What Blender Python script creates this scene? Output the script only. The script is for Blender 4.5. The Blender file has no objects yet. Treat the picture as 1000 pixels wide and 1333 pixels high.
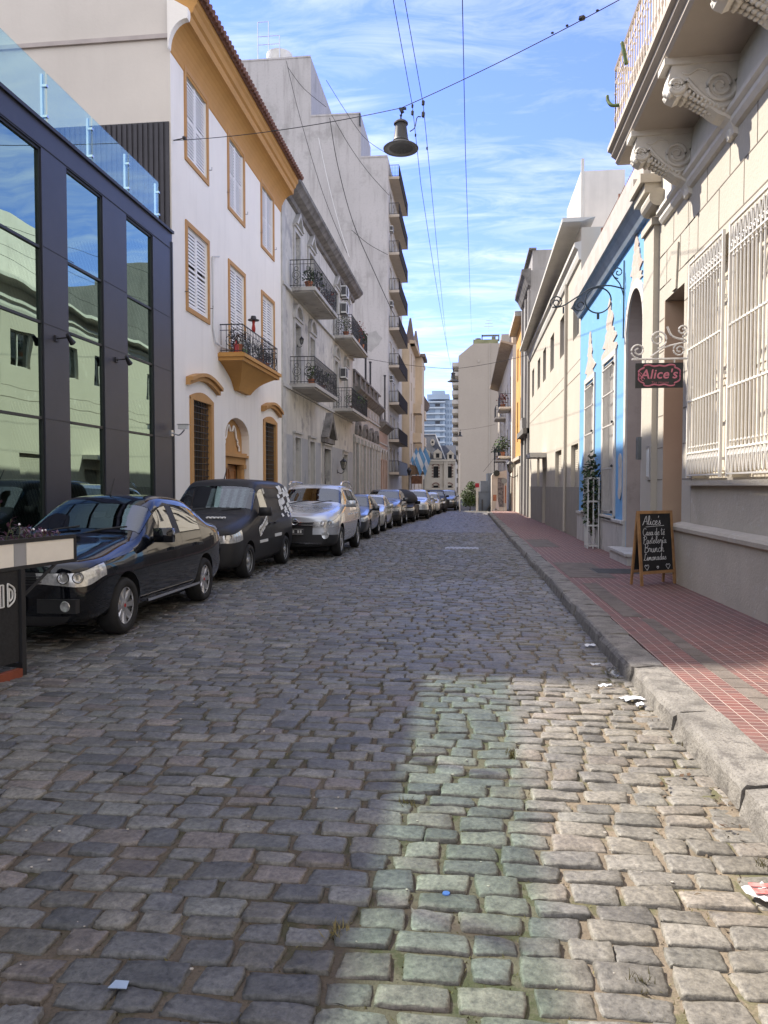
import bpy, bmesh, math, random
import numpy as np
from mathutils import Vector, Matrix
R=math.radians; PI=math.pi
rnd=random.Random(7)
SC=bpy.context.scene
COL=SC.collection
# ---------------------------------------------------------------- camera, sky, sun, exposure
CAMZ=1.55; SLOPE=.008
cam=bpy.data.cameras.new('camera'); camo=bpy.data.objects.new('camera',cam); COL.objects.link(camo)
camo.location=(0,0,CAMZ); camo.rotation_euler=(R(90-2.06),0,R(6.53))
cam.sensor_width=36; cam.lens=36*960/1333; cam.clip_end=3000; cam.clip_start=.05
SC.camera=camo
SUNV=Vector((-.868,.40,1.0)).normalized()      # towards the sun
SUN_EL=math.asin(SUNV.z); SUN_AZ=math.atan2(SUNV.x,SUNV.y)
sl=bpy.data.lights.new('sun','SUN'); sl.energy=SUN_E=3.9; sl.angle=R(.53); sl.color=(1,.93,.82)
so=bpy.data.objects.new('sun',sl); COL.objects.link(so); so.rotation_euler=SUNV.to_track_quat('Z','Y').to_euler()
W=bpy.data.worlds.new('World'); SC.world=W; W.use_nodes=True
nt=W.node_tree; nt.nodes.clear()
def wn(t,**k):
    n=nt.nodes.new(t)
    for a,b in k.items(): setattr(n,a,b)
    return n
wo=wn('ShaderNodeOutputWorld'); wb=wn('ShaderNodeBackground'); wb.inputs[1].default_value=.15
sky=wn('ShaderNodeTexSky',sky_type='NISHITA',sun_disc=False,sun_elevation=SUN_EL,sun_rotation=SUN_AZ,altitude=50,air_density=1.0,dust_density=.15,ozone_density=4.0)
tc=wn('ShaderNodeTexCoord'); sep=wn('ShaderNodeSeparateXYZ'); nt.links.new(tc.outputs['Generated'],sep.inputs[0])
mx=wn('ShaderNodeMath',operation='MAXIMUM'); mx.inputs[1].default_value=.03; nt.links.new(sep.outputs[2],mx.inputs[0])
ad=wn('ShaderNodeMath',operation='ADD'); ad.inputs[1].default_value=.12; nt.links.new(mx.outputs[0],ad.inputs[0])
dx=wn('ShaderNodeMath',operation='DIVIDE'); nt.links.new(sep.outputs[0],dx.inputs[0]); nt.links.new(ad.outputs[0],dx.inputs[1])
dy=wn('ShaderNodeMath',operation='DIVIDE'); nt.links.new(sep.outputs[1],dy.inputs[0]); nt.links.new(ad.outputs[0],dy.inputs[1])
cb=wn('ShaderNodeCombineXYZ'); nt.links.new(dx.outputs[0],cb.inputs[0]); nt.links.new(dy.outputs[0],cb.inputs[1])
mp=wn('ShaderNodeMapping'); mp.inputs['Scale'].default_value=(1.0,3.0,1); mp.inputs['Rotation'].default_value=(0,0,R(-14)); mp.inputs['Location'].default_value=(2.1,.7,0); nt.links.new(cb.outputs[0],mp.inputs[0])
n1=wn('ShaderNodeTexNoise'); n1.inputs['Scale'].default_value=3.4; n1.inputs['Detail'].default_value=9; n1.inputs['Roughness'].default_value=.66; n1.inputs['Distortion'].default_value=1.1; nt.links.new(mp.outputs[0],n1.inputs['Vector'])
n2=wn('ShaderNodeTexNoise'); n2.inputs['Scale'].default_value=1.3; n2.inputs['Detail'].default_value=3; nt.links.new(mp.outputs[0],n2.inputs['Vector'])
mu=wn('ShaderNodeMath',operation='MULTIPLY'); nt.links.new(n1.outputs[0],mu.inputs[0]); nt.links.new(n2.outputs[0],mu.inputs[1])
cr=wn('ShaderNodeValToRGB'); cr.color_ramp.elements[0].position=.20; cr.color_ramp.elements[1].position=.54; nt.links.new(mu.outputs[0],cr.inputs[0])
# low sky carries more cloud
lo=wn('ShaderNodeMapRange'); lo.inputs[1].default_value=.05; lo.inputs[2].default_value=.75; lo.inputs[3].default_value=.52; lo.inputs[4].default_value=.42; nt.links.new(sep.outputs[2],lo.inputs[0])
cf=wn('ShaderNodeMath',operation='MULTIPLY'); nt.links.new(cr.outputs[0],cf.inputs[0]); nt.links.new(lo.outputs[0],cf.inputs[1])
# unseen bright cloud added overhead and behind the viewer to fill the shade
bk_=wn('ShaderNodeMapRange'); bk_.inputs[1].default_value=.25; bk_.inputs[2].default_value=-.35; bk_.inputs[3].default_value=0; bk_.inputs[4].default_value=.75; nt.links.new(sep.outputs[1],bk_.inputs[0])
zn_=wn('ShaderNodeMapRange'); zn_.inputs[1].default_value=.68; zn_.inputs[2].default_value=.9; zn_.inputs[3].default_value=0; zn_.inputs[4].default_value=.6; nt.links.new(sep.outputs[2],zn_.inputs[0])
m1_=wn('ShaderNodeMath',operation='MAXIMUM'); nt.links.new(bk_.outputs[0],m1_.inputs[0]); nt.links.new(zn_.outputs[0],m1_.inputs[1])
m2_=wn('ShaderNodeMath',operation='MAXIMUM'); nt.links.new(m1_.outputs[0],m2_.inputs[0]); nt.links.new(cf.outputs[0],m2_.inputs[1]); cf=m2_
tint=wn('ShaderNodeMix',data_type='RGBA',blend_type='MULTIPLY'); tint.inputs[0].default_value=1; tint.inputs[7].default_value=(.69,.655,.98,1); nt.links.new(sky.outputs[0],tint.inputs[6]); sky=tint
mixc=wn('ShaderNodeMix',data_type='RGBA'); mixc.inputs[7].default_value=(5.4,5.3,5.2,1)
nt.links.new(cf.outputs[0],mixc.inputs[0]); nt.links.new(sky.outputs[2],mixc.inputs[6]); nt.links.new(mixc.outputs[2],wb.inputs[0]); nt.links.new(wb.outputs[0],wo.inputs[0])
SC.view_settings.view_transform='Standard'; SC.view_settings.look='None'; SC.view_settings.gamma=1; SC.view_settings.exposure=EXPO=1.34
SC.render.engine='CYCLES'
SC.cycles.use_denoising=True
SC.cycles.max_bounces=7; SC.cycles.transparent_max_bounces=16; SC.cycles.glossy_bounces=3; SC.cycles.diffuse_bounces=4
SC.cycles.caustics_reflective=False; SC.cycles.caustics_refractive=False
SC.cycles.sample_clamp_indirect=6

def islands(bm):
    seen=set(); out=[]
    for f in bm.faces:
        if f in seen: continue
        st=[f]; seen.add(f); g=[]
        while st:
            x=st.pop(); g.append(x)
            for e in x.edges:
                for y in e.link_faces:
                    if y not in seen: seen.add(y); st.append(y)
        out.append(g)
    return out
# pixel -> world helpers (only to measure where real planes meet what the photo shows)
_F=960.; _th=R(2.06); _ps=R(6.53)
_cf=np.array([-math.sin(_ps)*math.cos(_th),math.cos(_ps)*math.cos(_th),-math.sin(_th)])
_cr=np.array([math.cos(_ps),math.sin(_ps),0]); _cu=np.cross(_cr,_cf)
def _ray(px,py): return _cf*_F+_cr*(px-500)+_cu*(666.5-py)
def onX(px,py,X):
    d=_ray(px,py); t=X/d[0]; return float(t*d[1]),float(CAMZ+t*d[2])
def onY(px,py,Y):
    d=_ray(px,py); t=Y/d[1]; return float(t*d[0]),float(CAMZ+t*d[2])
def gz(y): return -SLOPE*y

# ---------------------------------------------------------------- materials
MATS={}
def lnk(t,a,b): t.links.new(a,b)
def mat(name,col,rough=.8,var=.12,scale=2.5,bump=0,bscale=30,metal=0,spec=.4,coat=0,streak=0,dirt=(.12,.11,.1),patch=0,pcol=None,pscale=1.2,fine=0,alt=None,emit=None):
    if name in MATS: return MATS[name]
    m=bpy.data.materials.new(name); m.use_nodes=True; t=m.node_tree; N=t.nodes; p=N['Principled BSDF']
    p.inputs['Roughness'].default_value=rough; p.inputs['Metallic'].default_value=metal; p.inputs['Specular IOR Level'].default_value=spec
    p.inputs['Coat Weight'].default_value=coat; p.inputs['Coat Roughness'].default_value=.03
    g=N.new('ShaderNodeNewGeometry')
    c4=lambda c:(c[0],c[1],c[2],1)
    cur=None
    def noise(s,det=5,sc=(1,1,1),loc=(0,0,0),r=.6):
        mpn=N.new('ShaderNodeMapping'); mpn.inputs['Scale'].default_value=sc; mpn.inputs['Location'].default_value=loc; lnk(t,g.outputs['Position'],mpn.inputs[0])
        n=N.new('ShaderNodeTexNoise'); n.inputs['Scale'].default_value=s; n.inputs['Detail'].default_value=det; n.inputs['Roughness'].default_value=r; lnk(t,mpn.outputs[0],n.inputs['Vector']); return n
    def mixn(fac,a,b):
        x=N.new('ShaderNodeMix'); x.data_type='RGBA'
        if isinstance(fac,float): x.inputs[0].default_value=fac
        else: lnk(t,fac,x.inputs[0])
        for i,v in ((6,a),(7,b)):
            if isinstance(v,tuple): x.inputs[i].default_value=c4(v)
            else: lnk(t,v,x.inputs[i])
        return x.outputs[2]
    def ramp(src,a,b):
        r=N.new('ShaderNodeMapRange'); r.inputs[1].default_value=a; r.inputs[2].default_value=b; lnk(t,src,r.inputs[0]); return r.outputs[0]
    if var>0:
        lo_=tuple(x*(1-var) for x in col); hi=alt or tuple(min(1,x*(1+var)) for x in col)
        cur=mixn(ramp(noise(scale).outputs[0],.3,.7),lo_,hi)
    else: cur=col
    if fine>0:
        f=noise(min(scale*24,70),3,loc=(3,1,7)).outputs[0]
        cur=mixn(ramp(f,.52,.75),cur,tuple(x*(1-fine) for x in col))
    if patch>0:
        f=ramp(noise(pscale,7,loc=(9,4,2),r=.7).outputs[0],.62-patch*.2,.66-patch*.2+.04)
        cur=mixn(f,cur,pcol or dirt)
    if streak>0:
        f=N.new('ShaderNodeMath'); f.operation='MULTIPLY'; f.inputs[1].default_value=streak
        lnk(t,ramp(noise(1.6,6,sc=(1.6,1.6,.16),loc=(5,2,1)).outputs[0],.5,.78),f.inputs[0])
        cur=mixn(f.outputs[0],cur,dirt)
    if isinstance(cur,tuple): p.inputs['Base Color'].default_value=c4(cur)
    else: lnk(t,cur,p.inputs['Base Color'])
    if bump>0:
        b=N.new('ShaderNodeBump'); b.inputs['Strength'].default_value=1; b.inputs['Distance'].default_value=bump
        lnk(t,noise(bscale,4).outputs[0],b.inputs['Height']); lnk(t,b.outputs[0],p.inputs['Normal'])
    if emit: p.inputs['Emission Color'].default_value=c4(emit[0]); p.inputs['Emission Strength'].default_value=emit[1]
    MATS[name]=m; return m
def glass(name,tint,mirror=.5,refl=(1,1,1),rough=.0,wobble=0):
    """tinted pane: see-through share tinted, the rest mirrors"""
    if name in MATS: return MATS[name]
    m=bpy.data.materials.new(name); m.use_nodes=True; t=m.node_tree; N=t.nodes; N.clear()
    o=N.new('ShaderNodeOutputMaterial'); tr=N.new('ShaderNodeBsdfTransparent'); tr.inputs[0].default_value=(*tint,1)
    gl=N.new('ShaderNodeBsdfGlossy'); gl.inputs['Roughness'].default_value=rough; gl.inputs[0].default_value=(*refl,1)
    lw0=N.new('ShaderNodeLayerWeight'); lw0.inputs[0].default_value=.5; lw=N.new('ShaderNodeMath'); lw.operation='POWER'; lw.inputs[1].default_value=4; lnk(t,lw0.outputs['Facing'],lw.inputs[0])
    mr=N.new('ShaderNodeMapRange'); mr.inputs[1].default_value=0; mr.inputs[2].default_value=1; mr.inputs[3].default_value=mirror; mr.inputs[4].default_value=1; lnk(t,lw.outputs[0],mr.inputs[0])
    x=N.new('ShaderNodeMixShader'); lnk(t,mr.outputs[0],x.inputs[0]); lnk(t,tr.outputs[0],x.inputs[1]); lnk(t,gl.outputs[0],x.inputs[2]); lnk(t,x.outputs[0],o.inputs[0])
    if wobble:
        g=N.new('ShaderNodeNewGeometry'); n=N.new('ShaderNodeTexNoise'); n.inputs['Scale'].default_value=.9; n.inputs['Detail'].default_value=1; lnk(t,g.outputs['Position'],n.inputs['Vector'])
        b=N.new('ShaderNodeBump'); b.inputs['Distance'].default_value=wobble; lnk(t,n.outputs[0],b.inputs['Height']); lnk(t,b.outputs[0],gl.inputs['Normal'])
    MATS[name]=m; return m

# ---------------------------------------------------------------- mesh builder
class Fr:
    """facade frame: w out of the wall, u along the street, v up"""
    def __init__(s,x0,sgn): s.x0=x0; s.s=sgn
    def __call__(s,w,u,v): return (s.x0+s.s*w,u,v)
class FrY:
    """frame of a wall that faces the camera: w out of the wall (towards -Y), u to the right, v up"""
    def __init__(s,y0): s.y0=y0
    def __call__(s,w,u,v): return (u,s.y0-w,v)
IDN=lambda a,b,c:(a,b,c)
class MB:
    def __init__(s,fr=IDN): s.bm=bmesh.new(); s.f=fr
    def v(s,a,b,c): return s.bm.verts.new(s.f(a,b,c))
    def face(s,pts):
        try: return s.bm.faces.new([s.v(*p) for p in pts])
        except ValueError: return None
    def box(s,a0,a1,b0,b1,c0,c1):
        if a0>a1: a0,a1=a1,a0
        if b0>b1: b0,b1=b1,b0
        if c0>c1: c0,c1=c1,c0
        P=[s.v(a,b,c) for a in (a0,a1) for b in (b0,b1) for c in (c0,c1)]
        for q in ((0,1,3,2),(4,6,7,5),(0,4,5,1),(2,3,7,6),(0,2,6,4),(1,5,7,3)): s.bm.faces.new([P[i] for i in q])
        return s
    def hexa(s,p8):
        P=[s.v(*p) for p in p8]
        for q in ((0,1,2,3),(7,6,5,4),(0,4,5,1),(1,5,6,2),(2,6,7,3),(3,7,4,0)): s.bm.faces.new([P[i] for i in q])
        return s
    def prism(s,poly,h0,h1,ax=1):
        """extrude a 2-D outline; ax = the axis the two heights run along; the outline gives the other two in order"""
        def mk(p,h):
            l=list(p); l.insert(ax,h); return s.v(*l)
        A=[mk(p,h0) for p in poly]; B=[mk(p,h1) for p in poly]; n=len(poly)
        s.bm.faces.new(A); s.bm.faces.new(B[::-1])
        for i in range(n): s.bm.faces.new([A[i],B[i],B[(i+1)%n],A[(i+1)%n]])
        return s
    def tube(s,path,r,n=6,cap=True):
        pts=[Vector(s.f(*p)) for p in path]; rings=[]
        rr=r if isinstance(r,(list,tuple)) else [r]*len(pts)
        up=Vector((0,0,1))
        for i,p in enumerate(pts):
            d=(pts[min(i+1,len(pts)-1)]-pts[max(i-1,0)])
            if d.length<1e-9: d=Vector((0,0,1))
            d.normalize(); a=d.cross(up)
            if a.length<.05: a=d.cross(Vector((1,0,0)))
            a.normalize(); b=d.cross(a)
            rings.append([s.bm.verts.new(p+(a*math.cos(2*PI*k/n)+b*math.sin(2*PI*k/n))*rr[i]) for k in range(n)])
        for i in range(len(rings)-1):
            for k in range(n): s.bm.faces.new([rings[i][k],rings[i][(k+1)%n],rings[i+1][(k+1)%n],rings[i+1][k]])
        if cap and n>2: s.bm.faces.new(rings[0][::-1]); s.bm.faces.new(rings[-1])
        return s
    def lathe(s,prof,c,ax=2,n=24,M=None,cap=True):
        """prof: (radius, along) pairs about axis ax through c"""
        rings=[]
        for r,h in prof:
            ring=[]
            for k in range(n):
                a=2*PI*k/n; l=[r*math.cos(a),r*math.sin(a)]; l.insert(ax,h)
                p=Vector(l)
                if M is not None: p=M@p
                ring.append(s.v(c[0]+p[0],c[1]+p[1],c[2]+p[2]))
            rings.append(ring)
        for i in range(len(rings)-1):
            for k in range(n): s.bm.faces.new([rings[i][k],rings[i][(k+1)%n],rings[i+1][(k+1)%n],rings[i+1][k]])
        if cap and prof[0][0]>1e-4: s.bm.faces.new(rings[0][::-1])
        if cap and prof[-1][0]>1e-4: s.bm.faces.new(rings[-1])
        return s
    def ball(s,c,r,sub=2,sc=(1,1,1)):
        M=Matrix.Translation(Vector(s.f(*c)))@Matrix.Diagonal((sc[0]*r,sc[1]*r,sc[2]*r,1))
        bmesh.ops.create_icosphere(s.bm,subdivisions=sub,radius=1,matrix=M); return s
    def bevel(s,w,seg=2,ang=30):
        es=[e for e in s.bm.edges if len(e.link_faces)==2 and e.calc_face_angle(0)>R(ang)]
        bmesh.ops.bevel(s.bm,geom=es,offset=w,segments=seg,affect='EDGES',profile=.6,clamp_overlap=True); return s
    def wall(s,u0,u1,v0,v1,holes=(),depth=.3,w=0,back=False):
        """sheet at w with rectangular holes (u0,u1,v0,v1) and their reveals"""
        us=sorted({u0,u1,*[h[0] for h in holes],*[h[1] for h in holes]}); vs=sorted({v0,v1,*[h[2] for h in holes],*[h[3] for h in holes]})
        us=[u for u in us if u0<=u<=u1]; vs=[x for x in vs if v0<=x<=v1]
        for i in range(len(us)-1):
            for j in range(len(vs)-1):
                cu=(us[i]+us[i+1])/2; cv=(vs[j]+vs[j+1])/2
                if any(h[0]<cu<h[1] and h[2]<cv<h[3] for h in holes): continue
                s.face([(w,us[i],vs[j]),(w,us[i+1],vs[j]),(w,us[i+1],vs[j+1]),(w,us[i],vs[j+1])])
        for h in holes:
            d=w-(h[4] if len(h)>4 else depth)
            a,b,c,e=h[:4]
            s.face([(w,a,c),(d,a,c),(d,a,e),(w,a,e)]); s.face([(w,b,c),(w,b,e),(d,b,e),(d,b,c)])
            s.face([(w,a,e),(d,a,e),(d,b,e),(w,b,e)]); s.face([(w,a,c),(w,b,c),(d,b,c),(d,a,c)])
        return s
    def shell(s,w0,u0,u1,v0,v1):
        """sides, back and roof of a building block behind a facade at w=0"""
        f=s.face
        f([(0,u0,v0),(0,u0,v1),(-w0,u0,v1),(-w0,u0,v0)]); f([(0,u1,v0),(-w0,u1,v0),(-w0,u1,v1),(0,u1,v1)])
        f([(-w0,u0,v0),(-w0,u0,v1),(-w0,u1,v1),(-w0,u1,v0)]); f([(0,u0,v1),(0,u1,v1),(-w0,u1,v1),(-w0,u0,v1)])
        return s
    def mesh(s,name,m,smooth=False,recalc=True):
        if recalc: bmesh.ops.recalc_face_normals(s.bm,faces=s.bm.faces)
        me=bpy.data.meshes.new(name); s.bm.to_mesh(me); s.bm.free()
        if m is not None: me.materials.append(m)
        if smooth: me.shade_smooth() if smooth is True else me.shade_auto(smooth)
        return me
    def build(s,name,m,parent=None,smooth=False,label=None):
        me=s.mesh(name,m,False); o=bpy.data.objects.new(name,me); COL.objects.link(o)
        if smooth:
            for p in me.polygons: p.use_smooth=True
            if smooth is not True:
                try: me.set_sharp_from_angle(angle=R(smooth))
                except Exception: pass
        put(o,parent)
        if label: o['label']=label
        return o
def wloc(o):
    l=o.location.copy()
    while o.parent: o=o.parent; l=l+o.location
    return l
def put(o,parent):
    """parent a mesh made in world coordinates; a top-level mesh gets its origin at its base"""
    me=o.data
    if parent is not None:
        o.parent=parent; me.transform(Matrix.Translation(-wloc(parent)))
    else:
        n=len(me.vertices); co=np.empty(n*3,'f'); me.vertices.foreach_get('co',co); co=co.reshape(-1,3)
        a=co.min(0); b=co.max(0); c=Vector(((a[0]+b[0])/2,(a[1]+b[1])/2,a[2])); me.transform(Matrix.Translation(-c)); o.location=c
def tag(o,label,cat,group=None,kind=None):
    o['label']=label; o['category']=cat
    if group: o['group']=group
    if kind: o['kind']=kind
    return o
def thing(name,label,cat,loc=(0,0,0),group=None):
    o=bpy.data.objects.new(name,None); COL.objects.link(o); o.location=loc; o.empty_display_size=.1
    return tag(o,label,cat,group)
def kids(o): return [c for c in bpy.data.objects if c.parent==o]
def copy_tree(o,parent=None,loc=None):
    c=o.copy(); COL.objects.link(c); c.parent=parent
    if loc is not None: c.location=loc
    for k in kids(o): copy_tree(k,c)
    return c
def text_mesh(txt,size,shear=0,extrude=.001,offset=0,space=1):
    cu=bpy.data.curves.new('t','FONT'); cu.body=txt; cu.size=size; cu.shear=shear; cu.extrude=extrude; cu.align_x='CENTER'; cu.offset=offset; cu.space_character=space
    o=bpy.data.objects.new('t',cu); COL.objects.link(o)
    dg=bpy.context.evaluated_depsgraph_get(); me=bpy.data.meshes.new_from_object(o.evaluated_get(dg)); bpy.data.objects.remove(o); return me
def text_obj(name,txt,size,m,M,parent,**k):
    me=text_mesh(txt,size,**k); me.name=name; me.transform(M); me.materials.clear(); me.materials.append(m)
    o=bpy.data.objects.new(name,me); COL.objects.link(o); put(o,parent); return o
def catmull(P,n=6):
    P=[Vector(p) for p in P]; out=[]
    for i in range(len(P)-1):
        a=P[max(i-1,0)];b=P[i];c=P[i+1];d=P[min(i+2,len(P)-1)]
        for k in range(n):
            t=k/n; out.append(.5*((2*b)+(c-a)*t+(2*a-5*b+4*c-d)*t*t+(3*b-a-3*c+d)*t**3))
    out.append(P[-1]); return [tuple(p) for p in out]
def spiral(c,r0,r1,a0,turns,n=22):
    return [(c[0]+(r0+(r1-r0)*i/n)*math.cos(a0+2*PI*turns*i/n),c[1]+(r0+(r1-r0)*i/n)*math.sin(a0+2*PI*turns*i/n)) for i in range(n+1)]
# ================================================================ ground, road, pavements, kerbs
M_asph=mat('far_asphalt',(.11,.105,.1),.95,.2,bump=.004)
M_sand=mat('joint_sand',(.20,.16,.115),1,.3,scale=3,bump=.006,bscale=70,fine=.45,patch=.55,pcol=(.115,.108,.058),pscale=3)
M_moss=mat('grass_blade',(.15,.165,.05),.8,.5,scale=9,alt=(.26,.21,.10))
KX=1.36        # road edge of the right kerb
LX=-5.5        # road edge of the left kerb
m=MB()
for (a,b,c,d) in ((-900,900,-300,2500),): m.face([(a,c,-.42-SLOPE*0),(b,c,-.42),(b,62,-.42-SLOPE*62),(a,62,-.42-SLOPE*62)]); m.face([(a,62,-.42-SLOPE*62),(b,62,-.42-SLOPE*62),(b,d,-1.35),(a,d,-1.35)])
tag(m.build('ground',M_asph),'dark ground under the whole neighbourhood','ground',kind='structure')
m=MB(); m.face([(-5.6,-12,.03-gz(-12)*0+.07),(1.6,-12,.1),(1.6,1.2,gz(1.2)-.02),(-5.6,1.2,gz(1.2)-.02)])
m.face([(-12,60,gz(60)-.012),(30,60,gz(60)-.012),(12,170,-.95),(-14,170,-.95)])
tag(m.build('road_far_end',M_asph),'grey asphalt road beyond the cobbles','road',kind='structure')
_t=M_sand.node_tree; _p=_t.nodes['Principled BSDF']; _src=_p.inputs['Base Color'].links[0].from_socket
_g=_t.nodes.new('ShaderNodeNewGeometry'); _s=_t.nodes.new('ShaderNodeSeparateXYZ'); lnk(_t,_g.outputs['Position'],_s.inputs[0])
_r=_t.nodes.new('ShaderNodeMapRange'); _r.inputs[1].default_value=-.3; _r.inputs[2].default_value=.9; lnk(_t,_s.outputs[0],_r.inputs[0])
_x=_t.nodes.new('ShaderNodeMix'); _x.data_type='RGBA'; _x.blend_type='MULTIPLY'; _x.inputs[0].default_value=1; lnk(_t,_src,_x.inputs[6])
_y=_t.nodes.new('ShaderNodeMix'); _y.data_type='RGBA'; _y.inputs[6].default_value=(.50,.50,.52,1); _y.inputs[7].default_value=(1,1,1,1); lnk(_t,_r.outputs[0],_y.inputs[0]); lnk(_t,_y.outputs[2],_x.inputs[7]); lnk(_t,_x.outputs[2],_p.inputs['Base Color'])  # joint sand: paler by the gutter, colour darkened on the shaded left
# bed of sand between the setts: rises into a drift along the right kerb
def bed_z(x,y):
    e=max(0,min(1,(x-.8)/.6)); dr=max(0,min(1,(7.2-y)/2.5))
    n=math.sin(x*5.1+y*2.3)*.5+math.sin(y*4.7-x*3.1)*.5
    return gz(y)-.0115+ e*e*(.013+.010*n)*(.35+.65*dr)
bm=bmesh.new(); xs=np.linspace(-5.6,1.5,72); ys=np.concatenate([np.linspace(1.0,10,100),np.linspace(10.5,62,60)])
G=[[bm.verts.new((x,y,bed_z(x,y))) for x in xs] for y in ys]
for i in range(len(ys)-1):
    for j in range(len(xs)-1): bm.faces.new((G[i][j],G[i][j+1],G[i+1][j+1],G[i+1][j]))
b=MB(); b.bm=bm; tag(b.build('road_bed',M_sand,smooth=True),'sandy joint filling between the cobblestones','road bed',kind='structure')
# granite setts
def sett_mesh():
    g=np.random.default_rng(3); V=[];Fc=[];C=[]; base=0
    PAL=np.array([(.148,.148,.15),(.17,.168,.165),(.132,.133,.138),(.172,.166,.155),(.175,.153,.142),(.115,.117,.122),(.155,.158,.152),(.195,.185,.17)])
    y=1.25
    while y<61:
        n=9 if y<6.5 else (7 if y<13 else (5 if y<28 else 3))
        ph=.130*g.uniform(.86,1.14); x=-5.62+g.uniform(-.12,0)
        while x<1.42:
            w=g.uniform(.15,.27)
            cx=x+w/2; q_=1.75 if y<6.5 else 1; hw=w/2-q_*g.uniform(.0015,.007); hh=ph/2-q_*g.uniform(.001,.006)
            wob=.035*math.sin(cx*.9+y*.35)+.016*math.sin(cx*2.3-y*.8)+.008*math.sin(cx*4+y*3.0)
            cy=y+ph/2+wob
            if n==3: t=np.array([-1,0,1.])
            elif n==5: t=np.array([-1,-.86,0,.86,1.])
            elif n==7: t=np.array([-1,-.94,-.80,0,.80,.94,1.])
            else: t=np.array([-1,-.955,-.86,-.45,0,.45,.86,.955,1.])
            U,T=np.meshgrid(t,t); rr=.15
            X=U*np.sqrt(1-rr*T*T*.5*np.abs(U)**2); Y=T*np.sqrt(1-rr*U*U*.5*np.abs(T)**2)
            j=g.uniform(-1,1,(4,2))*np.array([.013,.010])
            bl=((1-X)*(1-Y)/4,(1+X)*(1-Y)/4,(1+X)*(1+Y)/4,(1-X)*(1+Y)/4)
            PX=cx+X*hw+sum(bl[k]*j[k,0] for k in range(4)); PY=cy+Y*hh+sum(bl[k]*j[k,1] for k in range(4))
            mxr=np.maximum(np.abs(U),np.abs(T)); rim=mxr>.99; sh=(mxr>.9)&~rim
            top=g.normal(0,.0032); tx,ty=g.normal(0,.0032,2)
            Z=gz(1)*0-SLOPE*PY+.004+top+tx*X+ty*Y-.0015*(U*U+T*T)+g.normal(0,.0016,U.shape)
            if n==3: Z=Z-np.where(rim,.012,0)
            else: Z=Z-np.where(sh,.0028,0)-np.where(rim,.04,0)
            if n>=7: PX=PX+g.normal(0,.0022,U.shape)*(mxr>.8); PY=PY+g.normal(0,.0022,U.shape)*(mxr>.8)
            if n==9: Z=Z+g.normal(0,.0018,U.shape)*(mxr<.8)-np.where(sh&(g.random(U.shape)<.22),g.uniform(.002,.009),0)
            V.append(np.stack([PX,PY,Z],-1).reshape(-1,3))
            I=np.arange(n*n).reshape(n,n)+base
            Fc.append(np.stack([I[:-1,:-1],I[:-1,1:],I[1:,1:],I[1:,:-1]],-1).reshape(-1,4)); base+=n*n
            c=PAL[g.integers(0,len(PAL))]*g.uniform(.48,.88)*np.array((1,.99,.94))
            e=max(0,min(1,(cx+.5)/1.6))*max(.25,min(1,(11-cy)/5)); c=c*(1-.5*e)+np.array((.29,.255,.20))*.5*e*g.uniform(.6,1.1)  # gutter sand dust, spread wider and paler to brighten the sunlit stones
            C.append(np.tile(np.array([*c,1.0]),(n*n,1)))
            x+=w
        y+=ph
    V=np.concatenate(V).astype('f'); Fc=np.concatenate(Fc).astype('i'); C=np.concatenate(C).astype('f')
    me=bpy.data.meshes.new('road'); me.vertices.add(len(V)); me.vertices.foreach_set('co',V.ravel())
    me.loops.add(Fc.size); me.loops.foreach_set('vertex_index',Fc.ravel()); me.polygons.add(len(Fc)); me.polygons.foreach_set('loop_start',np.arange(0,Fc.size,4,dtype='i'))
    me.update(calc_edges=True); me.polygons.foreach_set('use_smooth',np.ones(len(Fc),bool))
    a=me.color_attributes.new('tint','FLOAT_COLOR','POINT'); a.data.foreach_set('color',C.ravel()); return me
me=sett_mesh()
mm=bpy.data.materials.new('granite_setts'); mm.use_nodes=True; t=mm.node_tree; N=t.nodes; p=N['Principled BSDF']; p.inputs['Roughness'].default_value=.5; p.inputs['Specular IOR Level'].default_value=.5
at=N.new('ShaderNodeVertexColor'); at.layer_name='tint'; g=N.new('ShaderNodeNewGeometry')
nz=N.new('ShaderNodeTexNoise'); nz.inputs['Scale'].default_value=44; nz.inputs['Detail'].default_value=5; nz.inputs['Roughness'].default_value=.75; lnk(t,g.outputs['Position'],nz.inputs['Vector'])
nb=N.new('ShaderNodeTexNoise'); nb.inputs['Scale'].default_value=7; nb.inputs['Detail'].default_value=6; lnk(t,g.outputs['Position'],nb.inputs['Vector'])
r=N.new('ShaderNodeMapRange'); r.inputs[1].default_value=.3; r.inputs[2].default_value=.72; r.inputs[3].default_value=.42; r.inputs[4].default_value=1.65; lnk(t,nz.outputs[0],r.inputs[0])
r2=N.new('ShaderNodeMapRange'); r2.inputs[1].default_value=.3; r2.inputs[2].default_value=.7; r2.inputs[3].default_value=.75; r2.inputs[4].default_value=1.25; lnk(t,nb.outputs[0],r2.inputs[0])
ml=N.new('ShaderNodeMath'); ml.operation='MULTIPLY'; lnk(t,r.outputs[0],ml.inputs[0]); lnk(t,r2.outputs[0],ml.inputs[1])
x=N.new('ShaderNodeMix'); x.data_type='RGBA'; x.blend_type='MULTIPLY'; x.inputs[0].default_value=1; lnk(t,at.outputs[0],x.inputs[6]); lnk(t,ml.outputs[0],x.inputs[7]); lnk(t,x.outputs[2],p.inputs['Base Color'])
bp=N.new('ShaderNodeBump'); bp.inputs['Distance'].default_value=.0035; lnk(t,nz.outputs[0],bp.inputs['Height'])
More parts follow.
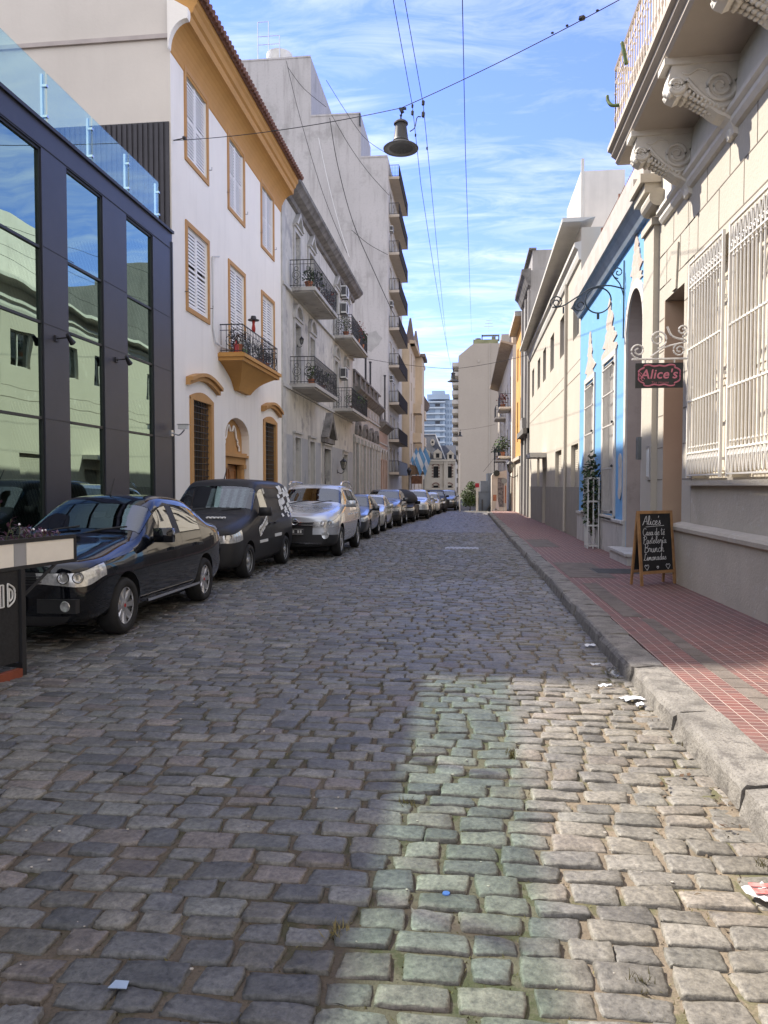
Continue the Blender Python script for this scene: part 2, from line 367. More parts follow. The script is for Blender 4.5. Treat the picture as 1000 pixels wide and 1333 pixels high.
bp2=N.new('ShaderNodeBump'); bp2.inputs['Distance'].default_value=.009; lnk(t,nb.outputs[0],bp2.inputs['Height']); lnk(t,bp.outputs[0],bp2.inputs['Normal']); lnk(t,bp2.outputs[0],p.inputs['Normal'])
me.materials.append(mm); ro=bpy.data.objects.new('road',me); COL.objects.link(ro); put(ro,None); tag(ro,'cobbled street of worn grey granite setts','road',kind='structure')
# pavements
def tile_mat():
    m=bpy.data.materials.new('red_pavement_tiles'); m.use_nodes=True; t=m.node_tree; N=t.nodes; p=N['Principled BSDF']; p.inputs['Roughness'].default_value=.75
    g=N.new('ShaderNodeNewGeometry'); mp=N.new('ShaderNodeMapping'); mp.inputs['Rotation'].default_value=(0,0,R(90)); lnk(t,g.outputs['Position'],mp.inputs[0])
    b=N.new('ShaderNodeTexBrick'); b.offset=0; b.inputs['Scale'].default_value=1; b.inputs['Brick Width'].default_value=.067; b.inputs['Row Height'].default_value=.1; b.inputs['Mortar Size'].default_value=.0042; b.inputs['Mortar Smooth'].default_value=.4
    b.inputs['Color1'].default_value=(.185,.070,.058,1); b.inputs['Color2'].default_value=(.105,.046,.042,1); b.inputs['Mortar'].default_value=(.43,.34,.30,1); b.inputs['Bias'].default_value=0; lnk(t,mp.outputs[0],b.inputs['Vector'])
    n=N.new('ShaderNodeTexNoise'); n.inputs['Scale'].default_value=1.7; n.inputs['Detail'].default_value=8; n.inputs['Roughness'].default_value=.7; lnk(t,g.outputs['Position'],n.inputs['Vector'])
    r=N.new('ShaderNodeMapRange'); r.inputs[1].default_value=.42; r.inputs[2].default_value=.75; r.inputs[4].default_value=.62; lnk(t,n.outputs[0],r.inputs[0])
    x=N.new('ShaderNodeMix'); x.data_type='RGBA'; x.inputs[7].default_value=(.17,.115,.10,1); lnk(t,r.outputs[0],x.inputs[0]); lnk(t,b.outputs[0],x.inputs[6]); lnk(t,x.outputs[2],p.inputs['Base Color'])
    bp=N.new('ShaderNodeBump'); bp.inputs['Distance'].default_value=-.004; lnk(t,b.outputs['Fac'],bp.inputs['Height']); lnk(t,bp.outputs[0],p.inputs['Normal']); return m
M_tile=tile_mat()
M_slab=mat('grey_pavement_slab',(.21,.195,.18),.9,.25,scale=3,bump=.004,bscale=60,fine=.3)
M_kerb=mat('kerb_granite',(.215,.20,.18),.85,.35,scale=5,bump=.012,bscale=45,fine=.6,patch=.45,pcol=(.12,.11,.10),pscale=6)
PV=.14
def sheet(x0,x1,y0,y1,dz,m,name,lab,cat='pavement',steps=1):
    b=MB(); b.box(x0,x1,y0,y1,0,.01)
    for v in b.bm.verts: v.co.z+=gz(v.co.y)+dz-.01
    return tag(b.build(name,m),lab,cat,kind='structure')
b=MB(); b.box(1.59,4.2,-10,53.5,-.5,0)
for v in b.bm.verts: v.co.z+=gz(v.co.y)+PV
tag(b.build('pavement',M_tile),'red tiled pavement on the right side','pavement',kind='structure')
b=MB(); b.box(-8,-5.74,-10,110,-.5,0)
for v in b.bm.verts: v.co.z+=gz(v.co.y)+PV
tag(b.build('pavement',M_slab),'grey pavement along the parked cars','pavement',kind='structure')
# repaired strips of grey slabs in the red pavement
b=MB()
def slabs(x0,x1,y0,y1,n):
    for i in range(n):
        a=y0+(y1-y0)*i/n; c=y0+(y1-y0)*(i+1)/n
        b.box(x0,x1,a+.006,c-.006,0,.006)
        for v in list(b.bm.verts)[-8:]: v.co.z+=gz(v.co.y)+PV-.002
slabs(1.90,2.04,2.6,8.4,22); slabs(1.74,1.96,8.5,11.6,9); slabs(1.66,2.4,12.3,14.9,8); slabs(1.66,2.3,19,22,8)
tag(b.build('pavement_repair',mat('brown_grey_slab',(.15,.125,.108),.9,.3,scale=4,bump=.003,bscale=60,fine=.35)),'grey concrete repair strip in the red tiles','pavement',kind='structure')
# kerb stones: irregular granite blocks
def kerb(x0,x1,y0,y1,name,lab,near=True):
    b=MB(); y=y0
    while y<y1:
        L=rnd.uniform(.85,1.35); n=7 if y<10 and near else 2
        ox=rnd.uniform(-.014,.014) if near else 0; tilt=rnd.uniform(-.009,.009); dz=rnd.uniform(-.008,.008)
        rows=[]
        for i in range(n+1):
            yy=y+.018+(L-.038)*i/n; e=(i in (0,n)); rs=[]
            for (px,pz) in ((x0-.07,-.25),(x0-.07,-.02),(x0-.058,.105),(x0-.042,PV-.006),(x0-.022,PV+.004),(x0+.13,PV+.006),(x1,PV+.002),(x1,-.25)):
                k=.0035 if n>2 else .003
                ch=.03*rnd.random() if (e and px<x0+.1 and pz>.05) else 0
                rs.append(b.v(px+ox+tilt*(i/n-.5)*2+rnd.uniform(-k,k)*1.6+ch,yy+(rnd.uniform(-.012,.012) if e else 0),gz(yy)+pz+dz+(rnd.uniform(-k,k)*.8 if pz>0 else 0)-ch*.6))
            rows.append(rs)
        for i in range(n):
            for j in range(7): b.bm.faces.new((rows[i][j],rows[i][j+1],rows[i+1][j+1],rows[i+1][j]))
        b.bm.faces.new(rows[0]); b.bm.faces.new(rows[-1][::-1]); y+=L
    return tag(b.build(name,M_kerb,smooth=9),lab,'kerb',kind='structure')
kerb(KX,1.585,.6,50.5,'kerb','worn granite kerb of the right pavement')
b=MB(); b.box(1.5,1.7,-10,53,-.5,.10)
for v in b.bm.verts: v.co.z+=gz(v.co.y)
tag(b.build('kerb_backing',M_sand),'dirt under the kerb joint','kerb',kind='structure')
kerb(-5.72,-5.5,-4,64,'kerb','granite kerb behind the parked cars',False)
# grass and moss in the joints (uncountable)
b=MB(); g=np.random.default_rng(11)
for k in range(5200):
    y=1.9+6.5*g.random()**1.5; x=-1.6+2.7*g.random()
    if g.random()<max(0,(-.5-x))*.8: continue
    z=bed_z(x,y); h=g.uniform(.001,.007); a=g.uniform(0,6.28); w=g.uniform(.002,.004)
    cx,cy=math.cos(a)*w,math.sin(a)*w; lx,ly=g.normal(0,.006,2)
    b.face([(x-cx,y-cy,z),(x+cx,y+cy,z),(x+lx,y+ly,z+h+.006)])
for (x,y) in ((1.22,3.15),(1.3,4.6),(.25,4.35),(-.3,3.6),(.55,2.35),(-.45,2.5)):
    for k in range(40):
        a=g.uniform(0,6.28); rr=.05*g.random(); X=x+rr*math.cos(a); Y=y+rr*math.sin(a); z=bed_z(X,Y); h=g.uniform(.015,.05); w=.003; l=g.normal(0,.015,2)
        b.face([(X-w,Y,z),(X+w,Y+w,z),(X+l[0],Y+l[1],z+h)])
tag(b.build('joint_grass',M_moss),'sparse short grass sprouting between the cobblestones','grass',kind='stuff')
# leaf crumbs and twigs gathered by the kerb (uncountable)
b=MB()
for k in range(520):
    y=2.4+5*g.random(); x=1.33-.55*g.random()**1.6
    z=bed_z(x,y)+.004; a=g.uniform(0,6.28); l=g.uniform(.006,.022); w=l*g.uniform(.2,.5); c_,s_=math.cos(a),math.sin(a)
    b.face([(x+c_*l,y+s_*l,z+g.uniform(0,.006)),(x-s_*w,y+c_*w,z+g.uniform(0,.01)),(x-c_*l,y-s_*l,z+g.uniform(0,.006)),(x+s_*w,y-c_*w,z)])
tag(b.build('gutter_debris',mat('leaf_crumb',(.085,.06,.04),.95,.6,scale=40,alt=(.22,.17,.12))),'dry leaf crumbs and twigs gathered along the right kerb','debris',kind='stuff')
# loose grit and crumbs on the road (uncountable)
b=MB()
for k in range(170):
    y=2+9*g.random()**1.4; x=-4+5.3*g.random()
    r_=g.uniform(.0025,.0075); b.ball((x,y,gz(y)+.006+r_*.4),r_,0,(1.3,1,.6))
tag(b.build('road_grit',mat('grit_pale',(.36,.33,.29),.9,.4,scale=30)),'pale grit and crumbs scattered over the cobbles','grit',kind='stuff')
# ================================================================ left side of the street
XL=-7.0; L=Fr(XL,1)
M_white=mat('white_plaster',(.82,.775,.705),.9,.03,scale=.8,bump=.004,bscale=14,streak=.24,dirt=(.52,.48,.42))
M_cream=mat('cream_render',(.60,.55,.485),.9,.06,scale=.5,bump=.004,bscale=9,streak=.2,dirt=(.45,.40,.35))
M_ochre=mat('ochre_paint',(.47,.245,.07),.75,.08,scale=1.5,streak=.12,dirt=(.36,.18,.05))
M_trim=mat('ochre_trim',(.46,.25,.09),.75,.08,scale=3)
M_shut=mat('white_shutter',(.82,.80,.77),.6,.04,scale=6)
M_wood=mat('varnished_wood',(.30,.125,.04),.45,.3,scale=9,spec=.5)
M_iron=mat('black_iron',(.025,.025,.028),.5,.2)
M_tilec=mat('clay_tile',(.17,.085,.06),.9,.4,scale=12)
M_clad=mat('anthracite_cladding',(.032,.033,.045),.42,.12,scale=2,spec=.5)
M_dark=mat('dark_inside',(.02,.02,.022),.9,0)
M_steel=mat('brushed_steel',(.55,.57,.6),.3,.1,metal=1)
M_room=mat('room_wall',(.16,.17,.165),.9,.2,scale=.6)
M_gl_off=glass('solar_glass',(.18,.30,.24),.40,(.68,.92,.79),wobble=.004)
M_gl_rail=glass('rail_glass',(.80,.93,.86),.10,(.85,1,.97))
M_gl_win=glass('window_glass',(.12,.14,.14),.3,(.9,.95,1),wobble=.006)
ZB=-.9
# ---- modern office block with anthracite frame
rt=thing('office_building','two storey anthracite office block with tall green glass panes','building',(XL-5,7,0))
cols=[(12.37-2.27*k,13.65-2.27*k) for k in range(-1,8)]   # glazed bays
cols=[c for c in cols if c[1]>-4.5]
cols=[(10.0,11.6) if 10.0<c[0]<10.2 else c for c in cols]
holes=[(a,b,.25,7.1,.09) for a,b in cols]
m=MB(L); m.wall(-5,17.0,ZB,7.5,holes); m.shell(13,-5,17.0,ZB,7.42)
m.build('wall',M_clad,rt)
m=MB(L)                                   # parapet cap and cladding seams
m.box(-.35,.05,-5,17.02,7.5,7.56); m.box(0,.012,-5,17.0,7.12,7.14)
for c in cols:
    for z in (2.66,4.24,5.5):
        u=c[1]; m.box(.0,.006,u+.02,u+.97,z,z+.012)
m.box(0,.02,16.93,17.0,0,7.3)
m.build('cladding_trim',mat('cladding_edge',(.03,.03,.036),.5,0),rt)
for i,(a,b) in enumerate(cols):
    zs=[.27,2.67,4.25,5.48,7.08]
    f=MB(L)
    for z in zs: f.box(-.085,-.03,a+.001,b-.001,z-.022,z+.022)
    for u in (a,b-.04): f.box(-.085,-.025,u+.001,u+.039,.27,7.08)
    fo=f.build('window',mat('black_frame',(.018,.02,.02),.4,0),rt)
    g=MB(L)
    for k in range(4):
        t=.004*rnd.uniform(-1,1); t2=.006*rnd.uniform(-1,1)
        g.face([(-.06+t,a+.04,zs[k]+.02),(-.06+t2,b-.04,zs[k]+.02),(-.06+t2-t,b-.04,zs[k+1]-.02),(-.06,a+.04,zs[k+1]-.02)])
    g.build('pane',M_gl_off,fo)
f=MB(L)
f.box(-4.2,-4.1,-4.9,16.9,0,7.4)
for z in (3.6,): f.box(-4.1,-.35,-4.9,16.9,z,z+.3)
f.build('inner_room',M_room,rt)
rl=MB(L)
P=[16.35-1.5*k for k in range(14)]
for u in P: rl.box(-.14,-.10,u-.02,u+.02,7.45,8.42); rl.box(-.12,-.02,u-.03,u+.03,7.7,7.74); rl.box(-.12,-.02,u-.03,u+.03,8.2,8.24)
rl.build('rail_post',M_steel,rt)
g=MB(L)
for i in range(len(P)-1): g.box(-.05,-.035,P[i+1]+.02,P[i]-.02,7.57,8.44)
g.build('glass_rail',M_gl_rail,rt)
# fittings on the office wall
def spot(u,z,lab):
    r_=thing('wall_lamp',lab,'wall lamp',L(.02,u,z),'spotlights on the dark office wall')
    m=MB(L); m.box(0,.03,u-.05,u+.05,z-.05,z+.05); m.tube([(.02,u,z),(.28,u,z+.02)],.014,6); m.build('arm',M_iron,r_)
    m=MB(L); m.tube([(.26,u-.09,z+.05),(.26,u+.02,z-.03),(.27,u+.07,z-.07)],[.03,.045,.055],10); m.build('lamp_head',M_iron,r_)
spot(11.95,4.05,'small black spotlight on the dark pillar nearer the planter'); spot(14.1,4.05,'small black spotlight on the dark pillar nearer the camera bracket')
r_=thing('security_camera','white security camera on a bracket at the office corner','security camera',L(0,16.85,2.85))
m=MB(L); m.box(0,.03,16.78,16.9,2.72,2.86); m.tube(catmull([(.02,16.84,2.8),(.2,16.82,2.74),(.34,16.8,2.86)]),.016,6); m.build('bracket',M_steel,r_)
m=MB(L); m.box(.2,.42,16.74,16.86,2.88,2.98).bevel(.02); m.build('housing',mat('camera_white',(.62,.63,.63),.4,0),r_)
m=MB(L); m.box(.18,.46,16.73,16.87,2.983,2.995); m.build('sun_shield',mat('camera_grey',(.2,.2,.21),.5,0),r_)
# ---- white house with ochre trim
wh=thing('white_house','white three storey house with ochre trim and shuttered windows','house',(XL-5,22,0))
W0,W1=17.0,27.25
ups=[(17.82,19.5),(21.1,22.75),(24.55,26.25)]
holes=[]
for a,b in ups: holes+= [(a+.12,b-.12,9.72,11.78,.16)]
holes+=[(ups[0][0]+.12,ups[0][1]-.12,6.02,8.02,.16)]+[(a+.12,b-.12,5.62,8.05,.16) for a,b in ups[1:]]
DW0,DW1=20.75,23.1
holes+=[(18.2,19.5,.7,3.78,.3),(24.9,26.3,.7,3.78,.3),(DW0,DW1,ZB,3.6,.42)]
m=MB(L); m.wall(W0,W1,ZB,12.2,[h for h in holes]); m.build('wall',M_white,wh)
# arch fill over the door
def arch_fill(m,u0,u1,v0,v1,w,dep,n=14,rise=None):
    """between a rectangular opening top v0..v1 and a segmental arch"""
    c=(u0+u1)/2; hw=(u1-u0)/2
    pts=[(c-hw*math.cos(PI*k/n),v0+(v1-v0)*math.sin(PI*k/n)) for k in range(n+1)]
    for k in range(n):
        a,b=pts[k],pts[k+1]
        m.face([(w,a[0],a[1]),(w,b[0],b[1]),(w,b[0],v1),(w,a[0],v1)])
        m.face([(w,a[0],a[1]),(w,b[0],b[1]),(w-dep,b[0],b[1]),(w-dep,a[0],a[1])])
m=MB(L); arch_fill(m,DW0,DW1,3.0,3.6,0,.42); 
for v in m.bm.verts: v.co.x+=.001
m.build('arch_lintel',M_white,wh)
# blind gable wall (faces the camera) and roof
S=FrY(W0)
m=MB(S)
prof=[(XL,ZB),(XL,12.9),(XL-1.5,15.4),(-16.2,24.0),(-21.4,27.3),(-27,27.0),(-27,ZB)]  # outline above the eaves is unseen, shaped to cast the road's shadow edge
m.prism([(x,z) for x,z in prof],-.0,-.35,1) if False else None
A=[m.v(0,x,z) for x,z in prof]; B=[m.v(-10.2,x,z) for x,z in prof]
m.bm.faces.new(A); m.bm.faces.new(B[::-1])
for i in range(1,len(prof)): j=(i+1)%len(prof); (m.bm.faces.new([A[i],B[i],B[j],A[j]]) if i<len(prof)-1 else None)
m.build('gable_wall',M_cream,wh)
m=MB(S); m.box(.0,.06,-27,XL-.02,12.02,12.12); m.box(-.0,.03,XL-.42,XL-.02,8.0,12.0) if False else None
m.build('gable_ledge',mat('ledge_stain',(.42,.37,.34),.9,.1),wh)
m=MB(S)
for k in range(28): x=XL-.06-.13*k; m.box(.002,.045,x-.055,x+.02,7.5,10.1); 
m.box(.001,.012,XL-3.8,XL-.04,7.5,10.12)
m.build('corrugated_panel',mat('black_sheet_metal',(.04,.037,.043),.55,.2),wh)
# cove, cornice and tiled edge
cv=[(0,11.72)]; 
for k in range(9): a=PI/2*k/8; cv.append((.02+.46*(1-math.cos(a)),11.75+.62*math.sin(a)))
cv+=[(.50,12.46),(.50,12.56),(.56,12.6),(.60,12.72),(.66,12.78),(.68,12.92),(0,12.92)]
m=MB(L); m.prism(cv,W0+.0,W1+.05,1); m.build('cornice',M_ochre,wh)
m=MB(L); m.prism([(a+.004,b) for a,b in cv if b<12.5]+[(.5,12.6),(0,12.9)],W0-.16,W0-.001,1); m.build('cornice_return',M_white,wh)
m=MB(L)
k=0; u=W0-.1
while u<W1+.05:
    m.tube([(.86,u+.1,12.92),(.2,u+.1,13.22),(-1.2,u+.1,15.6)],[.075,.075,.075],7); u+=.205
m.build('tiled_eave',M_tilec,wh)
m=MB(L); m.hexa([(.80,W0-.1,12.925),(.80,W1,12.925),(-1.5,W1,15.45),(-1.5,W0-.1,15.45),(.7,W0-.1,12.88),(.7,W1,12.88),(-1.5,W1,15.2),(-1.5,W0-.1,15.2)]); m.build('roof',M_tilec,wh)
def frame_strip(m,a,b,z0,z1,t,w0,w1):
    m.box(w0,w1,a,a+t,z0,z1); m.box(w0,w1,b-t,b,z0,z1); m.box(w0,w1,a+t,b-t,z1-t,z1); m.box(w0,w1,a+t,b-t,z0,z0+t)
def shutter_leaf(fr,u0,u1,z0,z1,w,name,parent,mt,pitch=.086):
    m=MB(fr); t=.055
    frame_strip(m,u0,u1,z0,z1,t,w,w+.035); m.box(w,w+.035,u0+t,u1-t,(z0+z1)/2-.03,(z0+z1)/2+.03)
    z=z0+t+.01
    while z<z1-t-.04:
        if abs(z+.02-(z0+z1)/2)>.05: m.hexa([(w+.033,u0+t,z),(w+.033,u1-t,z),(w+.024,u1-t,z+.062),(w+.024,u0+t,z+.062),(w+.026,u0+t,z),(w+.026,u1-t,z),(w+.017,u1-t,z+.062),(w+.017,u0+t,z+.062)])
        z+=pitch
    return m.build(name,mt,parent)
def shuttered(fr,a,b,z0,z1,par,t=.12,sill=None):
    m=MB(fr); frame_strip(m,a,b,z0,z1,t,.002,.035); fo=m.build('window',M_trim,par)
    c=(a+b)/2; shutter_leaf(fr,a+t+.01,c-.005,z0+t+.02,z1-t-.01,-.07,'shutter',fo,M_shut); shutter_leaf(fr,c+.005,b-t-.01,z0+t+.02,z1-t-.01,-.07,'shutter',fo,M_shut)
    m=MB(fr); m.face([(-.14,a+t,z0+t),(-.14,b-t,z0+t),(-.14,b-t,z1-t),(-.14,a+t,z1-t)]); m.build('shade_backing',mat('shade_dark',(.03,.03,.033),.8,0),fo)  # plain dark sheet behind the louvres, standing in for the shade inside
    m=MB(fr)
    for u in (a-.05,b+.05): m.tube([(0,u,z0+.45),(.09,u,z0+.45),(.09,u,z0+.52)],.01,5)
    m.build('shutter_catch',M_iron,fo)
for i,(a,b) in enumerate(ups):
    shuttered(L,a,b,9.6,11.9,wh)
    shuttered(L,a,b,5.9 if i==0 else 5.5,8.14 if i==0 else 8.17,wh)
# ground floor grille windows with bowed hood
def hood(fr,a,b,z,par,mt,rise=.22,th=.2,pr=.2):
    m=MB(fr); n=10; pts=[]
    for k in range(n+1):
        t=k/n; pts.append((a+(b-a)*t,z+rise*math.sin(PI*t)))
    for (p0,p1,h0,h1) in ((.002,pr*.6,0,th*.55),(.002,pr,th*.55,th)):
        for k in range(n):
            u0,z0=pts[k];u1,z1=pts[k+1]
            m.hexa([(p0,u0,z0+h0),(p0,u1,z1+h0),(p1,u1,z1+h0),(p1,u0,z0+h0),(p0,u0,z0+h1),(p0,u1,z1+h1),(p1,u1,z1+h1),(p1,u0,z0+h1)])
    bmesh.ops.remove_doubles(m.bm,verts=m.bm.verts,dist=.0005)
    return m.build('hood',mt,par)
for (a,b) in ((18.0,19.7),(24.7,26.5)):
    m=MB(L); t=.2
    m.box(.002,.04,a,a+t,.55,3.78); m.box(.002,.04,b-t,b,.55,3.78)
    n=10
    for k in range(n):
        t0=k/n;t1=(k+1)/n; f=lambda t_:3.82+.16*math.sin(PI*t_)
        m.hexa([(.002,a+(b-a)*t0,3.74),(.002,a+(b-a)*t1,3.74),(.002,a+(b-a)*t1,f(t1)),(.002,a+(b-a)*t0,f(t0)),(.042,a+(b-a)*t0,3.74),(.042,a+(b-a)*t1,3.74),(.042,a+(b-a)*t1,f(t1)),(.042,a+(b-a)*t0,f(t0))])
    m.box(-.28,0,a+t,a+t+.01,.7,3.75); m.box(-.28,0,b-t-.01,b-t,.7,3.75)
    fo=m.build('window',M_trim,wh)
    g=MB(L); g.face([(-.26,a+.2,.7),(-.26,b-.2,.7),(-.26,b-.2,3.78),(-.26,a+.2,3.78)]); g.build('pane',M_gl_win,fo)
    g=MB(L); g.face([(-.42,a+.2,.7),(-.42,b-.2,.7),(-.42,b-.2,3.78),(-.42,a+.2,3.78)]); g.build('curtain',mat('curtain_grey',(.2,.2,.19),.9,.3,scale=8),fo)
    g=MB(L); u=a+.26
    while u<b-.22: g.tube([(-.05,u,.72),(-.05,u,3.76)],.011,5,False); u+=.115
    z=.8
    while z<3.75: g.box(-.066,-.034,a+.2,b-.2,z,z+.018); z+=.165
    g.build('grille',M_iron,fo)
    hood(L,a-.22,b+.35,4.06,wh,M_trim)
# door niche
dr=MB(L)
w=-.22
dr.box(w-.1,w,DW0,DW0+.32,ZB,2.2); dr.box(w-.1,w,DW1-.32,DW1,ZB,2.2)
dr.box(w-.1,w+.10,DW0+.001,DW1-.001,2.2,2.42); dr.box(w-.1,w+.2,DW0+.002,DW1-.002,2.42,2.5); dr.box(w-.1,w+.14,DW0+.001,DW1-.001,2.5,2.56)
dr.box(w-.1,w-.03,DW0,DW1,2.56,3.62)
for u in (DW0+.25,DW1-.25): dr.tube([(w+.04,u,0),(w+.04,u,2.1)],.085,12); dr.box(w,w+.16,u-.12,u+.12,2.08,2.2)
do=dr.build('door_surround',M_trim,wh)
dd=MB(L); c=(DW0+DW1)/2
for (a,b) in ((DW0+.36,c-.006),(c+.006,DW1-.36)):
    dd.box(w-.17,w-.12,a,b,ZB,2.19); q=b-a
    for (z0,z1) in ((.25,.9),(1.0,1.25),(1.35,2.05)): frame_strip(dd,a+.1*q,b-.1*q,z0,z1,.04,w-.122,w-.09); dd.box(w-.122,w-.10,a+.24*q,b-.24*q,z0+.1,z1-.08)
do2=dd.build('door',M_wood,wh)
hk=MB(L); hk.ball((w-.07,c+.09,1.05),.035,2); hk.build('handle',mat('brass',(.6,.42,.16),.35,.1,metal=1),do2)
# scrolled moulding over the door
sc=MB(L)
for s_ in (-1,1):
    pth=[(w+.01,c+s_*.10,3.2),(w+.01,c+s_*.2,3.36),(w+.01,c+s_*.32,3.34),(w+.01,c+s_*.42,3.2),(w+.01,c+s_*.5,3.0),(w+.01,c+s_*.60,2.95),(w+.01,c+s_*.62,2.82),(w+.01,c+s_*.74,2.76),(w+.01,c+s_*.78,2.63)]
    sc.tube(catmull(pth,5),.035,6)
sc.build('scroll_moulding',M_white,do)
# balcony with ochre base
bal=MB(L); B0,B1=20.2,24.2; BZ=5.06; BP=.72
bal.box(.0,BP+.06,B0-.05,B1+.05,BZ+.10,BZ+.20); bal.box(0,BP,B0,B1,BZ,BZ+.099); bal.box(0,BP-.04,B0+.05,B1-.05,BZ+.201,BZ+.24)
secs=[]; n=8; cb_=(B0+B1)/2
for k in range(n+1):
    t=k/n; h=math.sin(PI*t)
    secs.append(((BP-.08)*(1-t)+.14*t-.05*h,((B1-B0)/2-.12)*(1-t)+.62*t-.24*h,BZ-.66*t))
rings=[[bal.v(0,cb_-q,z),bal.v(p,cb_-q*.985,z),bal.v(p,cb_+q*.985,z),bal.v(0,cb_+q,z)] for p,q,z in secs]
for i in range(n):
    for j in range(3): bal.bm.faces.new((rings[i][j],rings[i][j+1],rings[i+1][j+1],rings[i+1][j]))
bal.bm.faces.new(rings[-1])
bo=bal.build('balcony',M_ochre,wh)
def railing(fr,u0,u1,w,z0,z1,par,mt,pitch=.12,orn=True,name='railing',r=.009,sides=True,top=.018):
    m=MB(fr)
    path=[(.02,u0,z1),(w,u0,z1),(w,u1,z1),(.02,u1,z1)] if sides else [(w,u0,z1),(w,u1,z1)]
    m.tube(path,top,5); lo_=[(a,b,z0+.07) for a,b,c in path]; m.tube(lo_,top*.7,5)
    if orn: m.tube([(a,b,z1-.16) for a,b,c in path],top*.6,5)
    def bars(p0,p1):
        d=math.dist(p0,p1); n=max(1,int(round(d/pitch)))
        for k in range(n+1):
            t=k/n; a=p0[0]+(p1[0]-p0[0])*t; b=p0[1]+(p1[1]-p0[1])*t
            m.tube([(a,b,z0),(a,b,z1)],r,4,False)
        if orn:
            nn=max(1,int(d/.42))
            for k in range(nn):
                t=(k+.5)/nn; a=p0[0]+(p1[0]-p0[0])*t; b=p0[1]+(p1[1]-p0[1])*t; dx_,dy_=(p1[0]-p0[0])/d,(p1[1]-p0[1])/d
                for (rz,rr) in ((.5,.17),(.5,.09),(.22,.08),(.76,.08)):
                    zc=z0+(z1-z0-.1)*rz
                    m.tube([(a+dx_*rr*math.cos(x),b+dy_*rr*math.cos(x),zc+rr*math.sin(x)) for x in np.linspace(0,2*PI,11)],r*1.1,4,False)
    if sides: bars((.05,u0),(w,u0)); bars((.05,u1),(w,u1))
    bars((w,u0),(w,u1))
    return m.build(name,mt,par)
railing(L,B0+.1,B1-.1,BP-.05,BZ+.22,6.08,bo,M_iron,pitch=.16)
# little things kept on the white house balcony
def leafy(name,lab,c,rad,nl,mt,group=None,pot=None,potm=None,sc=(1,1,1),seed=1,leaf=.07,stem=True,cat='plant',stemm=None):
    g=random.Random(seed)
    r_=thing(name,lab,cat,c,group)
    z0=c[2]
    if pot:
        p=MB(); p.lathe([(pot*.68,0),(pot*.95,pot*1.5),(pot*1.06,pot*1.5),(pot*1.06,pot*1.75),(pot*.9,pot*1.75),(pot*.85,pot*1.55),(0,pot*1.5)],c,n=14); p.build('pot',potm or mat('terracotta',(.33,.13,.07),.9,.2),r_,smooth=40); z0+=pot*1.5
    if stem:
        s_=MB()
        for k in range(7):
            a=g.uniform(0,6.28); q=g.uniform(.2,.8)*rad; s_.tube([(c[0],c[1],z0),(c[0]+q*.4*math.cos(a)*sc[0],c[1]+q*.4*math.sin(a)*sc[1],z0+rad*.8*sc[2]),(c[0]+q*math.cos(a)*sc[0],c[1]+q*math.sin(a)*sc[1],z0+rad*g.uniform(1,1.8)*sc[2])],[.008,.006,.003],4)
        s_.build('stem',stemm or mat('stem_brown',(.10,.07,.04),.9,.2),r_)
    f=MB()
    for k in range(nl):
        d=Vector((g.gauss(0,1),g.gauss(0,1),g.gauss(0,1))).normalized()*rad*g.random()**.4
        p=Vector((c[0]+d.x*sc[0],c[1]+d.y*sc[1],z0+rad*sc[2]+d.z*sc[2]))
        t=Vector((g.uniform(-1,1),g.uniform(-1,1),g.uniform(-.7,.5))).normalized(); b_=t.cross(Vector((g.uniform(-1,1),g.uniform(-1,1),1))).normalized()
        l=leaf*g.uniform(.6,1.3); h=l*.36
        f.face([p,p+t*l*.5+b_*h,p+t*l,p+t*l*.5-b_*h])
    f.build('foliage',mt,r_)
    return r_
M_leaf=mat('leaf_green',(.075,.115,.035),.6,.5,scale=14)
M_leaf2=mat('leaf_dark_green',(.045,.075,.03),.6,.5,scale=14)
M_purple=mat('leaf_purple',(.085,.028,.06),.55,.6,scale=16,alt=(.17,.07,.12))
M_redfl=mat('flower_red',(.22,.045,.03),.7,.6,scale=14)
M_darkred=mat('leaf_dark_red',(.06,.03,.03),.7,.5,scale=14)
leafy('potted_plant','dark bushy potted plant at the near corner of the ochre balcony',(XL+.45,20.6,5.3),.26,170,M_darkred,pot=.15,seed=2)
leafy('potted_plant','dark potted plant halfway along the ochre balcony railing',(XL+.4,22.9,5.3),.24,150,M_leaf2,pot=.14,seed=3)
leafy('potted_plant','small reddish potted plant further along the ochre balcony',(XL+.4,23.7,5.3),.2,120,M_darkred,pot=.14,seed=4)
m=MB(L); m.box(.15,.45,21.2,21.9,5.31,5.86).bevel(.02); r_=thing('air_conditioner','white air conditioner standing on the ochre balcony','air conditioner',L(.3,21.5,5.3)); m.build('casing',mat('ac_white',(.62,.62,.60),.5,.08),r_)
m=MB(L)
for k in range(9): m.box(.45,.462,21.32,21.68,5.4+.045*k,5.42+.045*k)
m.build('fan_grille',M_iron,r_)
m=MB(L); m.lathe([(.07,0),(.075,.02),(.075,.2),(.02,.28),(.02,.34),(0,.34)],(.45,20.42,5.30),n=12); tag(m.build('bottle',mat('red_plastic',(.45,.03,.03),.4,0)),'red plastic bottle at the end of the ochre balcony','bottle')
m=MB(L); m.box(.25,.55,20.85,21.15,5.3,5.5).bevel(.02); tag(m.build('crate',mat('green_plastic',(.14,.28,.06),.5,.1)),'green plastic crate on the floor of the ochre balcony','crate')
r_=thing('garden_figure','little figure with dark hat on the ochre balcony railing','figurine',L(.67,21.4,6.09))
m=MB(L); m.lathe([(.05,0),(.06,.1),(.035,.22),(.05,.3),(0,.36)],(.67,21.4,6.09),n=10); m.build('body',mat('red_cloth',(.4,.04,.03),.8,.2),r_,smooth=True)
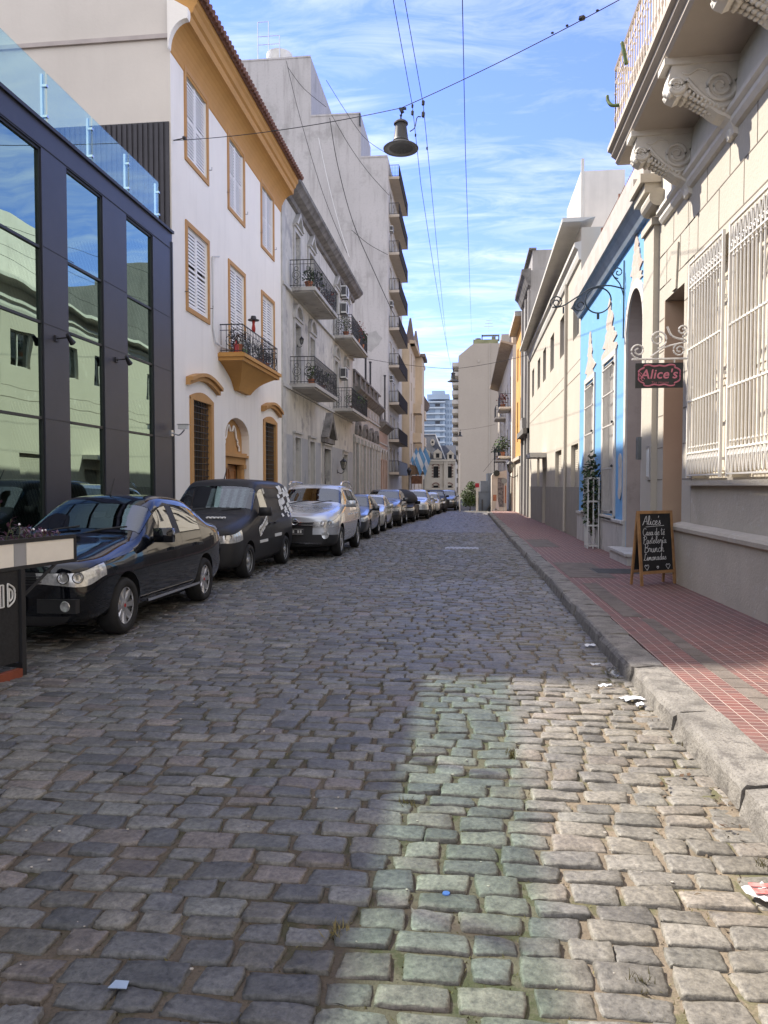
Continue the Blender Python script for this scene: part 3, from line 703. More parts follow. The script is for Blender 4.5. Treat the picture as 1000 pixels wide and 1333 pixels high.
m=MB(L); m.lathe([(.17,.33),(.17,.35),(.09,.37),(.07,.46),(0,.47)],(.67,21.4,6.09),n=12); m.build('hat',M_iron,r_)
m=MB(L); m.tube([(.1,20.05,7.9),(.03,19.72,7.8),(.03,19.72,5.85),(.05,19.85,5.5),(.12,20.3,5.42),(.3,21.15,5.42)],.028,6); tag(m.build('drain_pipe',mat('pipe_white',(.6,.6,.6),.5,.1)),'thin white pipe running down to the ochre balcony','pipe')
# ---- grey weathered house with balconies
M_grey=mat('weathered_plaster',(.53,.51,.465),.95,.14,scale=.9,bump=.006,bscale=12,streak=.75,dirt=(.22,.205,.19),patch=.35,pcol=(.33,.32,.31),pscale=.8)
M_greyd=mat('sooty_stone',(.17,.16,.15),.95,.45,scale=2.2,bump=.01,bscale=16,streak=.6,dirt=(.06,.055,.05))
M_moul=mat('plaster_moulding',(.44,.43,.41),.9,.15,scale=3,streak=.4,dirt=(.25,.24,.23))
M_slabu=mat('balcony_slab',(.40,.385,.36),.9,.15,scale=2,patch=.3,pcol=(.26,.25,.24))
M_doorg=mat('grey_door',(.36,.38,.40),.6,.12,scale=4)
M_dado=mat('grey_paint',(.34,.35,.365),.85,.06,scale=1,patch=.25,pcol=(.24,.255,.28))
gh=thing('weathered_house','weathered grey three storey house with four iron balconies','house',(XL-5,36,0))
G0,G1=27.25,44.5
doors3=[(29.35,30.25,9.25,11.75),(32.0,32.9,9.25,11.75),(38.3,39.2,9.25,11.75),(41.6,42.4,9.25,11.75)]
doors2=[(29.3,30.3,5.5,8.1),(32.1,33.1,5.5,8.1),(38.2,39.2,5.5,8.1),(41.4,42.3,5.5,8.1)]
doors1=[(29.2,30.2,ZB,3.5),(32.0,33.0,ZB,3.5),(35.2,36.9,ZB,3.35),(40.9,42.2,ZB,3.3)]
m=MB(L); m.wall(G0,G1,ZB,13.0,[d+(.35,) for d in doors3+doors2+doors1]); m.shell(13.5,G0,G1,ZB,13.7); m.build('wall',M_grey,gh)
for a,b in ((G0+.01,29.0),(30.4,31.82),(33.2,34.6),(37.5,40.7),(42.4,G1-.01)):
    m=MB(L); m.box(.001,.012,a,b,ZB,3.55)
    if a<28: m.box(.013,.02,a,b,ZB,1.9)
    if a==37.5: m.box(.013,.02,39.6,b,ZB,2.1)
    m.build('painted_dado',M_dado,gh)
m=MB(L)
m.prism([(0,12.55),(.12,12.6),(.16,12.75),(.42,12.86),(.55,13.0),(.62,13.05),(.64,13.18),(0,13.2)],G0+.05,G1+.02,1)
m.box(-.3,.12,G0+.05,G1,13.2,13.75)
u=G0+.4
while u<G1-.4: m.box(-.34,.2,u,u+.4,13.2,13.9); u+=2.4
m.box(-.35,.22,G0+.05,G1,13.751,13.83)
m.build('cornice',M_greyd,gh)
m=MB(L); m.box(0,.12,G0+.02,G1,9.1,9.22); m.box(0,.10,G0+.02,G1,5.30,5.42); m.box(0,.06,G0,G0+.5,ZB,12.5); m.box(0,.05,33.9,34.25,5.45,12.5) if False else None
m.build('string_course',M_moul,gh)
def doorset(fr,d,par,kind,mt=M_doorg):
    a,b,z0,z1=d; t=.16
    m=MB(fr); m.box(.001,.07,a-t,a,z0,z1); m.box(.001,.07,b,b+t,z0,z1); m.box(.001,.07,a-t,b+t,z1,z1+t); m.box(.001,.14,a-t-.05,b+t+.05,z1+t,z1+t+.08)
    c=(a+b)/2; hw=(b-a)/2+t+.05; zb=z1+t+.08
    if kind=='arch':
        n=12
        for k in range(n):
            x0,x1=PI*k/n,PI*(k+1)/n; q=[]
            for x,rr in ((x0,1),(x1,1),(x1,.78),(x0,.78)): q.append((c-hw*rr*math.cos(x),zb+hw*.85*rr*math.sin(x)))
            m.hexa([(.001,*q[0]),(.001,*q[1]),(.001,*q[2]),(.001,*q[3]),(.15,*q[0]),(.15,*q[1]),(.15,*q[2]),(.15,*q[3])])
    elif kind=='ped':
        for s_ in (-1,1): m.hexa([(.001,c+s_*hw,zb),(.001,c,zb+.62),(.001,c,zb+.46),(.001,c+s_*(hw-.2),zb),(.2,c+s_*hw,zb),(.2,c,zb+.62),(.2,c,zb+.46),(.2,c+s_*(hw-.2),zb)])
    fo=m.build('doorway',M_moul,par)
    m=MB(fr)
    for (x0,x1) in ((a,c-.005),(c+.005,b)):
        m.box(-.30,-.24,x0,x1,z0,z1)
        for (y0,y1) in ((z0+.15,z0+.8),(z0+.95,z1-.15)): frame_strip(m,x0+.06,x1-.06,y0,y1,.03,-.241,-.222)
    m.build('door',mt,fo); return fo
for d in doors3: doorset(L,d,gh,'ped')
for d in doors2: doorset(L,d,gh,'arch')
for i,d in enumerate(doors1):
    doorset(L,d,gh,'none',M_doorg if i!=2 else mat('black_door',(.035,.036,.04),.5,.1))
m=MB(L)   # big gable over the entrance
c=36.05; 
m.box(.0,.2,34.75,37.35,3.62,3.86)
for s_ in (-1,1): m.hexa([(.0,c+s_*1.35,3.86),(.0,c,5.15),(.0,c,4.72),(.0,c+s_*.95,3.86),(.34,c+s_*1.35,3.86),(.34,c,5.15),(.34,c,4.72),(.34,c+s_*.95,3.86)])
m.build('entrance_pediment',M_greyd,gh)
def balcony(fr,u0,u1,pr,z,par,mt,rm,orn=True,h=1.05,name='balcony',pitch=.13):
    m=MB(fr); m.box(0,pr,u0,u1,z-.14,z).bevel(.02,1); m.box(0,pr-.1,u0+.1,u1-.1,z-.19,z-.141)
    bo=m.build(name,mt,par); railing(fr,u0+.05,u1-.05,pr-.06,z,z+h,bo,rm,pitch=pitch,orn=orn); return bo
for (a,b) in ((28.5,33.5),(37.8,43.8)):
    for z in (9.3,5.55): balcony(L,a,b,1.05,z,gh,M_slabu,M_iron)
# pots on those balconies
k=0
for (x,y,z,rad,mt,lab) in ((.7,28.9,9.3,.32,M_leaf2,'dark leafy pot plant at the near end of the upper near balcony'),(.8,29.8,9.3,.36,M_leaf2,'tall leafy pot plant behind the upper near balcony rail'),(.8,32.4,9.3,.3,M_redfl,'reddish pot plant at the far end of the upper near balcony'),
  (.6,38.4,9.3,.42,M_leaf,'bushy green pot plant on the upper far balcony'),(.9,40.4,9.3,.5,M_redfl,'red flowering plant spilling over the upper far balcony'),(.9,42,9.3,.45,M_leaf2,'dark green plant at the far end of the upper far balcony'),
  (.7,29.4,5.55,.3,M_leaf,'wiry pot plant at the near end of the lower near balcony'),(.75,31.2,5.55,.34,M_leaf2,'dark pot plant midway on the lower near balcony'),(.8,39.6,5.55,.45,M_leaf,'leafy plant climbing the lower far balcony rail'),(.8,41.4,5.55,.55,M_leaf2,'big dark ivy plant on the lower far balcony')):
    k+=1; leafy('potted_plant',lab,L(x,y,z),rad,150,mt,pot=.16,seed=20+k,leaf=.1)
def ac(fr,u,z,lab,w=.06,s=1):
    r_=thing('air_conditioner',lab,'air conditioner',fr(.2,u,z))
    m=MB(fr); m.box(w,w+.3,u-.42*s,u+.42*s,z,z+.58*s).bevel(.02,1); m.build('casing',mat('ac_white',(.62,.62,.60),.5,.08),r_)
    m=MB(fr); 
    for rr in (.06,.12,.18,.24): m.tube([(w+.305,u-.1+rr*s*math.cos(x),z+.29*s+rr*s*math.sin(x)) for x in np.linspace(0,2*PI,15)],.008,4,False)
    for x in (-.30,): m.box(w+.3,w+.306,u-.34*s,u+.14*s,z+.05,z+.53*s)
    m.box(w+.02,w+.28,u-.424*s,u-.42*s,z+.08,z+.5*s)
    m.build('fan_grille',mat('ac_dark',(.08,.08,.085),.7,0),r_)
    m=MB(fr)
    for x in (u-.3*s,u+.3*s): m.box(0,w+.28,x-.02,x+.02,z-.05,z-.001)
    m.build('bracket',M_iron,r_)
ac(L,40.4,12.0-.15,'topmost white air conditioner above the upper far balcony'); ac(L,40.4,11.05-.1,'white air conditioner just below the topmost one on the weathered house'); ac(L,40.2,7.4,'white air conditioner above the lower far balcony')
# wall lanterns
def lantern(fr,u,z,lab,s=1):
    r_=thing('wall_lantern',lab,'lantern',fr(0,u,z))
    m=MB(fr); m.tube(catmull([(0,u,z-.3*s),(.25*s,u,z-.42*s),(.45*s,u,z-.3*s),(.42*s,u,z-.14*s)]),.025*s,6); m.box(0,.03,u-.05*s,u+.05*s,z-.42*s,z-.18*s); m.build('arm',M_iron,r_)
    c=(.42*s,u,z)
    m=MB(fr); m.lathe([(.03*s,-.2*s),(.1*s,-.14*s),(.11*s,-.12*s)],c,n=6); m.lathe([(.21*s,.3*s),(.22*s,.33*s),(.09*s,.47*s),(.03*s,.5*s),(.02*s,.6*s),(0,.6*s)],c,n=6)
    for k in range(6): a=2*PI*k/6; m.tube([(c[0]+.11*s*math.cos(a),c[1]+.11*s*math.sin(a),c[2]-.12*s),(c[0]+.21*s*math.cos(a),c[1]+.21*s*math.sin(a),c[2]+.3*s)],.012*s,4)
    m.build('lamp_cage',M_iron,r_)
    m=MB(fr); m.lathe([(.1*s,-.12*s),(.2*s,.3*s)],c,n=6); m.build('lamp_glass',glass('lantern_glass',(.5,.5,.45),.15),r_)
lantern(L,39.0,2.55,'big black wall lantern on the weathered house beside the entrance',.85); lantern(L,29.85,7.4,'black wall lantern between the lower balcony doors of the weathered house',.45)
# ---- low house with balustrade and arched hoods
M_brown=mat('grey_brown_plaster',(.42,.395,.36),.95,.15,scale=1.2,bump=.006,streak=.7,dirt=(.15,.13,.12))
M_pink=mat('pinkish_plaster',(.42,.30,.235),.95,.15,scale=1.2,bump=.006,streak=.5,dirt=(.2,.13,.1))
lh=thing('low_house','low grey house with balustrade and arched hoods over tall doors','house',(XL-5,51,0))
op=[(45.6,46.7,ZB,4.2),(48.9,50.0,ZB,4.2),(52.0,53.0,ZB,4.2),(54.9,55.9,ZB,4.2)]
m=MB(L); m.wall(44.51,57.95,ZB,7.3,[o+(.5,) for o in op]); m.shell(5.6,44.51,57.95,ZB,7.3); m.build('wall',M_brown,lh)
m=MB(L); m.box(-14,-5.601,44.6,56,ZB,18); m.build('shade_block',M_brown,lh)  # unseen block added to shade the road short of the crossing
m=MB(L)
m.prism([(0,7.0),(.15,7.1),(.4,7.35),(.5,7.42),(.5,7.55),(0,7.6)],44.5,57.95,1); m.box(-.2,.1,44.5,57.95,7.6,7.75); m.box(-.22,.14,44.5,57.95,8.5,8.62)
u=44.6
while u<57.8: m.box(-.2,.12,u,u+.5,7.75,8.5); u+=2.2
u=45.2
while u<57.6: m.lathe([(.04,7.75),(.09,7.95),(.035,8.2),(.06,8.5)],(-.04,u,0),n=6); u+=.24
m.build('balustrade',M_greyd,lh)
m=MB(L)
m.box(0,.1,44.55,57.9,4.55,4.68); m.box(0,.1,44.55,57.9,6.1,6.2)
for u in np.linspace(44.8,57.4,9): m.box(.0,.14,u-.2,u+.2,ZB,4.5); m.box(0,.2,u-.26,u+.26,4.2,4.54)
for k,u in enumerate(np.linspace(45.4,57.1,8)): m.box(.0,.05,u-.45,u+.45,6.35,6.85)
m.build('pilasters',M_moul,lh)
for o in op:
    m=MB(L); c=(o[0]+o[1])/2; n=10; hw=1.0
    for k in range(n):
        x0,x1=PI*k/n,PI*(k+1)/n; q=[]
        for x,rr in ((x0,1),(x1,1),(x1,.7),(x0,.7)): q.append((c-hw*rr*math.cos(x),4.7+.95*rr*math.sin(x)))
        m.hexa([(.001,*p) for p in q]+[(.2,*p) for p in q])
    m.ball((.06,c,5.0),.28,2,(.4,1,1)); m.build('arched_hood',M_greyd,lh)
for o in op:
    m=MB(L); m.box(-.42,-.36,o[0],o[1],ZB,o[3]); m.box(-.36,-.32,(o[0]+o[1])/2-.03,(o[0]+o[1])/2+.03,ZB,o[3]); m.build('door',M_dark,lh)
# ---- small salmon house
sh=thing('salmon_house','small salmon coloured house with dark tall doors','house',(XL-5,61,0))
op=[(58.9,59.7,ZB,3.6),(60.6,61.4,ZB,3.6),(62.4,63.2,ZB,3.6)]
m=MB(L); m.wall(57.96,63.95,ZB,6.2,[o+(.4,) for o in op]); m.shell(6,57.96,63.95,ZB,6.2); m.build('wall',M_pink,sh)
m=MB(L); m.prism([(0,5.9),(.1,6.0),(.4,6.3),(.55,6.4),(.55,6.55),(0,6.6)],57.97,63.95,1); m.build('cornice',M_greyd,sh); m=MB(L); m.prism([(57.97,6.601),(63.95,6.601),(63.95,6.95),(59.3,6.95),(59.2,7.4),(57.97,7.4)],-.3,.1,0); m.build('parapet',M_greyd,sh)
m=MB(L)
m.box(0,.06,58,63.9,4.9,5.0)
for o in op:
    c=(o[0]+o[1])/2; n=10; hw=.75
    for k in range(n):
        x0,x1=PI*k/n,PI*(k+1)/n; q=[]
        for x,rr in ((x0,1),(x1,1),(x1,.85),(x0,.85)): q.append((c-hw*rr*math.cos(x),3.7+.9*rr*math.sin(x)))
        m.hexa([(.001,*p) for p in q]+[(.1,*p) for p in q])
m.build('arch_moulding',M_moul,sh)
for o in op: m=MB(L); m.box(-.36,-.3,o[0],o[1],ZB,o[3]); m.build('door',M_dark,sh)
# black flue pipes
for (u,w_,z0,z1,lab) in ((53.0,-.4,8.62,11.2,'black flue pipe on the balustrade roof, nearer one'),(56.3,-.5,8.62,10.9,'black flue pipe on the balustrade roof, further one'),(62.6,-.1,7.0,10.8,'tall black flue pipe on the salmon house roof')):
    m=MB(L); m.tube([(w_,u,z0),(w_,u,z1)],.075,8); m.lathe([(.11,z1),(.11,z1+.12),(0,z1+.14)],(w_,u,0),n=8); tag(m.build('flue_pipe',M_iron),lab,'chimney pipe')
# ---- tall apartment block with blind wall
M_blind=mat('blind_wall_render',(.42,.405,.405),.95,.06,scale=.25,bump=.01,bscale=6,streak=.8,dirt=(.25,.24,.235),patch=.35,pcol=(.34,.33,.325),pscale=.35,fine=.15)
M_apt=mat('apartment_plaster',(.50,.45,.38),.9,.08,scale=.6,streak=.3,dirt=(.3,.26,.22))
M_balcu=mat('balcony_underside',(.44,.385,.32),.9,.08)
M_balf=mat('balcony_front_black',(.034,.026,.02),.95,.1,spec=.1)
XT=-7.875; T=Fr(XT,1)
ta=thing('apartment_block','tall grey apartment block with stepped blind wall and balconies','building',(XT-6,80,0))
A0,A1=72.0,87.7
Y=FrY(A0)
m=MB(Y)
for (p0,p1,zt_,dp) in ((-10.5,XT,33.3,15.7),(-15.4,-10.5,37.5,7.2),(-23.1,-15.4,43.2,11.5)):
    m.face([(0,p0,ZB),(0,p1,ZB),(0,p1,zt_),(0,p0,zt_)]); (m.face([(0,p1,ZB),(-dp,p1,ZB),(-dp,p1,zt_),(0,p1,zt_)]) if p1<XT-.1 else None); m.face([(0,p0,zt_),(0,p1,zt_),(-dp,p1,zt_),(-dp,p0,zt_)]); m.face([(-dp,p0,ZB),(-dp,p1,ZB),(-dp,p1,zt_),(-dp,p0,zt_)]); m.face([(0,p0,ZB),(-dp,p0,ZB),(-dp,p0,zt_),(0,p0,zt_)])
    m.box(.002,.05,p0,p1-.01,zt_-.02,zt_+.14)
m.build('blind_wall',M_blind,ta)
zs=[31.9-3.68*k for k in range(8)]+[2.9]
op=[]
for z in zs: op+=[(73.8,75.8,z,z+2.5),(77.2,79.2,z,z+2.5),(81.5,83.2,z+.9,z+2.4)]
op=[o for o in op if o[3]<33]
m=MB(T); m.wall(A0,A1,ZB,33.2,[o+(.25,) for o in op]); m.build('wall',M_apt,ta)
for o in op:
    m=MB(T); frame_strip(m,o[0],o[1],o[2],o[3],.08,-.18,-.1); m.box(-.18,-.1,(o[0]+o[1])/2-.04,(o[0]+o[1])/2+.04,o[2]+.08,o[3]-.08); fo=m.build('window',M_shut,ta)
    m=MB(T); m.face([(-.2,o[0],o[2]),(-.2,o[1],o[2]),(-.2,o[1],o[3]),(-.2,o[0],o[3])]); m.build('pane',M_gl_win,fo)
for i,z in enumerate(zs):
    m=MB(T); b0,b1=73.2,83.4; pr=1.0
    m.box(0,pr,b0,b1,z-.25,z); bo=m.build('balcony',M_balcu,ta)
    m=MB(T); m.box(pr-.03,pr+.015,b0+.1,b1,z-.26,z+1.05); m.build('front_panel',M_balf if i<8 else mat('grey_panel',(.12,.12,.12),.7,.1),bo)
    railing(T,b0+.03,b1-.03,pr-.05,z,z+1.1,bo,M_iron,pitch=.16,orn=False,r=.012,top=.03)
for i in (1,3,5): ac(T,74,zs[i]-1.45,['','small air conditioner below the second balcony from the top of the tall block','','small air conditioner below the fourth balcony of the tall block','','small air conditioner below the sixth balcony of the tall block'][i],w=.03,s=.9)
wt=thing('water_tank','white round water tank with ladder rail on the tall block','water tank',(-19.1,74.3,43.3))
m=MB(); m.lathe([(1.25,43.3),(1.3,43.4),(1.3,44.9),(.56,45.3),(0,45.35)],(-19.1,74.3,0),n=24); m.build('tank',mat('tank_white',(.62,.61,.58),.7,.1),wt,smooth=35)
m=MB()
for x in (-20.9,-19.8,-18.7):
    for y_ in (72.7,): m.tube([(x,y_,43.3),(x,y_,47.3 if x<-19 else 45.9)],.05,5)
for z in (45.1,45.9): m.tube([(-20.9,72.7,z),(-18.7,72.7,z)],.04,5)
m.tube([(-20.9,72.7,47.3),(-19.8,72.7,47.3)],.04,5)
m.build('ladder_rail',M_steel,wt)
m=MB(Y); m.box(.002,.35,-10.62,-10.5,36.3,37.4); tag(m.build('wall_vent',M_iron),'dark vent box on the step of the tall blind wall','vent')
m=MB(Y); g=random.Random(4); pts=[]
for k in range(16):
    a_=2*PI*k/16; pts.append((onY(478,445,A0)[0]+1.5*math.cos(a_)*(1+.25*g.uniform(-1,1))+.3*math.sin(2*a_),onY(478,445,A0)[1]+1.0*math.sin(a_)*(1+.25*g.uniform(-1,1))))
m.prism(pts,.002,.012,0)
m.build('repair_patch',mat('grey_patch',(.33,.325,.32),.95,.15,scale=1.5),ta)
# ---- cream building beyond, with bays
M_cr2=mat('warm_cream_stone',(.56,.44,.31),.9,.1,scale=.6,streak=.4,dirt=(.32,.23,.16))
cbd=thing('bay_house','warm cream building with projecting bays beyond the tall block','building',(XL-5,98,0))
C0,C1=87.8,109
op=[(u,u+1.2,z,z+2.2) for u in (90,94.5,103.5) for z in (4.5,8.2,11.9,15.4)]+[(90,91.5,ZB,2.6),(95,96.5,ZB,2.6),(104,105.5,ZB,2.6)]
m=MB(L); m.wall(C0,C1,ZB,18.4,[o+(.25,) for o in op]); m.shell(9,C0,C1,ZB,18.4)
m.box(0,.9,97.5,102,3.4,18.4); m.prism([(0,18.4),(.6,18.4),(.7,18.7),(0,18.8)],C0,C1,1)
m.build('wall',M_cr2,cbd)
for o in op: m=MB(L); m.box(-.24,-.2,o[0],o[1],o[2],o[3]); m.build('window',M_dark,cbd)
m=MB(L); 
for (u,z) in ((88.2,18.4),(97.4,18.8)):
    if u>90: m.build('turret_roof',mat('slate_brown',(.14,.11,.10),.8,.2),cbd); m=MB(L)
    m.hexa([(-.6,u,z),(.55,u,z),(.55,u+1.6,z),(-.6,u+1.6,z),(-.1,u+.75,z+3.2),(.1,u+.75,z+3.2),(.1,u+.85,z+3.2),(-.1,u+.85,z+3.2)])
m.box(.0,1.3,97.2,102.3,18.4,18.8)
m.build('turret_roof',mat('slate_brown',(.14,.11,.10),.8,.2),cbd)
for z in (3.7,7.3,11.0): 
    for u in (93.5,102.5): m=MB(L); m.box(0,1.0,u,u+3,z-.3,z); m.box(.9,1.0,u,u+3,z,z+.9); m.box(0,.9,u,u+.12,z,z+.9); m.build('balcony',M_cr2,cbd)
hb=thing('hotel','cream hotel with ornate entrance canopy further down the street','building',(XL-5,119,0))
m=MB(L); m.box(-8,.35,109.05,111.6,ZB,12.5); m.build('wall',mat('cream_grey',(.47,.42,.35),.9,.1,scale=.8),hb)
m=MB(L); m.prism([(.3,12.4),(1.0,12.8),(1.2,13.6),(.2,15.2),(-4,15.2),(-4,12.4)],109.05,111.6,1); m.build('roof',mat('slate_brown',(.14,.11,.10),.8,.2),hb)
for u in (109.6,):
    for z in (.2,4,7.4): m=MB(L); m.box(.352,.4,u,u+1.3,z,z+2.3); m.build('window',M_dark,hb)
# entrance canopy of the hotel and its signboard, on the front of the bay house
cn=thing('entrance_canopy','ornate brown entrance canopy below the three flags','canopy',L(.6,88.5,2.6))
m=MB(L); m.prism([(0,2.9),(1.5,2.9),(1.75,3.05),(1.7,3.2),(1.2,3.35),(.7,3.9),(0,4.1)],88.0,92.5,1); m.build('hood',mat('carved_brown',(.27,.17,.10),.8,.3,scale=4),cn)
m=MB(L); m.box(.25,1.5,87.9,88.0,1.75,2.7); m.build('signboard',mat('sign_brown',(.20,.085,.04),.6,.3,scale=3),cn)
for i,(u,tilt,lab) in enumerate(((88.3,.9,'blue and white flag nearest the street over the hotel canopy'),(87.6,.4,'blue and white flag in the middle over the hotel canopy'),(88.8,-.1,'blue and white flag closest to the wall over the hotel canopy'))):
    f=thing('flag',lab,'flag',L(.2,u,4.1),'flags over the hotel canopy')
    w0=.2+.55*i if i<2 else .1
    w0={0:1.0,1:.45,2:-.1}[i]
    m=MB(L); m.tube([(w0,u,4.0),(w0+.9,u-.4,6.2)],.035,6); m.build('flagpole',M_steel,f)
    cols_=[mat('flag_blue',(.17,.36,.58),.8,.1),mat('flag_white',(.75,.75,.75),.8,.03),mat('flag_blue',(.17,.36,.58),.8,.1)]
    for s_ in range(3):
        m=MB(L); n=8
        for k in range(n):
            def P_(t,q): return (w0+.85-.33*q+ .9*t*.75, u-.38+.12*math.sin(5*t+q), 6.1-.75*q-1.5*t-.25*t*q)
            a,b=k/n,(k+1)/n; m.face([P_(a,s_/1.5),P_(b,s_/1.5),P_(b,(s_+1)/1.5),P_(a,(s_+1)/1.5)])
        m.build('stripe',cols_[s_],f)
lp=thing('street_lamp','black wall lamp on a post under the lowest balcony','street lamp',L(.8,76,gz(76)))
m=MB(L); m.tube([(.9,76,-.5),(.9,76,2.6)],.05,8); m.build('post',M_iron,lp)
m=MB(L); m.lathe([(.1,2.6),(.22,3.05),(.26,3.1),(.1,3.35),(0,3.5)],(.9,76,0),n=8); m.build('lamp_head',M_iron,lp)
# ================================================================ right side of the street
XR=3.3; Rr=Fr(XR,-1)
def groove_mat(name,col):
    return mat(name,col,.9,.05,scale=1.2,bump=.006,bscale=22,streak=.12,dirt=(.4,.36,.3),patch=.08,pcol=(.5,.46,.39),pscale=2.2)
M_beige=groove_mat('beige_render',(.455,.415,.35))
M_beigeg=mat('grey_beige_plinth',(.475,.425,.345),.9,.09,scale=1.5,bump=.008,bscale=26,patch=.12,pcol=(.54,.52,.47),pscale=6,streak=.25,dirt=(.33,.30,.25))
M_joint=mat('render_joint',(.20,.17,.14),.95,.2)
M_stucco=mat('stucco_ornament',(.66,.62,.55),.85,.06,scale=5,bump=.004,bscale=60)
M_grl=mat('grille_paint',(.68,.65,.60),.5,.06,scale=7,spec=.4)
M_door_r=mat('oxblood_door',(.07,.016,.014),.4,.2)
M_tan=mat('tan_jamb',(.50,.36,.25),.85,.06,scale=1.5)
bh=thing('beige_house','beige house with stucco bracketed balcony and white window grille','house',(XR+4,5,0))
hol=[(11.95,13.1,ZB,4.68,.55),(9.93,11.4,1.65,4.8,.3),(8.1,9.75,1.65,4.8,.3),(2.8,5.9,1.65,4.8,.3),(-2,1.5,1.65,4.8,.3)]
m=MB(Rr); m.wall(-5,14.25,ZB,13.5,hol); m.shell(11,-5,14.25,ZB,13.5); m.build('wall',M_beige,bh)
m=MB(Rr); m.box(-.54,-.50,12.0,13.1,ZB,4.66); 
for z0,z1 in ((.4,1.3),(1.5,2.9)): frame_strip(m,12.1,12.95,z0,z1,.05,-.5,-.47)
m.build('door',M_door_r,bh)
m=MB(Rr); m.box(-.5,-.002,13.085,13.098,.14,4.67); m.build('door_jamb',M_tan,bh)
# plinth with rounded ledge, split by the door
pl=MB(Rr)
for a,b in ((-5,11.9),(13.15,14.2)):
    pl.prism([(0,-.4),(.13,-.4),(.13,.84),(.17,.87),(.175,.92),(.15,.955),(.06,.98),(0,.99)],a,b,1) if a<0 else pl.prism([(0,-.4),(.05,-.4),(.05,.84),(0,.86)],a,b,1)
pl.build('plinth',M_beigeg,bh)
m=MB(Rr); m.box(.001,.012,-5,11.42,.99,1.6); m.box(.0,.09,8.0,11.45,1.55,1.62); m.build('apron_panel',M_beigeg,bh)
# rusticated courses: thin joints proud as shadow lines of recessed mortar
m=MB(Rr)
for z in (1.65,2.2,2.75,3.3,3.85,4.4,4.95,5.5):
    for a,b in ((11.45,11.93),(13.12,13.45)): m.box(.001,.004,a,b,z-.008,z+.008)
    if z>4.8: m.box(.001,.004,7.6,13.45,z-.008,z+.008)
for z0,z1,us in ((4.95,5.5,(8.6,9.5,10.4,11.3,12.2,13.0)),(5.5,6.0,(8.2,9.1,10.0,10.9,11.8,12.6)),):
    for u in us: m.box(.001,.0045,u-.007,u+.007,z0,z1)
m.box(.001,.0045,11.44,11.455,1.0,4.95)
m.build('render_joints',M_joint,bh)
m=MB(Rr); 
for u in (12.45,12.6): m.hexa([(.001,u-.1,4.7),(.001,u+.12,4.7),(.001,u+.22,5.4),(.001,u-.2,5.4),(.03,u-.1,4.7),(.03,u+.12,4.7),(.03,u+.22,5.4),(.03,u-.2,5.4)]) if u==12.45 else None
m.build('keystone',M_beige,bh)
# frieze under the balcony
m=MB(Rr); m.prism([(0,5.98),(.05,6.0),(.09,6.06),(.09,6.12),(.14,6.16),(.14,6.22),(.06,6.26),(0,6.9)],-5,13.2,1); m.build('string_course',M_stucco,bh)
# corner pilaster strip with capital
m=MB(Rr); m.box(0,.10,13.5,14.24,ZB,6.1); m.box(0,.15,13.46,14.25,6.1,6.22); m.tube([(.14,13.05,6.42),(.14,13.7,6.42)],.15,14); m.box(0,.28,13.44,14.26,6.64,6.8); m.box(0,.36,13.40,14.28,6.8,6.95)
m.box(0,.06,13.44,14.26,.0,.8)
m.build('pilaster',M_beige,bh)
# balcony
m=MB(Rr); m.prism([(0,6.86),(.86,6.86),(.9,6.9),(.9,6.95),(.97,7.0),(.97,7.05),(1.03,7.08),(1.03,7.15),(0,7.15)],-5,12.8,1)
bo=m.build('balcony',mat('tan_soffit',(.47,.41,.345),.9,.06,scale=1.5),bh)
m=MB(Rr)
zt=8.35; w_=.93
for (p0,p1) in (((w_,-3),(w_,12.68)),((0.05,12.68),(w_,12.68))):
    m.tube([(*p0,zt),(*p1,zt)],.03,6); m.tube([(*p0,7.25),(*p1,7.25)],.02,5); m.tube([(*p0,zt-.22),(*p1,zt-.22)],.014,5)
    d=math.dist(p0,p1); n=int(d/.155)
    for k in range(n+1):
        t=k/n; a=p0[0]+(p1[0]-p0[0])*t; b=p0[1]+(p1[1]-p0[1])*t
        if b<4: continue
        m.tube([(a,b,7.15),(a,b,7.5),(a,b,7.56),(a,b,7.62),(a,b,zt)],[.011,.011,.026,.011,.011],5,False)
        m.tube([(a,b,7.93),(a,b,7.96),(a,b,7.99)],[.01,.024,.01],5,False)
m.build('railing',mat('railing_paint',(.58,.50,.43),.6,.15,scale=6),bo)
def corbel():
    m=MB(Rr); wd=.13
    # side profile of an S console: scroll by the wall, small scroll at the front
    prof=[(0,6.80),(.80,6.80),(.82,6.70),(.85,6.58),(.82,6.45),(.74,6.39),(.66,6.42),(.6,6.5),(.53,6.45),(.44,6.34),(.34,6.24),(.24,6.16),(.15,6.12),(.10,6.08),(.07,6.0),(.05,5.92),(0,5.9)]
    m.prism(prof,-wd,wd,1); m.box(0,.9,-wd-.03,wd+.03,6.78,6.862)
    return m
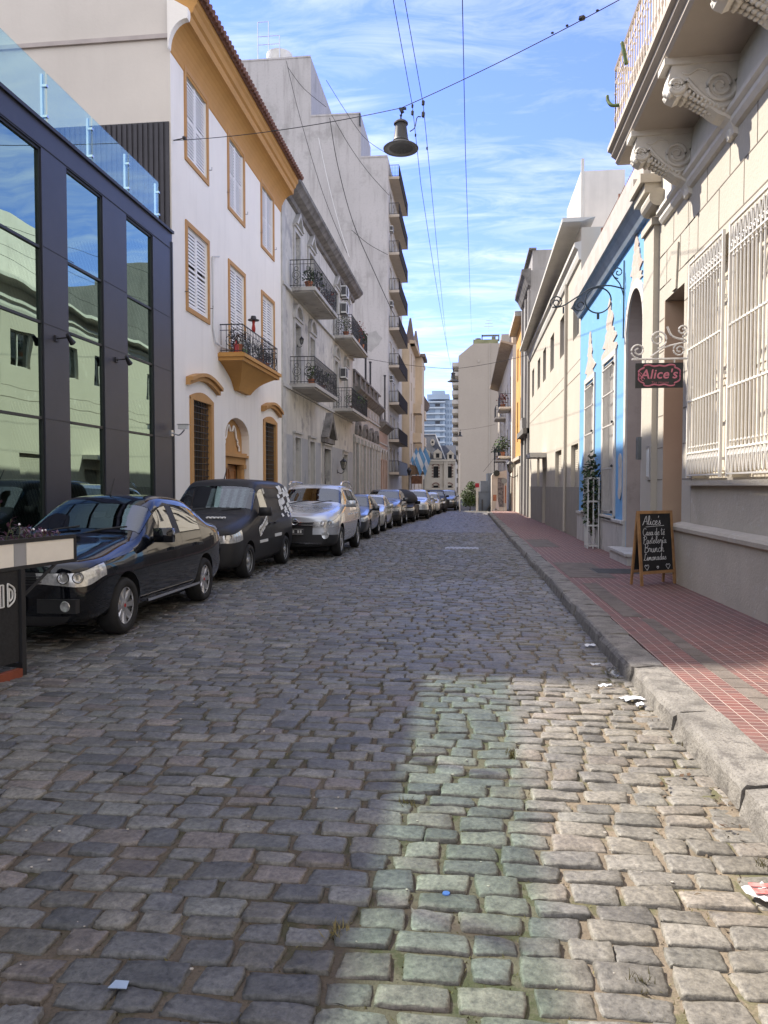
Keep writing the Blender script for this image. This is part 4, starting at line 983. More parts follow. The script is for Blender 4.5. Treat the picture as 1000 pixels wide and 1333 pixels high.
def corbel_parts(u,par):
    m=corbel(); 
    for v in m.bm.verts: v.co.y+=u
    m.bevel(.012,2,25); c=m.build('corbel',M_stucco,par)
    s=MB(Rr)
    for sd in (-1,1):
        y_=u+sd*.135
        for (cw,cz,r0) in ((.22,6.50,.20),(.74,6.53,.10)):
            P_=spiral((cw,cz),r0,.02,PI*.9,2.3,40); s.tube([(a,y_,b) for a,b in P_],[.032*(1-.6*i/40) for i in range(41)],6)
        s.tube(catmull([(.36,y_,6.68),(.48,y_,6.72),(.6,y_,6.66),(.68,y_,6.68)]),.014,5)
        s.tube(catmull([(.08,y_,6.28),(.2,y_,6.24),(.36,y_,6.33),(.5,y_,6.46),(.62,y_,6.60)]),.024,6)
    # acanthus leaf along the underside
    for k in range(11):
        t=k/10; w=.60-.5*t; z=6.43-.32*t+.03*t*t
        for sd in (-1,1):
            s.ball((w,u+sd*.095,z-.01),.055,1,(.9,.7,.5)); s.ball((w-.012,u+sd*.135,z+.012),.032,1,(.7,1.0,.9))
        s.ball((w,u,z-.022),.05,1,(1,.9,.5))
    for k in range(5): a=-.9+.45*k; s.ball((.80+.03*math.cos(a),u+.09*math.sin(a*1.6),6.47+.03*k-.03),.055,1,(.8,.8,1))
    for k in range(5): s.ball((.63,u+(-.11+.055*k),6.41+.012*abs(k-2)),.055,1,(.8,.6,1.1))
    s.ball((.05,u,5.98),.055,2,(.6,1.2,1.8))
    s.build('scrollwork',M_stucco,c,smooth=True)
for u in (11.75,9.86,7.97,6.08): corbel_parts(u,bh)
# window shutters behind the grille
for (a,b) in ((9.93,11.4),(8.1,9.75),(2.8,5.9)):
    m=MB(Rr); frame_strip(m,a,b,1.65,4.8,.07,-.28,-.2); n=4
    for k in range(n):
        x0=a+.07+(b-a-.14)*k/n; x1=a+.07+(b-a-.14)*(k+1)/n; m.box(-.29,-.25,x0+.006,x1-.006,1.72,4.73); frame_strip(m,x0+.02,x1-.02,1.76,3.0,.05,-.25,-.235); frame_strip(m,x0+.02,x1-.02,3.05,4.7,.05,-.25,-.235)
    wo_=m.build('window',mat('cream_shutter',(.60,.54,.44),.7,.06,scale=4),bh)
# white iron grilles, boxed out from the wall
def grille(a,b,par):
    m=MB(Rr); w=.07
    for u in (a,b): m.box(w-.018,w+.018,u-.018,u+.018,1.66,4.82)
    for z in (1.70,2.02,2.78,3.55,4.45,4.8): m.box(w-.02,w+.014,a,b,z-.011,z+.011)
    n=int(round((b-a)/.118))
    for k in range(1,n):
        u=a+(b-a)*k/n; m.tube([(w,u,2.02),(w,u,4.45)],.0125,6,False)
        for z in (2.02,2.1,2.78,3.55,4.38): m.tube([(w,u,z-.022),(w,u,z),(w,u,z+.022)],[.012,.022,.012],6,False)
    for k in range(n):
        u0=a+(b-a)*k/n; u1=a+(b-a)*(k+1)/n; c=(u0+u1)/2; q=(u1-u0)/2
        # lower band: pointed bowls with studs
        m.tube(catmull([(w,u0+.012,2.0),(w,u0+.03,1.84),(w,c,1.725),(w,u1-.03,1.84),(w,u1-.012,2.0)],4),.011,5,False)
        m.tube([(w,c,1.9),(w,c,1.93),(w,c,1.99)],[.006,.022,.008],6,False); m.tube([(w,c-.03,1.95),(w,c+.03,1.95)],.006,4)
        # top crown: little pointed arches and scrolls
        m.tube(catmull([(w,u0+.01,4.46),(w,u0+.025,4.62),(w,c,4.76),(w,u1-.025,4.62),(w,u1-.01,4.46)],4),.010,5,False)
        sp=spiral((c,4.55),.042,.008,-PI/2,1.4,12); m.tube([(w,x,z) for x,z in sp],.008,4,False)
    for u in (a,b):
        for z in (1.9,3.0,4.2): m.box(0,w,u-.012,u+.012,z-.02,z+.02)
    return m.build('window_grille',M_grl,par)
grille(9.98,11.42,bh); grille(8.02,9.72,bh); grille(2.75,5.95,bh)
# entry plates beside the door
for (u,z,h,w,nm,lab,mt) in ((13.62,1.95,.6,.17,'intercom','grey metal intercom plate on the beige pilaster',M_steel),(14.42,2.25,.42,.2,'meter_box','small grey meter box at the edge of the blue house',mat('meter_grey',(.16,.17,.17),.5,.15))):
    m=MB(Rr); m.box(.10 if u<14 else .0,.13 if u<14 else .14,u-w/2,u+w/2,z-h/2,z+h/2).bevel(.012,1)
    frame_strip(m,u-w/2+.03,u+w/2-.03,z-h/2+.05,z+h/2-.05,.012,.13 if u<14 else .14,.136 if u<14 else .146)
    tag(m.build(nm,mt),lab,nm.replace('_',' '))
# cactus leaning over the balcony rail
for i,(y_,pts,lab) in enumerate(((12.2,[(.9,12.3,7.6),(1.04,12.35,7.62),(1.10,12.4,7.72),(1.11,12.42,7.82)],'green cactus arm curling out of the beige balcony corner'),(11.7,[(.96,11.7,7.9),(1.0,11.7,8.1),(1.03,11.72,8.25)],'upright green cactus above the beige balcony rail'))):
    m=MB(Rr); m.tube(catmull(pts,6),[.028]*(len(pts)-1)*6+[.012],8); tag(m.build('cactus',M_leaf,smooth=True),lab,'cactus')
# ---- blue house
M_blue=mat('sky_blue_paint',(.155,.355,.63),.85,.06,scale=1.2,bump=.004,bscale=12,patch=.06,pcol=(.25,.43,.65),pscale=3,streak=.12,dirt=(.09,.22,.43))
M_peel=mat('bare_plaster',(.47,.40,.355),.95,.1,scale=7,bump=.01,bscale=30,patch=.5,pcol=(.46,.33,.27),pscale=5)
M_marb=mat('stained_plinth',(.47,.46,.44),.8,.1,scale=2,streak=.6,dirt=(.22,.21,.2),patch=.25,pcol=(.33,.32,.3))
M_wtrim=mat('old_white_trim',(.54,.51,.47),.9,.08,scale=4,streak=.3,dirt=(.35,.32,.29))
M_bars=mat('pale_slats',(.46,.44,.415),.7,.12,scale=9)
M_revg=mat('mauve_reveal',(.40,.345,.325),.9,.1,scale=2,patch=.3,pcol=(.31,.27,.25))
bl=thing('blue_house','sky blue house with arched doorway and peeling plaster gables','house',(XR+4,18.5,0))
AW0,AW1=14.55,16.0; ASP=4.62; ATOP=5.45
hol=[(AW0,AW1,ZB,ATOP,.75),(17.35,18.65,.85,4.45,.2),(20.15,21.45,.85,4.35,.2)]
m=MB(Rr); m.wall(14.25,22.65,ZB,6.8,hol); m.shell(11,14.25,22.65,ZB,7.15)
arch_fill(m,AW0,AW1,ASP,ATOP,0,.75,16)
m.build('wall',M_blue,bl)
m=MB(Rr); m.box(-.74,-.002,AW1-.012,AW1-.002,ZB,ASP); m.box(-.74,-.002,AW0+.002,AW0+.012,ZB,ASP); 
c_=(AW0+AW1)/2; hw_=(AW1-AW0)/2-.004
for k in range(20):
    t0,t1=PI*k/20,PI*(k+1)/20; P0=(c_-hw_*math.cos(t0),ASP+(ATOP-ASP-.004)*math.sin(t0)); P1=(c_-hw_*math.cos(t1),ASP+(ATOP-ASP-.004)*math.sin(t1))
    m.face([(-.002,*P0),(-.002,*P1),(-.74,*P1),(-.74,*P0)])
m.build('door_reveal',M_revg,bl)
m=MB(Rr); m.box(-.78,-.72,AW0,AW1,ZB,ATOP); m.box(-.72,-.68,AW0+.1,AW0+.14,.3,4.5); m.build('door',mat('dark_old_door',(.05,.046,.045),.6,.3),bl)
m=MB(Rr)
for u0,u1 in ((AW0-.17,AW0-.001),(AW1+.001,AW1+.19)): m.box(.001,.04,u0,u1,.8,ASP)
n=18; c=(AW0+AW1)/2; hw=(AW1-AW0)/2
for k in range(n):
    x0,x1=PI*k/n,PI*(k+1)/n; q=[(c-(hw+e)*math.cos(x),ASP+((ATOP-ASP)+e)*math.sin(x)) for x,e in ((x0,.002),(x1,.002),(x1,.18),(x0,.18))]
    m.hexa([(.001,*p) for p in q]+[(.04,*p) for p in q])
m.build('arch_trim',M_wtrim,bl)
def ragged(m,c,hw,z0,z1,seed,w=.025):
    g=random.Random(seed); left=[];right=[]; n=17
    for k in range(n+1):
        t=k/n; ww=hw*(1-t)**.85*(.55+.75*g.random())+.03; left.append((c-ww,z0+(z1-z0)*t)); right.append((c+ww*(.8+.3*g.random()),z0+(z1-z0)*t))
    left[0]=(c-hw,z0); right[0]=(c+hw,z0)
    for k in range(n):
        a,b=left[k],left[k+1];d,e=right[k],right[k+1]
        m.hexa([(.001,*a),(.001,*d),(.001,*e),(.001,*b),(w,*a),(w,*d),(w,*e),(w,*b)])
    bmesh.ops.remove_doubles(m.bm,verts=m.bm.verts,dist=.0005)
m=MB(Rr); ragged(m,15.25,.55,5.55,6.5,3); m.build('plaster_patch',M_peel,bl)
for (a,b,z1,pk,sd) in ((17.35,18.65,4.45,5.95,5),(20.15,21.45,4.35,5.75,8)):
    m=MB(Rr); ragged(m,(a+b)/2,(b-a)/2+.2,z1+.16,pk,sd); m.build('plaster_patch',M_peel,bl)
    m=MB(Rr); m.box(.001,.035,a-.2,a-.001,.8,z1+.05); m.box(.001,.035,b+.001,b+.2,.8,z1+.05); m.box(.001,.04,a-.2,b+.2,z1+.05,z1+.18); m.box(.0,.1,a-.2,b+.2,.76,.85); fo=m.build('window',M_wtrim,bl)
    m=MB(Rr); m.box(-.149,-.001,a+.001,b-.001,z1-.016,z1-.002); m.box(-.149,-.001,a+.001,a+.014,.86,z1-.02); m.box(-.149,-.001,b-.014,b-.001,.86,z1-.02); m.build('reveal',M_wtrim,fo)
    m=MB(Rr); m.box(-.19,-.15,a,b,.85,z1)
    u=a+.02
    while u<b: m.box(-.15,-.125,u,u+.11,.9,z1-.25); u+=.13
    m.build('shutter',M_bars,fo)
    m=MB(Rr)
    for z in (.95,1.95,2.95,3.7,z1-.12): m.box(.035,.06,a-.05,b+.05,z-.016,z+.016)
    u=a+.05
    while u<b: m.tube([(.045,u,.9),(.045,u,z1-.1)],.0085,4,False); u+=.165
    m.build('grille',M_bars,fo)
    m=MB(Rr)
    for z in (.95,2.0,3.0,z1-.12): m.ball((.07,a-.06,z),.035,1)
    m.build('grille_fixing',M_iron,fo)
m=MB(Rr); m.box(0,.06,16.02,22.64,-.45,.74); m.box(0,.10,16.02,22.64,.74,.80); m.build('plinth',M_marb,bl)
m=MB(Rr); m.box(-.7,.30,14.4,16.15,-.3,.20); m.box(-.7,.34,14.36,16.2,.20,.25).bevel(.008,1); m.build('door_step',M_marb,bl)
m=MB(Rr); m.box(.001,.02,16.45,16.75,1.4,2.1); m.lathe([(.15,0),(.15,.02)],(.01,16.6,2.1),ax=0,n=16); m.lathe([(.15,0),(.15,.02)],(.01,16.6,1.4),ax=0,n=16); m.build('wall_medallion',M_wtrim,bl)
m=MB(Rr); m.prism([(0,6.5),(.08,6.52),(.2,6.74),(.26,6.8),(0,6.8)],14.26,22.66,1); m.build('cornice_soffit',mat('blue_grey_paint',(.26,.31,.38),.8,.15),bl)
m=MB(Rr); m.box(-.3,.30,14.26,22.68,6.801,7.2); m.box(-.3,.12,14.26,22.66,7.2,7.7); m.build('parapet',mat('stained_parapet',(.42,.385,.35),.95,.15,scale=2,streak=.5,dirt=(.28,.25,.22)),bl)
m=MB(Rr); m.box(-.55,.04,14.6,15.4,7.7,9.6); m.box(-.55,-.5,15.4,16.6,7.7,9.2); m.build('roof_stub_wall',mat('pale_blue_paint',(.33,.43,.56),.9,.15),bl)
m=MB(Rr); m.box(-.6,.12,14.5,15.5,9.6,9.75); m.build('stub_coping',M_wtrim,bl)
fence=thing('roof_fence','rusty iron fence standing on the blue house roof','fence',Rr(-.5,19,7.7))
m=MB(Rr)
for z in (8.0,8.7): m.box(-.52,-.49,17.2,22.2,z,z+.025)
for u in np.arange(17.2,22.3,.14): m.tube([(-.5,u,7.7),(-.5,u,8.95)],.009,4,False)
for u in (17.2,19.7,22.2): m.box(-.53,-.48,u-.025,u+.025,7.7,9.0)
m.build('bars',mat('rust',(.24,.12,.08),.9,.4,scale=9),fence)
# iron sign bracket without its sign
br=thing('sign_bracket','empty black iron scroll bracket on the blue wall','bracket',Rr(0,16.5,5.6))
m=MB(Rr); u=16.4; M2=lambda w,z:(w,u,z)
m.tube([(.02,u,4.7),(.02,u,6.35)],.014,6)
m.tube([(.55+.27*math.cos(x),u,5.52+.27*math.sin(x)) for x in np.linspace(0,2*PI,33)],.016,6,False)
m.tube(catmull([M2(.02,5.75),M2(.35,5.83),M2(.7,5.78),M2(1.0,5.6),M2(1.3,5.42),M2(1.52,5.4)]),.016,6)
m.tube([(1.42+a,u,5.5+b) for a,b in spiral((0,0),.15,.03,-.5,1.6,24)],.014,6)
m.tube([(.14+a,u,6.1+b) for a,b in spiral((0,0),.13,.02,-1.6,1.5,24)],.013,6)
m.tube(catmull([M2(.02,5.6),M2(.1,5.85),M2(.22,6.0),M2(.27,6.1)]),.013,6)
m.tube([(.93+a,u,5.42+b) for a,b in spiral((0,0),.15,.03,1.4,-1.5,24)],.012,6)
m.tube([M2(.55,5.25),M2(.55,5.12)],.03,6); m.tube([M2(1.28,5.4),M2(1.28,5.26)],.02,6)
m.build('scrolls',mat('iron_blue_black',(.035,.045,.055),.5,.1),br)
# trellis with climber at the blue house
tr=thing('trellis','narrow white slatted trellis guard leaning on the blue house','trellis',(XR-.22,18.95,gz(19)+PV))
m=MB(Rr); z0=gz(19)+PV
for (w,u) in ((.1,18.7),(.1,19.15),(.36,18.7),(.36,19.15),(.1,18.93),(.36,18.85),(.36,19.0),(.23,18.7),(.23,19.15)): m.box(w-.014,w+.014,u-.014,u+.014,z0,z0+1.75)
for z in (.05,.55,1.15,1.72):
    m.box(.085,.375,18.685,18.715,z0+z,z0+z+.04); m.box(.085,.375,19.135,19.165,z0+z,z0+z+.04); m.box(.345,.375,18.716,19.134,z0+z,z0+z+.04); m.box(.085,.115,18.716,19.134,z0+z,z0+z+.04)
m.build('slats',mat('trellis_white',(.60,.60,.58),.6,.1),tr)
leafy('climbing_plant','dark leafy climbing plant growing up through the white trellis',(XR-.24,18.93,z0+.3),.75,900,M_leaf2,seed=51,sc=(.30,.40,1.42),leaf=.10,stem=True)
# ---- long cream house
M_crm=mat('cream_wall',(.465,.425,.36),.9,.05,scale=.7,bump=.004,bscale=10,streak=.16,dirt=(.45,.41,.35),patch=.05,pcol=(.55,.51,.45))
M_dado2=mat('taupe_dado',(.27,.25,.215),.9,.08,scale=1.5,streak=.3,dirt=(.2,.18,.16))
M_eave=mat('pale_concrete',(.52,.50,.46),.9,.1,scale=1.5,streak=.3,dirt=(.3,.29,.27))
cr_=thing('cream_house','long cream house with flat projecting eave and small windows','house',(XR+4,32,0))
hi_=[(23.0,24.3),(26.4,27.7),(29.6,30.9),(32.6,33.9),(35.2,36.5),(38.4,39.6)]
lo2=[(22.95,24.5),(27.0,28.9),(35.2,36.4)]
C0,C1=22.68,41.0
hol=[(a,b,6.15,7.55,.22) for a,b in hi_]+[(a,b,1.36,2.84,.22) for a,b in lo2]+[(32.3,33.6,ZB,2.3,.35)]
m=MB(Rr); m.wall(C0,C1,ZB,9.3,hol); m.shell(10,C0,C1,ZB,9.2); m.build('wall',M_crm,cr_)
m=MB(Rr); 
for a,b in ((C0,32.2),(33.7,C1)): m.box(.001,.02,a,b,ZB,1.5)
m.build('dado',M_dado2,cr_)
m=MB(Rr); m.box(.001,.006,C0,C1,4.9,4.925); m.box(.001,.005,C0,C1,5.32,5.335); m.build('render_joints',M_joint,cr_)
m=MB(Rr); zN,zF=9.5,8.95
m.hexa([(0,C0,zN-.12),(.56,C0,zN-.12),(.56,C1,zF-.12),(0,C1,zF-.12),(-.4,C0,zN),(.56,C0,zN),(.56,C1,zF),(-.4,C1,zF)])
m.build('eave_slab',M_eave,cr_)
m=MB(Rr); m.prism([(0,8.25),(.06,8.28),(.1,8.42),(.1,8.56),(.2,8.64),(.2,8.76),(0,8.8)],C0,C1,1); m.build('cornice',M_eave,cr_)
for a,b in hi_:
    m=MB(Rr); frame_strip(m,a,b,6.15,7.55,.05,-.2,-.12); m.box(-.2,-.13,(a+b)/2-.025,(a+b)/2+.025,6.2,7.5); fo=m.build('window',M_eave,cr_)
    m=MB(Rr); m.face([(-.17,a,6.15),(-.17,b,6.15),(-.17,b,7.55),(-.17,a,7.55)]); m.build('pane',M_gl_win,fo)
for a,b in lo2:
    m=MB(Rr); z=1.38
    while z<2.82: m.box(-.16,-.13,a,b,z,z+.05); z+=.06
    m.box(-.17,-.161,a,b,1.36,2.84); m.build('roller_blind',M_crm,cr_)
m=MB(Rr); m.box(-.3,-.25,32.3,33.6,ZB,2.3); m.build('door',mat('grey_old_door',(.3,.29,.27),.7,.15),cr_)
m=MB(Rr); m.box(0,.7,32.0,34.0,2.75,2.95); m.build('door_canopy',M_eave,cr_)
m=MB(Rr); m.tube([(.06,25.6,0),(.06,25.6,8.3)],.05,8); m.build('downpipe',M_crm,cr_)
m=MB(Rr); m.box(-1.9,-.45,26,29.6,9.6,12.2); m.box(-1.95,-.3,25.9,29.65,9.45,9.6); m.build('roof_room',mat('roof_room_render',(.62,.58,.53),.9,.1,scale=1,streak=.4,dirt=(.4,.37,.34)),cr_)
m=MB(Rr); m.box(-4,-.02,C0-.02,C0+.3,9.2,9.9) if False else None
m.tube([(-.5,25.98,9.6),(-.5,25.98,12.6)],.06,6); m.build('roof_pipe',M_eave,cr_)
# ---- narrow grey house, ochre house, white corner house
M_g2=mat('grey_stone_front',(.31,.295,.28),.9,.12,scale=1,streak=.5,dirt=(.16,.15,.14))
M_och2=mat('orange_ochre',(.56,.30,.09),.9,.1,scale=1,streak=.3,dirt=(.36,.2,.08))
g2=thing('grey_house','tall narrow grey house with dark cornice beyond the cream one','house',(XR+4,44,0))
op=[(41.7,42.7,5.4,8.0),(44.2,45.2,5.4,8.0),(41.7,42.7,9.3,11.6),(44.2,45.2,9.3,11.6),(41.7,42.9,ZB,3),(44.2,45.4,ZB,3)]
m=MB(Rr); m.wall(41.01,46.5,ZB,13.2,[o+(.25,) for o in op]); m.shell(8,41.01,46.5,ZB,13.2); m.box(-4,-.1,41.1,46.4,13.2,14.3); m.build('wall',M_g2,g2)
m=MB(Rr); m.prism([(0,12.3),(.15,12.4),(.35,12.8),(.5,12.95),(.5,13.2),(0,13.25)],40.8,46.55,1); m.build('cornice',M_greyd,g2); m=MB(Rr); m.box(0,.35,41.1,46.4,4.4,4.7); m.build('string_course',M_greyd,g2); m=MB(Rr); m.box(-.3,.1,41,46.5,14.31,14.4); m.build('coping',M_greyd,g2)
for o in op: m=MB(Rr); m.box(-.24,-.18,o[0],o[1],o[2],o[3]); m.build('window',M_dark,g2)
m=MB(Rr)
for u in (41.3,43.4,46.1): m.box(0,.12,u-.2,u+.2,ZB,12.2)
m.box(.05,.3,42.6,44.4,4.71,5.4); m.build('pilasters',M_g2,g2)
g3=thing('ochre_house','orange ochre house with pale ground floor at the corner','house',(XR+4,50,0))
op=[(47.5,48.5,4.5,7.2),(50.6,51.6,4.5,7.2),(47.5,48.5,8.6,10.8),(50.6,51.6,8.6,10.8),(47.5,48.6,ZB,2.8)]
m=MB(Rr); m.wall(46.51,53.0,3.2,12,[o+(.2,) for o in op if o[2]>0]); m.shell(8,46.51,53.0,ZB,12); m.build('wall',M_och2,g3)
m=MB(Rr); m.wall(46.51,53.0,ZB,3.2,[op[-1]+(.2,)],w=.02); m.box(0,.2,46.51,53,3.2,3.4); m.box(.02,.14,52.5,53.05,ZB,3.2); m.build('ground_floor',M_crm,g3)
for o in op: m=MB(Rr); m.box(-.19,-.14,o[0],o[1],o[2],o[3]); m.build('window',M_dark,g3)
m=MB(Rr); m.box(0,.5,46.51,53.1,12,12.3); m.build('cornice',M_eave,g3)
lantern(Rr,50.4,2.6,'black wall lantern on the ochre corner house',1.2)
XW=3.35; Rw=Fr(XW,-1)
M_white2=mat('white_corner_render',(.62,.56,.48),.9,.08,scale=.8,streak=.3,dirt=(.42,.36,.3))
g4=thing('corner_house','pale corner house with eave and plant filled balconies past the crossing','house',(XW+5,66,0))
op=[(u,u+1.2,z,z+2.3) for u in (60,64.5,69,74) for z in (4.1,8.0)]+[(61,62.5,ZB,2.4),(66,67.5,ZB,2.4)]
m=MB(Rw); m.wall(58,86,ZB,12.4,[o+(.25,) for o in op]); m.shell(8,58,86,ZB,12.4); m.build('wall',M_white2,g4)
m=MB(Rw); m.hexa([(0,57.8,12.3),(.95,57.8,12.6),(.95,86,12.6),(0,86,12.3),(0,57.8,12.5),(.95,57.8,12.72),(.95,86,12.72),(0,86,12.5)]); m.box(-3,0,58,66,12.4,13.6); m.build('eave',mat('eave_brown',(.38,.30,.22),.9,.15),g4)
for o in op: m=MB(Rw); m.box(-.24,-.2,o[0],o[1],o[2],o[3]); m.build('window',M_dark,g4)
for z in (3.9,7.8):
    for u in (59.5,68.3): bo_=balcony(Rw,u,u+3.6,.95,z,g4,M_white2,M_iron,orn=False,pitch=.2)
leafy('potted_plant','big green plant on the lower near balcony of the pale corner house',Rw(.6,60.2,3.9),.7,260,M_leaf,pot=.2,seed=71,leaf=.17)
leafy('potted_plant','dark green plant on the lower far balcony of the pale corner house',Rw(.6,69.2,3.9),.65,200,M_leaf2,pot=.2,seed=72,leaf=.17)
leafy('potted_plant','reddish plant on the upper near balcony of the pale corner house',Rw(.6,61.0,7.8),.5,160,M_redfl,pot=.2,seed=73,leaf=.15)
# ================================================================ cars
M_tyre=mat('tyre_rubber',(.018,.018,.019),.85,.2,scale=20)
M_rimm=mat('alloy_rim',(.55,.55,.56),.35,.05,metal=.9)
M_steelrim=mat('grey_steel_rim',(.36,.37,.38),.5,.1,metal=.6)
M_plast=mat('black_plastic',(.022,.022,.024),.6,.1)
M_lens=mat('headlamp_lens',(.52,.53,.53),.12,.35,scale=22,spec=.8,coat=1,metal=.35)
M_cabin=mat('cabin_black',(.018,.018,.02),.9,0)
M_seat=mat('seat_cloth',(.05,.05,.055),.9,.2,scale=20)
M_cgl=glass('car_glass',(.30,.34,.33),.10,(.95,.98,1))
M_cgs=glass('car_side_glass',(.10,.12,.12),.30,(.95,.98,1))
M_chr=mat('chrome',(.7,.7,.72),.15,0,metal=1)
M_plate=mat('number_plate',(.05,.05,.055),.5,.1); M_platew=mat('plate_white',(.62,.62,.62),.5,.05)
M_red=mat('tail_lamp',(.30,.012,.012),.15,.1,coat=1)
def paint(name,c,metal=.0,rough=.3,coat=1.0): return mat(name,c,rough,0,metal=metal,spec=.5 if metal>0 else .15,coat=coat)
P_black=paint('paint_black_blue',(.004,.005,.008),rough=.08,coat=.7); P_van=paint('paint_satin_black',(.020,.020,.023),rough=.5,coat=.12)
P_silver=paint('paint_silver',(.47,.49,.52),.45,.26); P_dark=paint('paint_dark_grey',(.035,.038,.045),.3); P_lsil=paint('paint_light_silver',(.46,.47,.47),.5,.33); P_beige=paint('paint_champagne',(.36,.34,.30),.4); P_blueg=paint('paint_blue_grey',(.05,.056,.07),.3); P_white=paint('paint_white',(.6,.6,.58),0,.3)
PAINT,SIDE,WIND,REAR,LAMP,GRIL,TRIM,FDOOR,RDOOR,TAIL,HOOD,BUMP=range(12)
def car_shell(sp):
    """sp: half width and stations front -> rear; each station (y, zb, zs, z3, z4, z5, (w5,w6,z6), (w7,z7), z8, wscale)"""
    st=sp['st']; Wd=sp['w']; bm=bmesh.new(); rings=[]
    for s in st:
        y=s['y']; k=s.get('k',1.0); zb=s.get('zb',.2)
        half=[(0,zb),(.80*k,zb),(.955*k,s['zs']),(1.0*k,s['z3']),(1.0*k,s['z4']),(s['w5'],s['z5']),(s['w6'],s['z6']),(s['w7'],s['z7']),(0,s['z8'])]
        yo=s.get('yo',[0]*9)
        R_=[bm.verts.new((x*Wd,y+yo[i],z)) for i,(x,z) in enumerate(half)]
        Lf=[None]+[bm.verts.new((-half[i][0]*Wd,y+yo[i],half[i][1])) for i in range(1,8)]+[None]
        Lf[0]=R_[0]; Lf[8]=R_[8]; rings.append((R_,Lf))
    n=len(st)
    def setf(vs,mi):
        f=bm.faces.new(vs); f.material_index=mi; return f
    tags=sp['tags']
    for i in range(n-1):
        for j in range(8):
            mi=tags(i,j)
            for sd in (0,1):
                a,b,c,d=rings[i][sd][j],rings[i][sd][j+1],rings[i+1][sd][j+1],rings[i+1][sd][j]
                setf((a,b,c,d) if sd==0 else (d,c,b,a),mi)
    for e in (0,n-1):
        R_,Lf=rings[e]
        # centre column verts for the end cap so lamps and grille can be told apart
        inn=sp['capin'][0 if e==0 else 1]
        CR=[None]*9; CL=[None]*9
        for j in range(1,8):
            CR[j]=bm.verts.new((R_[j].co.x*inn,R_[j].co.y+(-.05 if e==0 else .04)*(1 if j>1 else .5),R_[j].co.z)); CL[j]=bm.verts.new((-R_[j].co.x*inn,CR[j].co.y,R_[j].co.z))
        if e==0 and sp['name'] in ('sedan','hatch'): CR[4].co.z+=.085; CL[4].co.z+=.085
        CR[0]=CL[0]=R_[0]; CR[8]=CL[8]=R_[8]
        for j in range(8):
            mo=sp['cap'](e,j,0); mi_=sp['cap'](e,j,1)
            def q(vs,mi):
                u=[]
                for v in vs:
                    if v not in u: u.append(v)
                if len(u)>2:
                    f=bm.faces.new(u); f.material_index=mi
            q((R_[j],CR[j],CR[j+1],R_[j+1]),mo); q((CL[j],Lf[j],Lf[j+1],CL[j+1]),mo); q((CR[j],CL[j],CL[j+1],CR[j+1]),mi_)
    bmesh.ops.recalc_face_normals(bm,faces=bm.faces)
    me=bpy.data.meshes.new('shell'); bm.to_mesh(me); bm.free()
    for k in range(13): me.materials.append(None)
    o=bpy.data.objects.new('shell',me); COL.objects.link(o)
    md=o.modifiers.new('s','SUBSURF'); md.levels=md.render_levels=sp.get('sub',2)
    dg=bpy.context.evaluated_depsgraph_get(); me2=bpy.data.meshes.new_from_object(o.evaluated_get(dg)); bpy.data.objects.remove(o)
    # wheel arches
    o=bpy.data.objects.new('shell',me2); COL.objects.link(o)
    c=MB()
    for y in sp['wheels']:
        for sd in (-1,1): c.lathe([(sp['arch'],sd*(Wd-.30)),(sp['arch'],sd*(Wd+.2))],(0,y,sp['rw']+.01),ax=0,n=28)
    cm=c.mesh('cut',None); 
    for k in range(13): cm.materials.append(None)
    for p in cm.polygons: p.material_index=12
    co=bpy.data.objects.new('cut',cm); COL.objects.link(co)
    md=o.modifiers.new('b','BOOLEAN'); md.operation='DIFFERENCE'; md.solver='EXACT'; md.object=co
    dg=bpy.context.evaluated_depsgraph_get(); me3=bpy.data.meshes.new_from_object(o.evaluated_get(dg)); bpy.data.objects.remove(o); bpy.data.objects.remove(co)
    return me3
def split(me,idx,inset=0):
    bm=bmesh.new(); bm.from_mesh(me)
    bmesh.ops.delete(bm,geom=[f for f in bm.faces if f.material_index not in idx],context='FACES')
    if inset and bm.faces:
        r=bmesh.ops.inset_region(bm,faces=bm.faces[:],thickness=inset,use_boundary=True,use_even_offset=True)
        bmesh.ops.delete(bm,geom=r['faces'],context='FACES')
    for f in bm.faces: f.material_index=0; f.smooth=True
    return bm
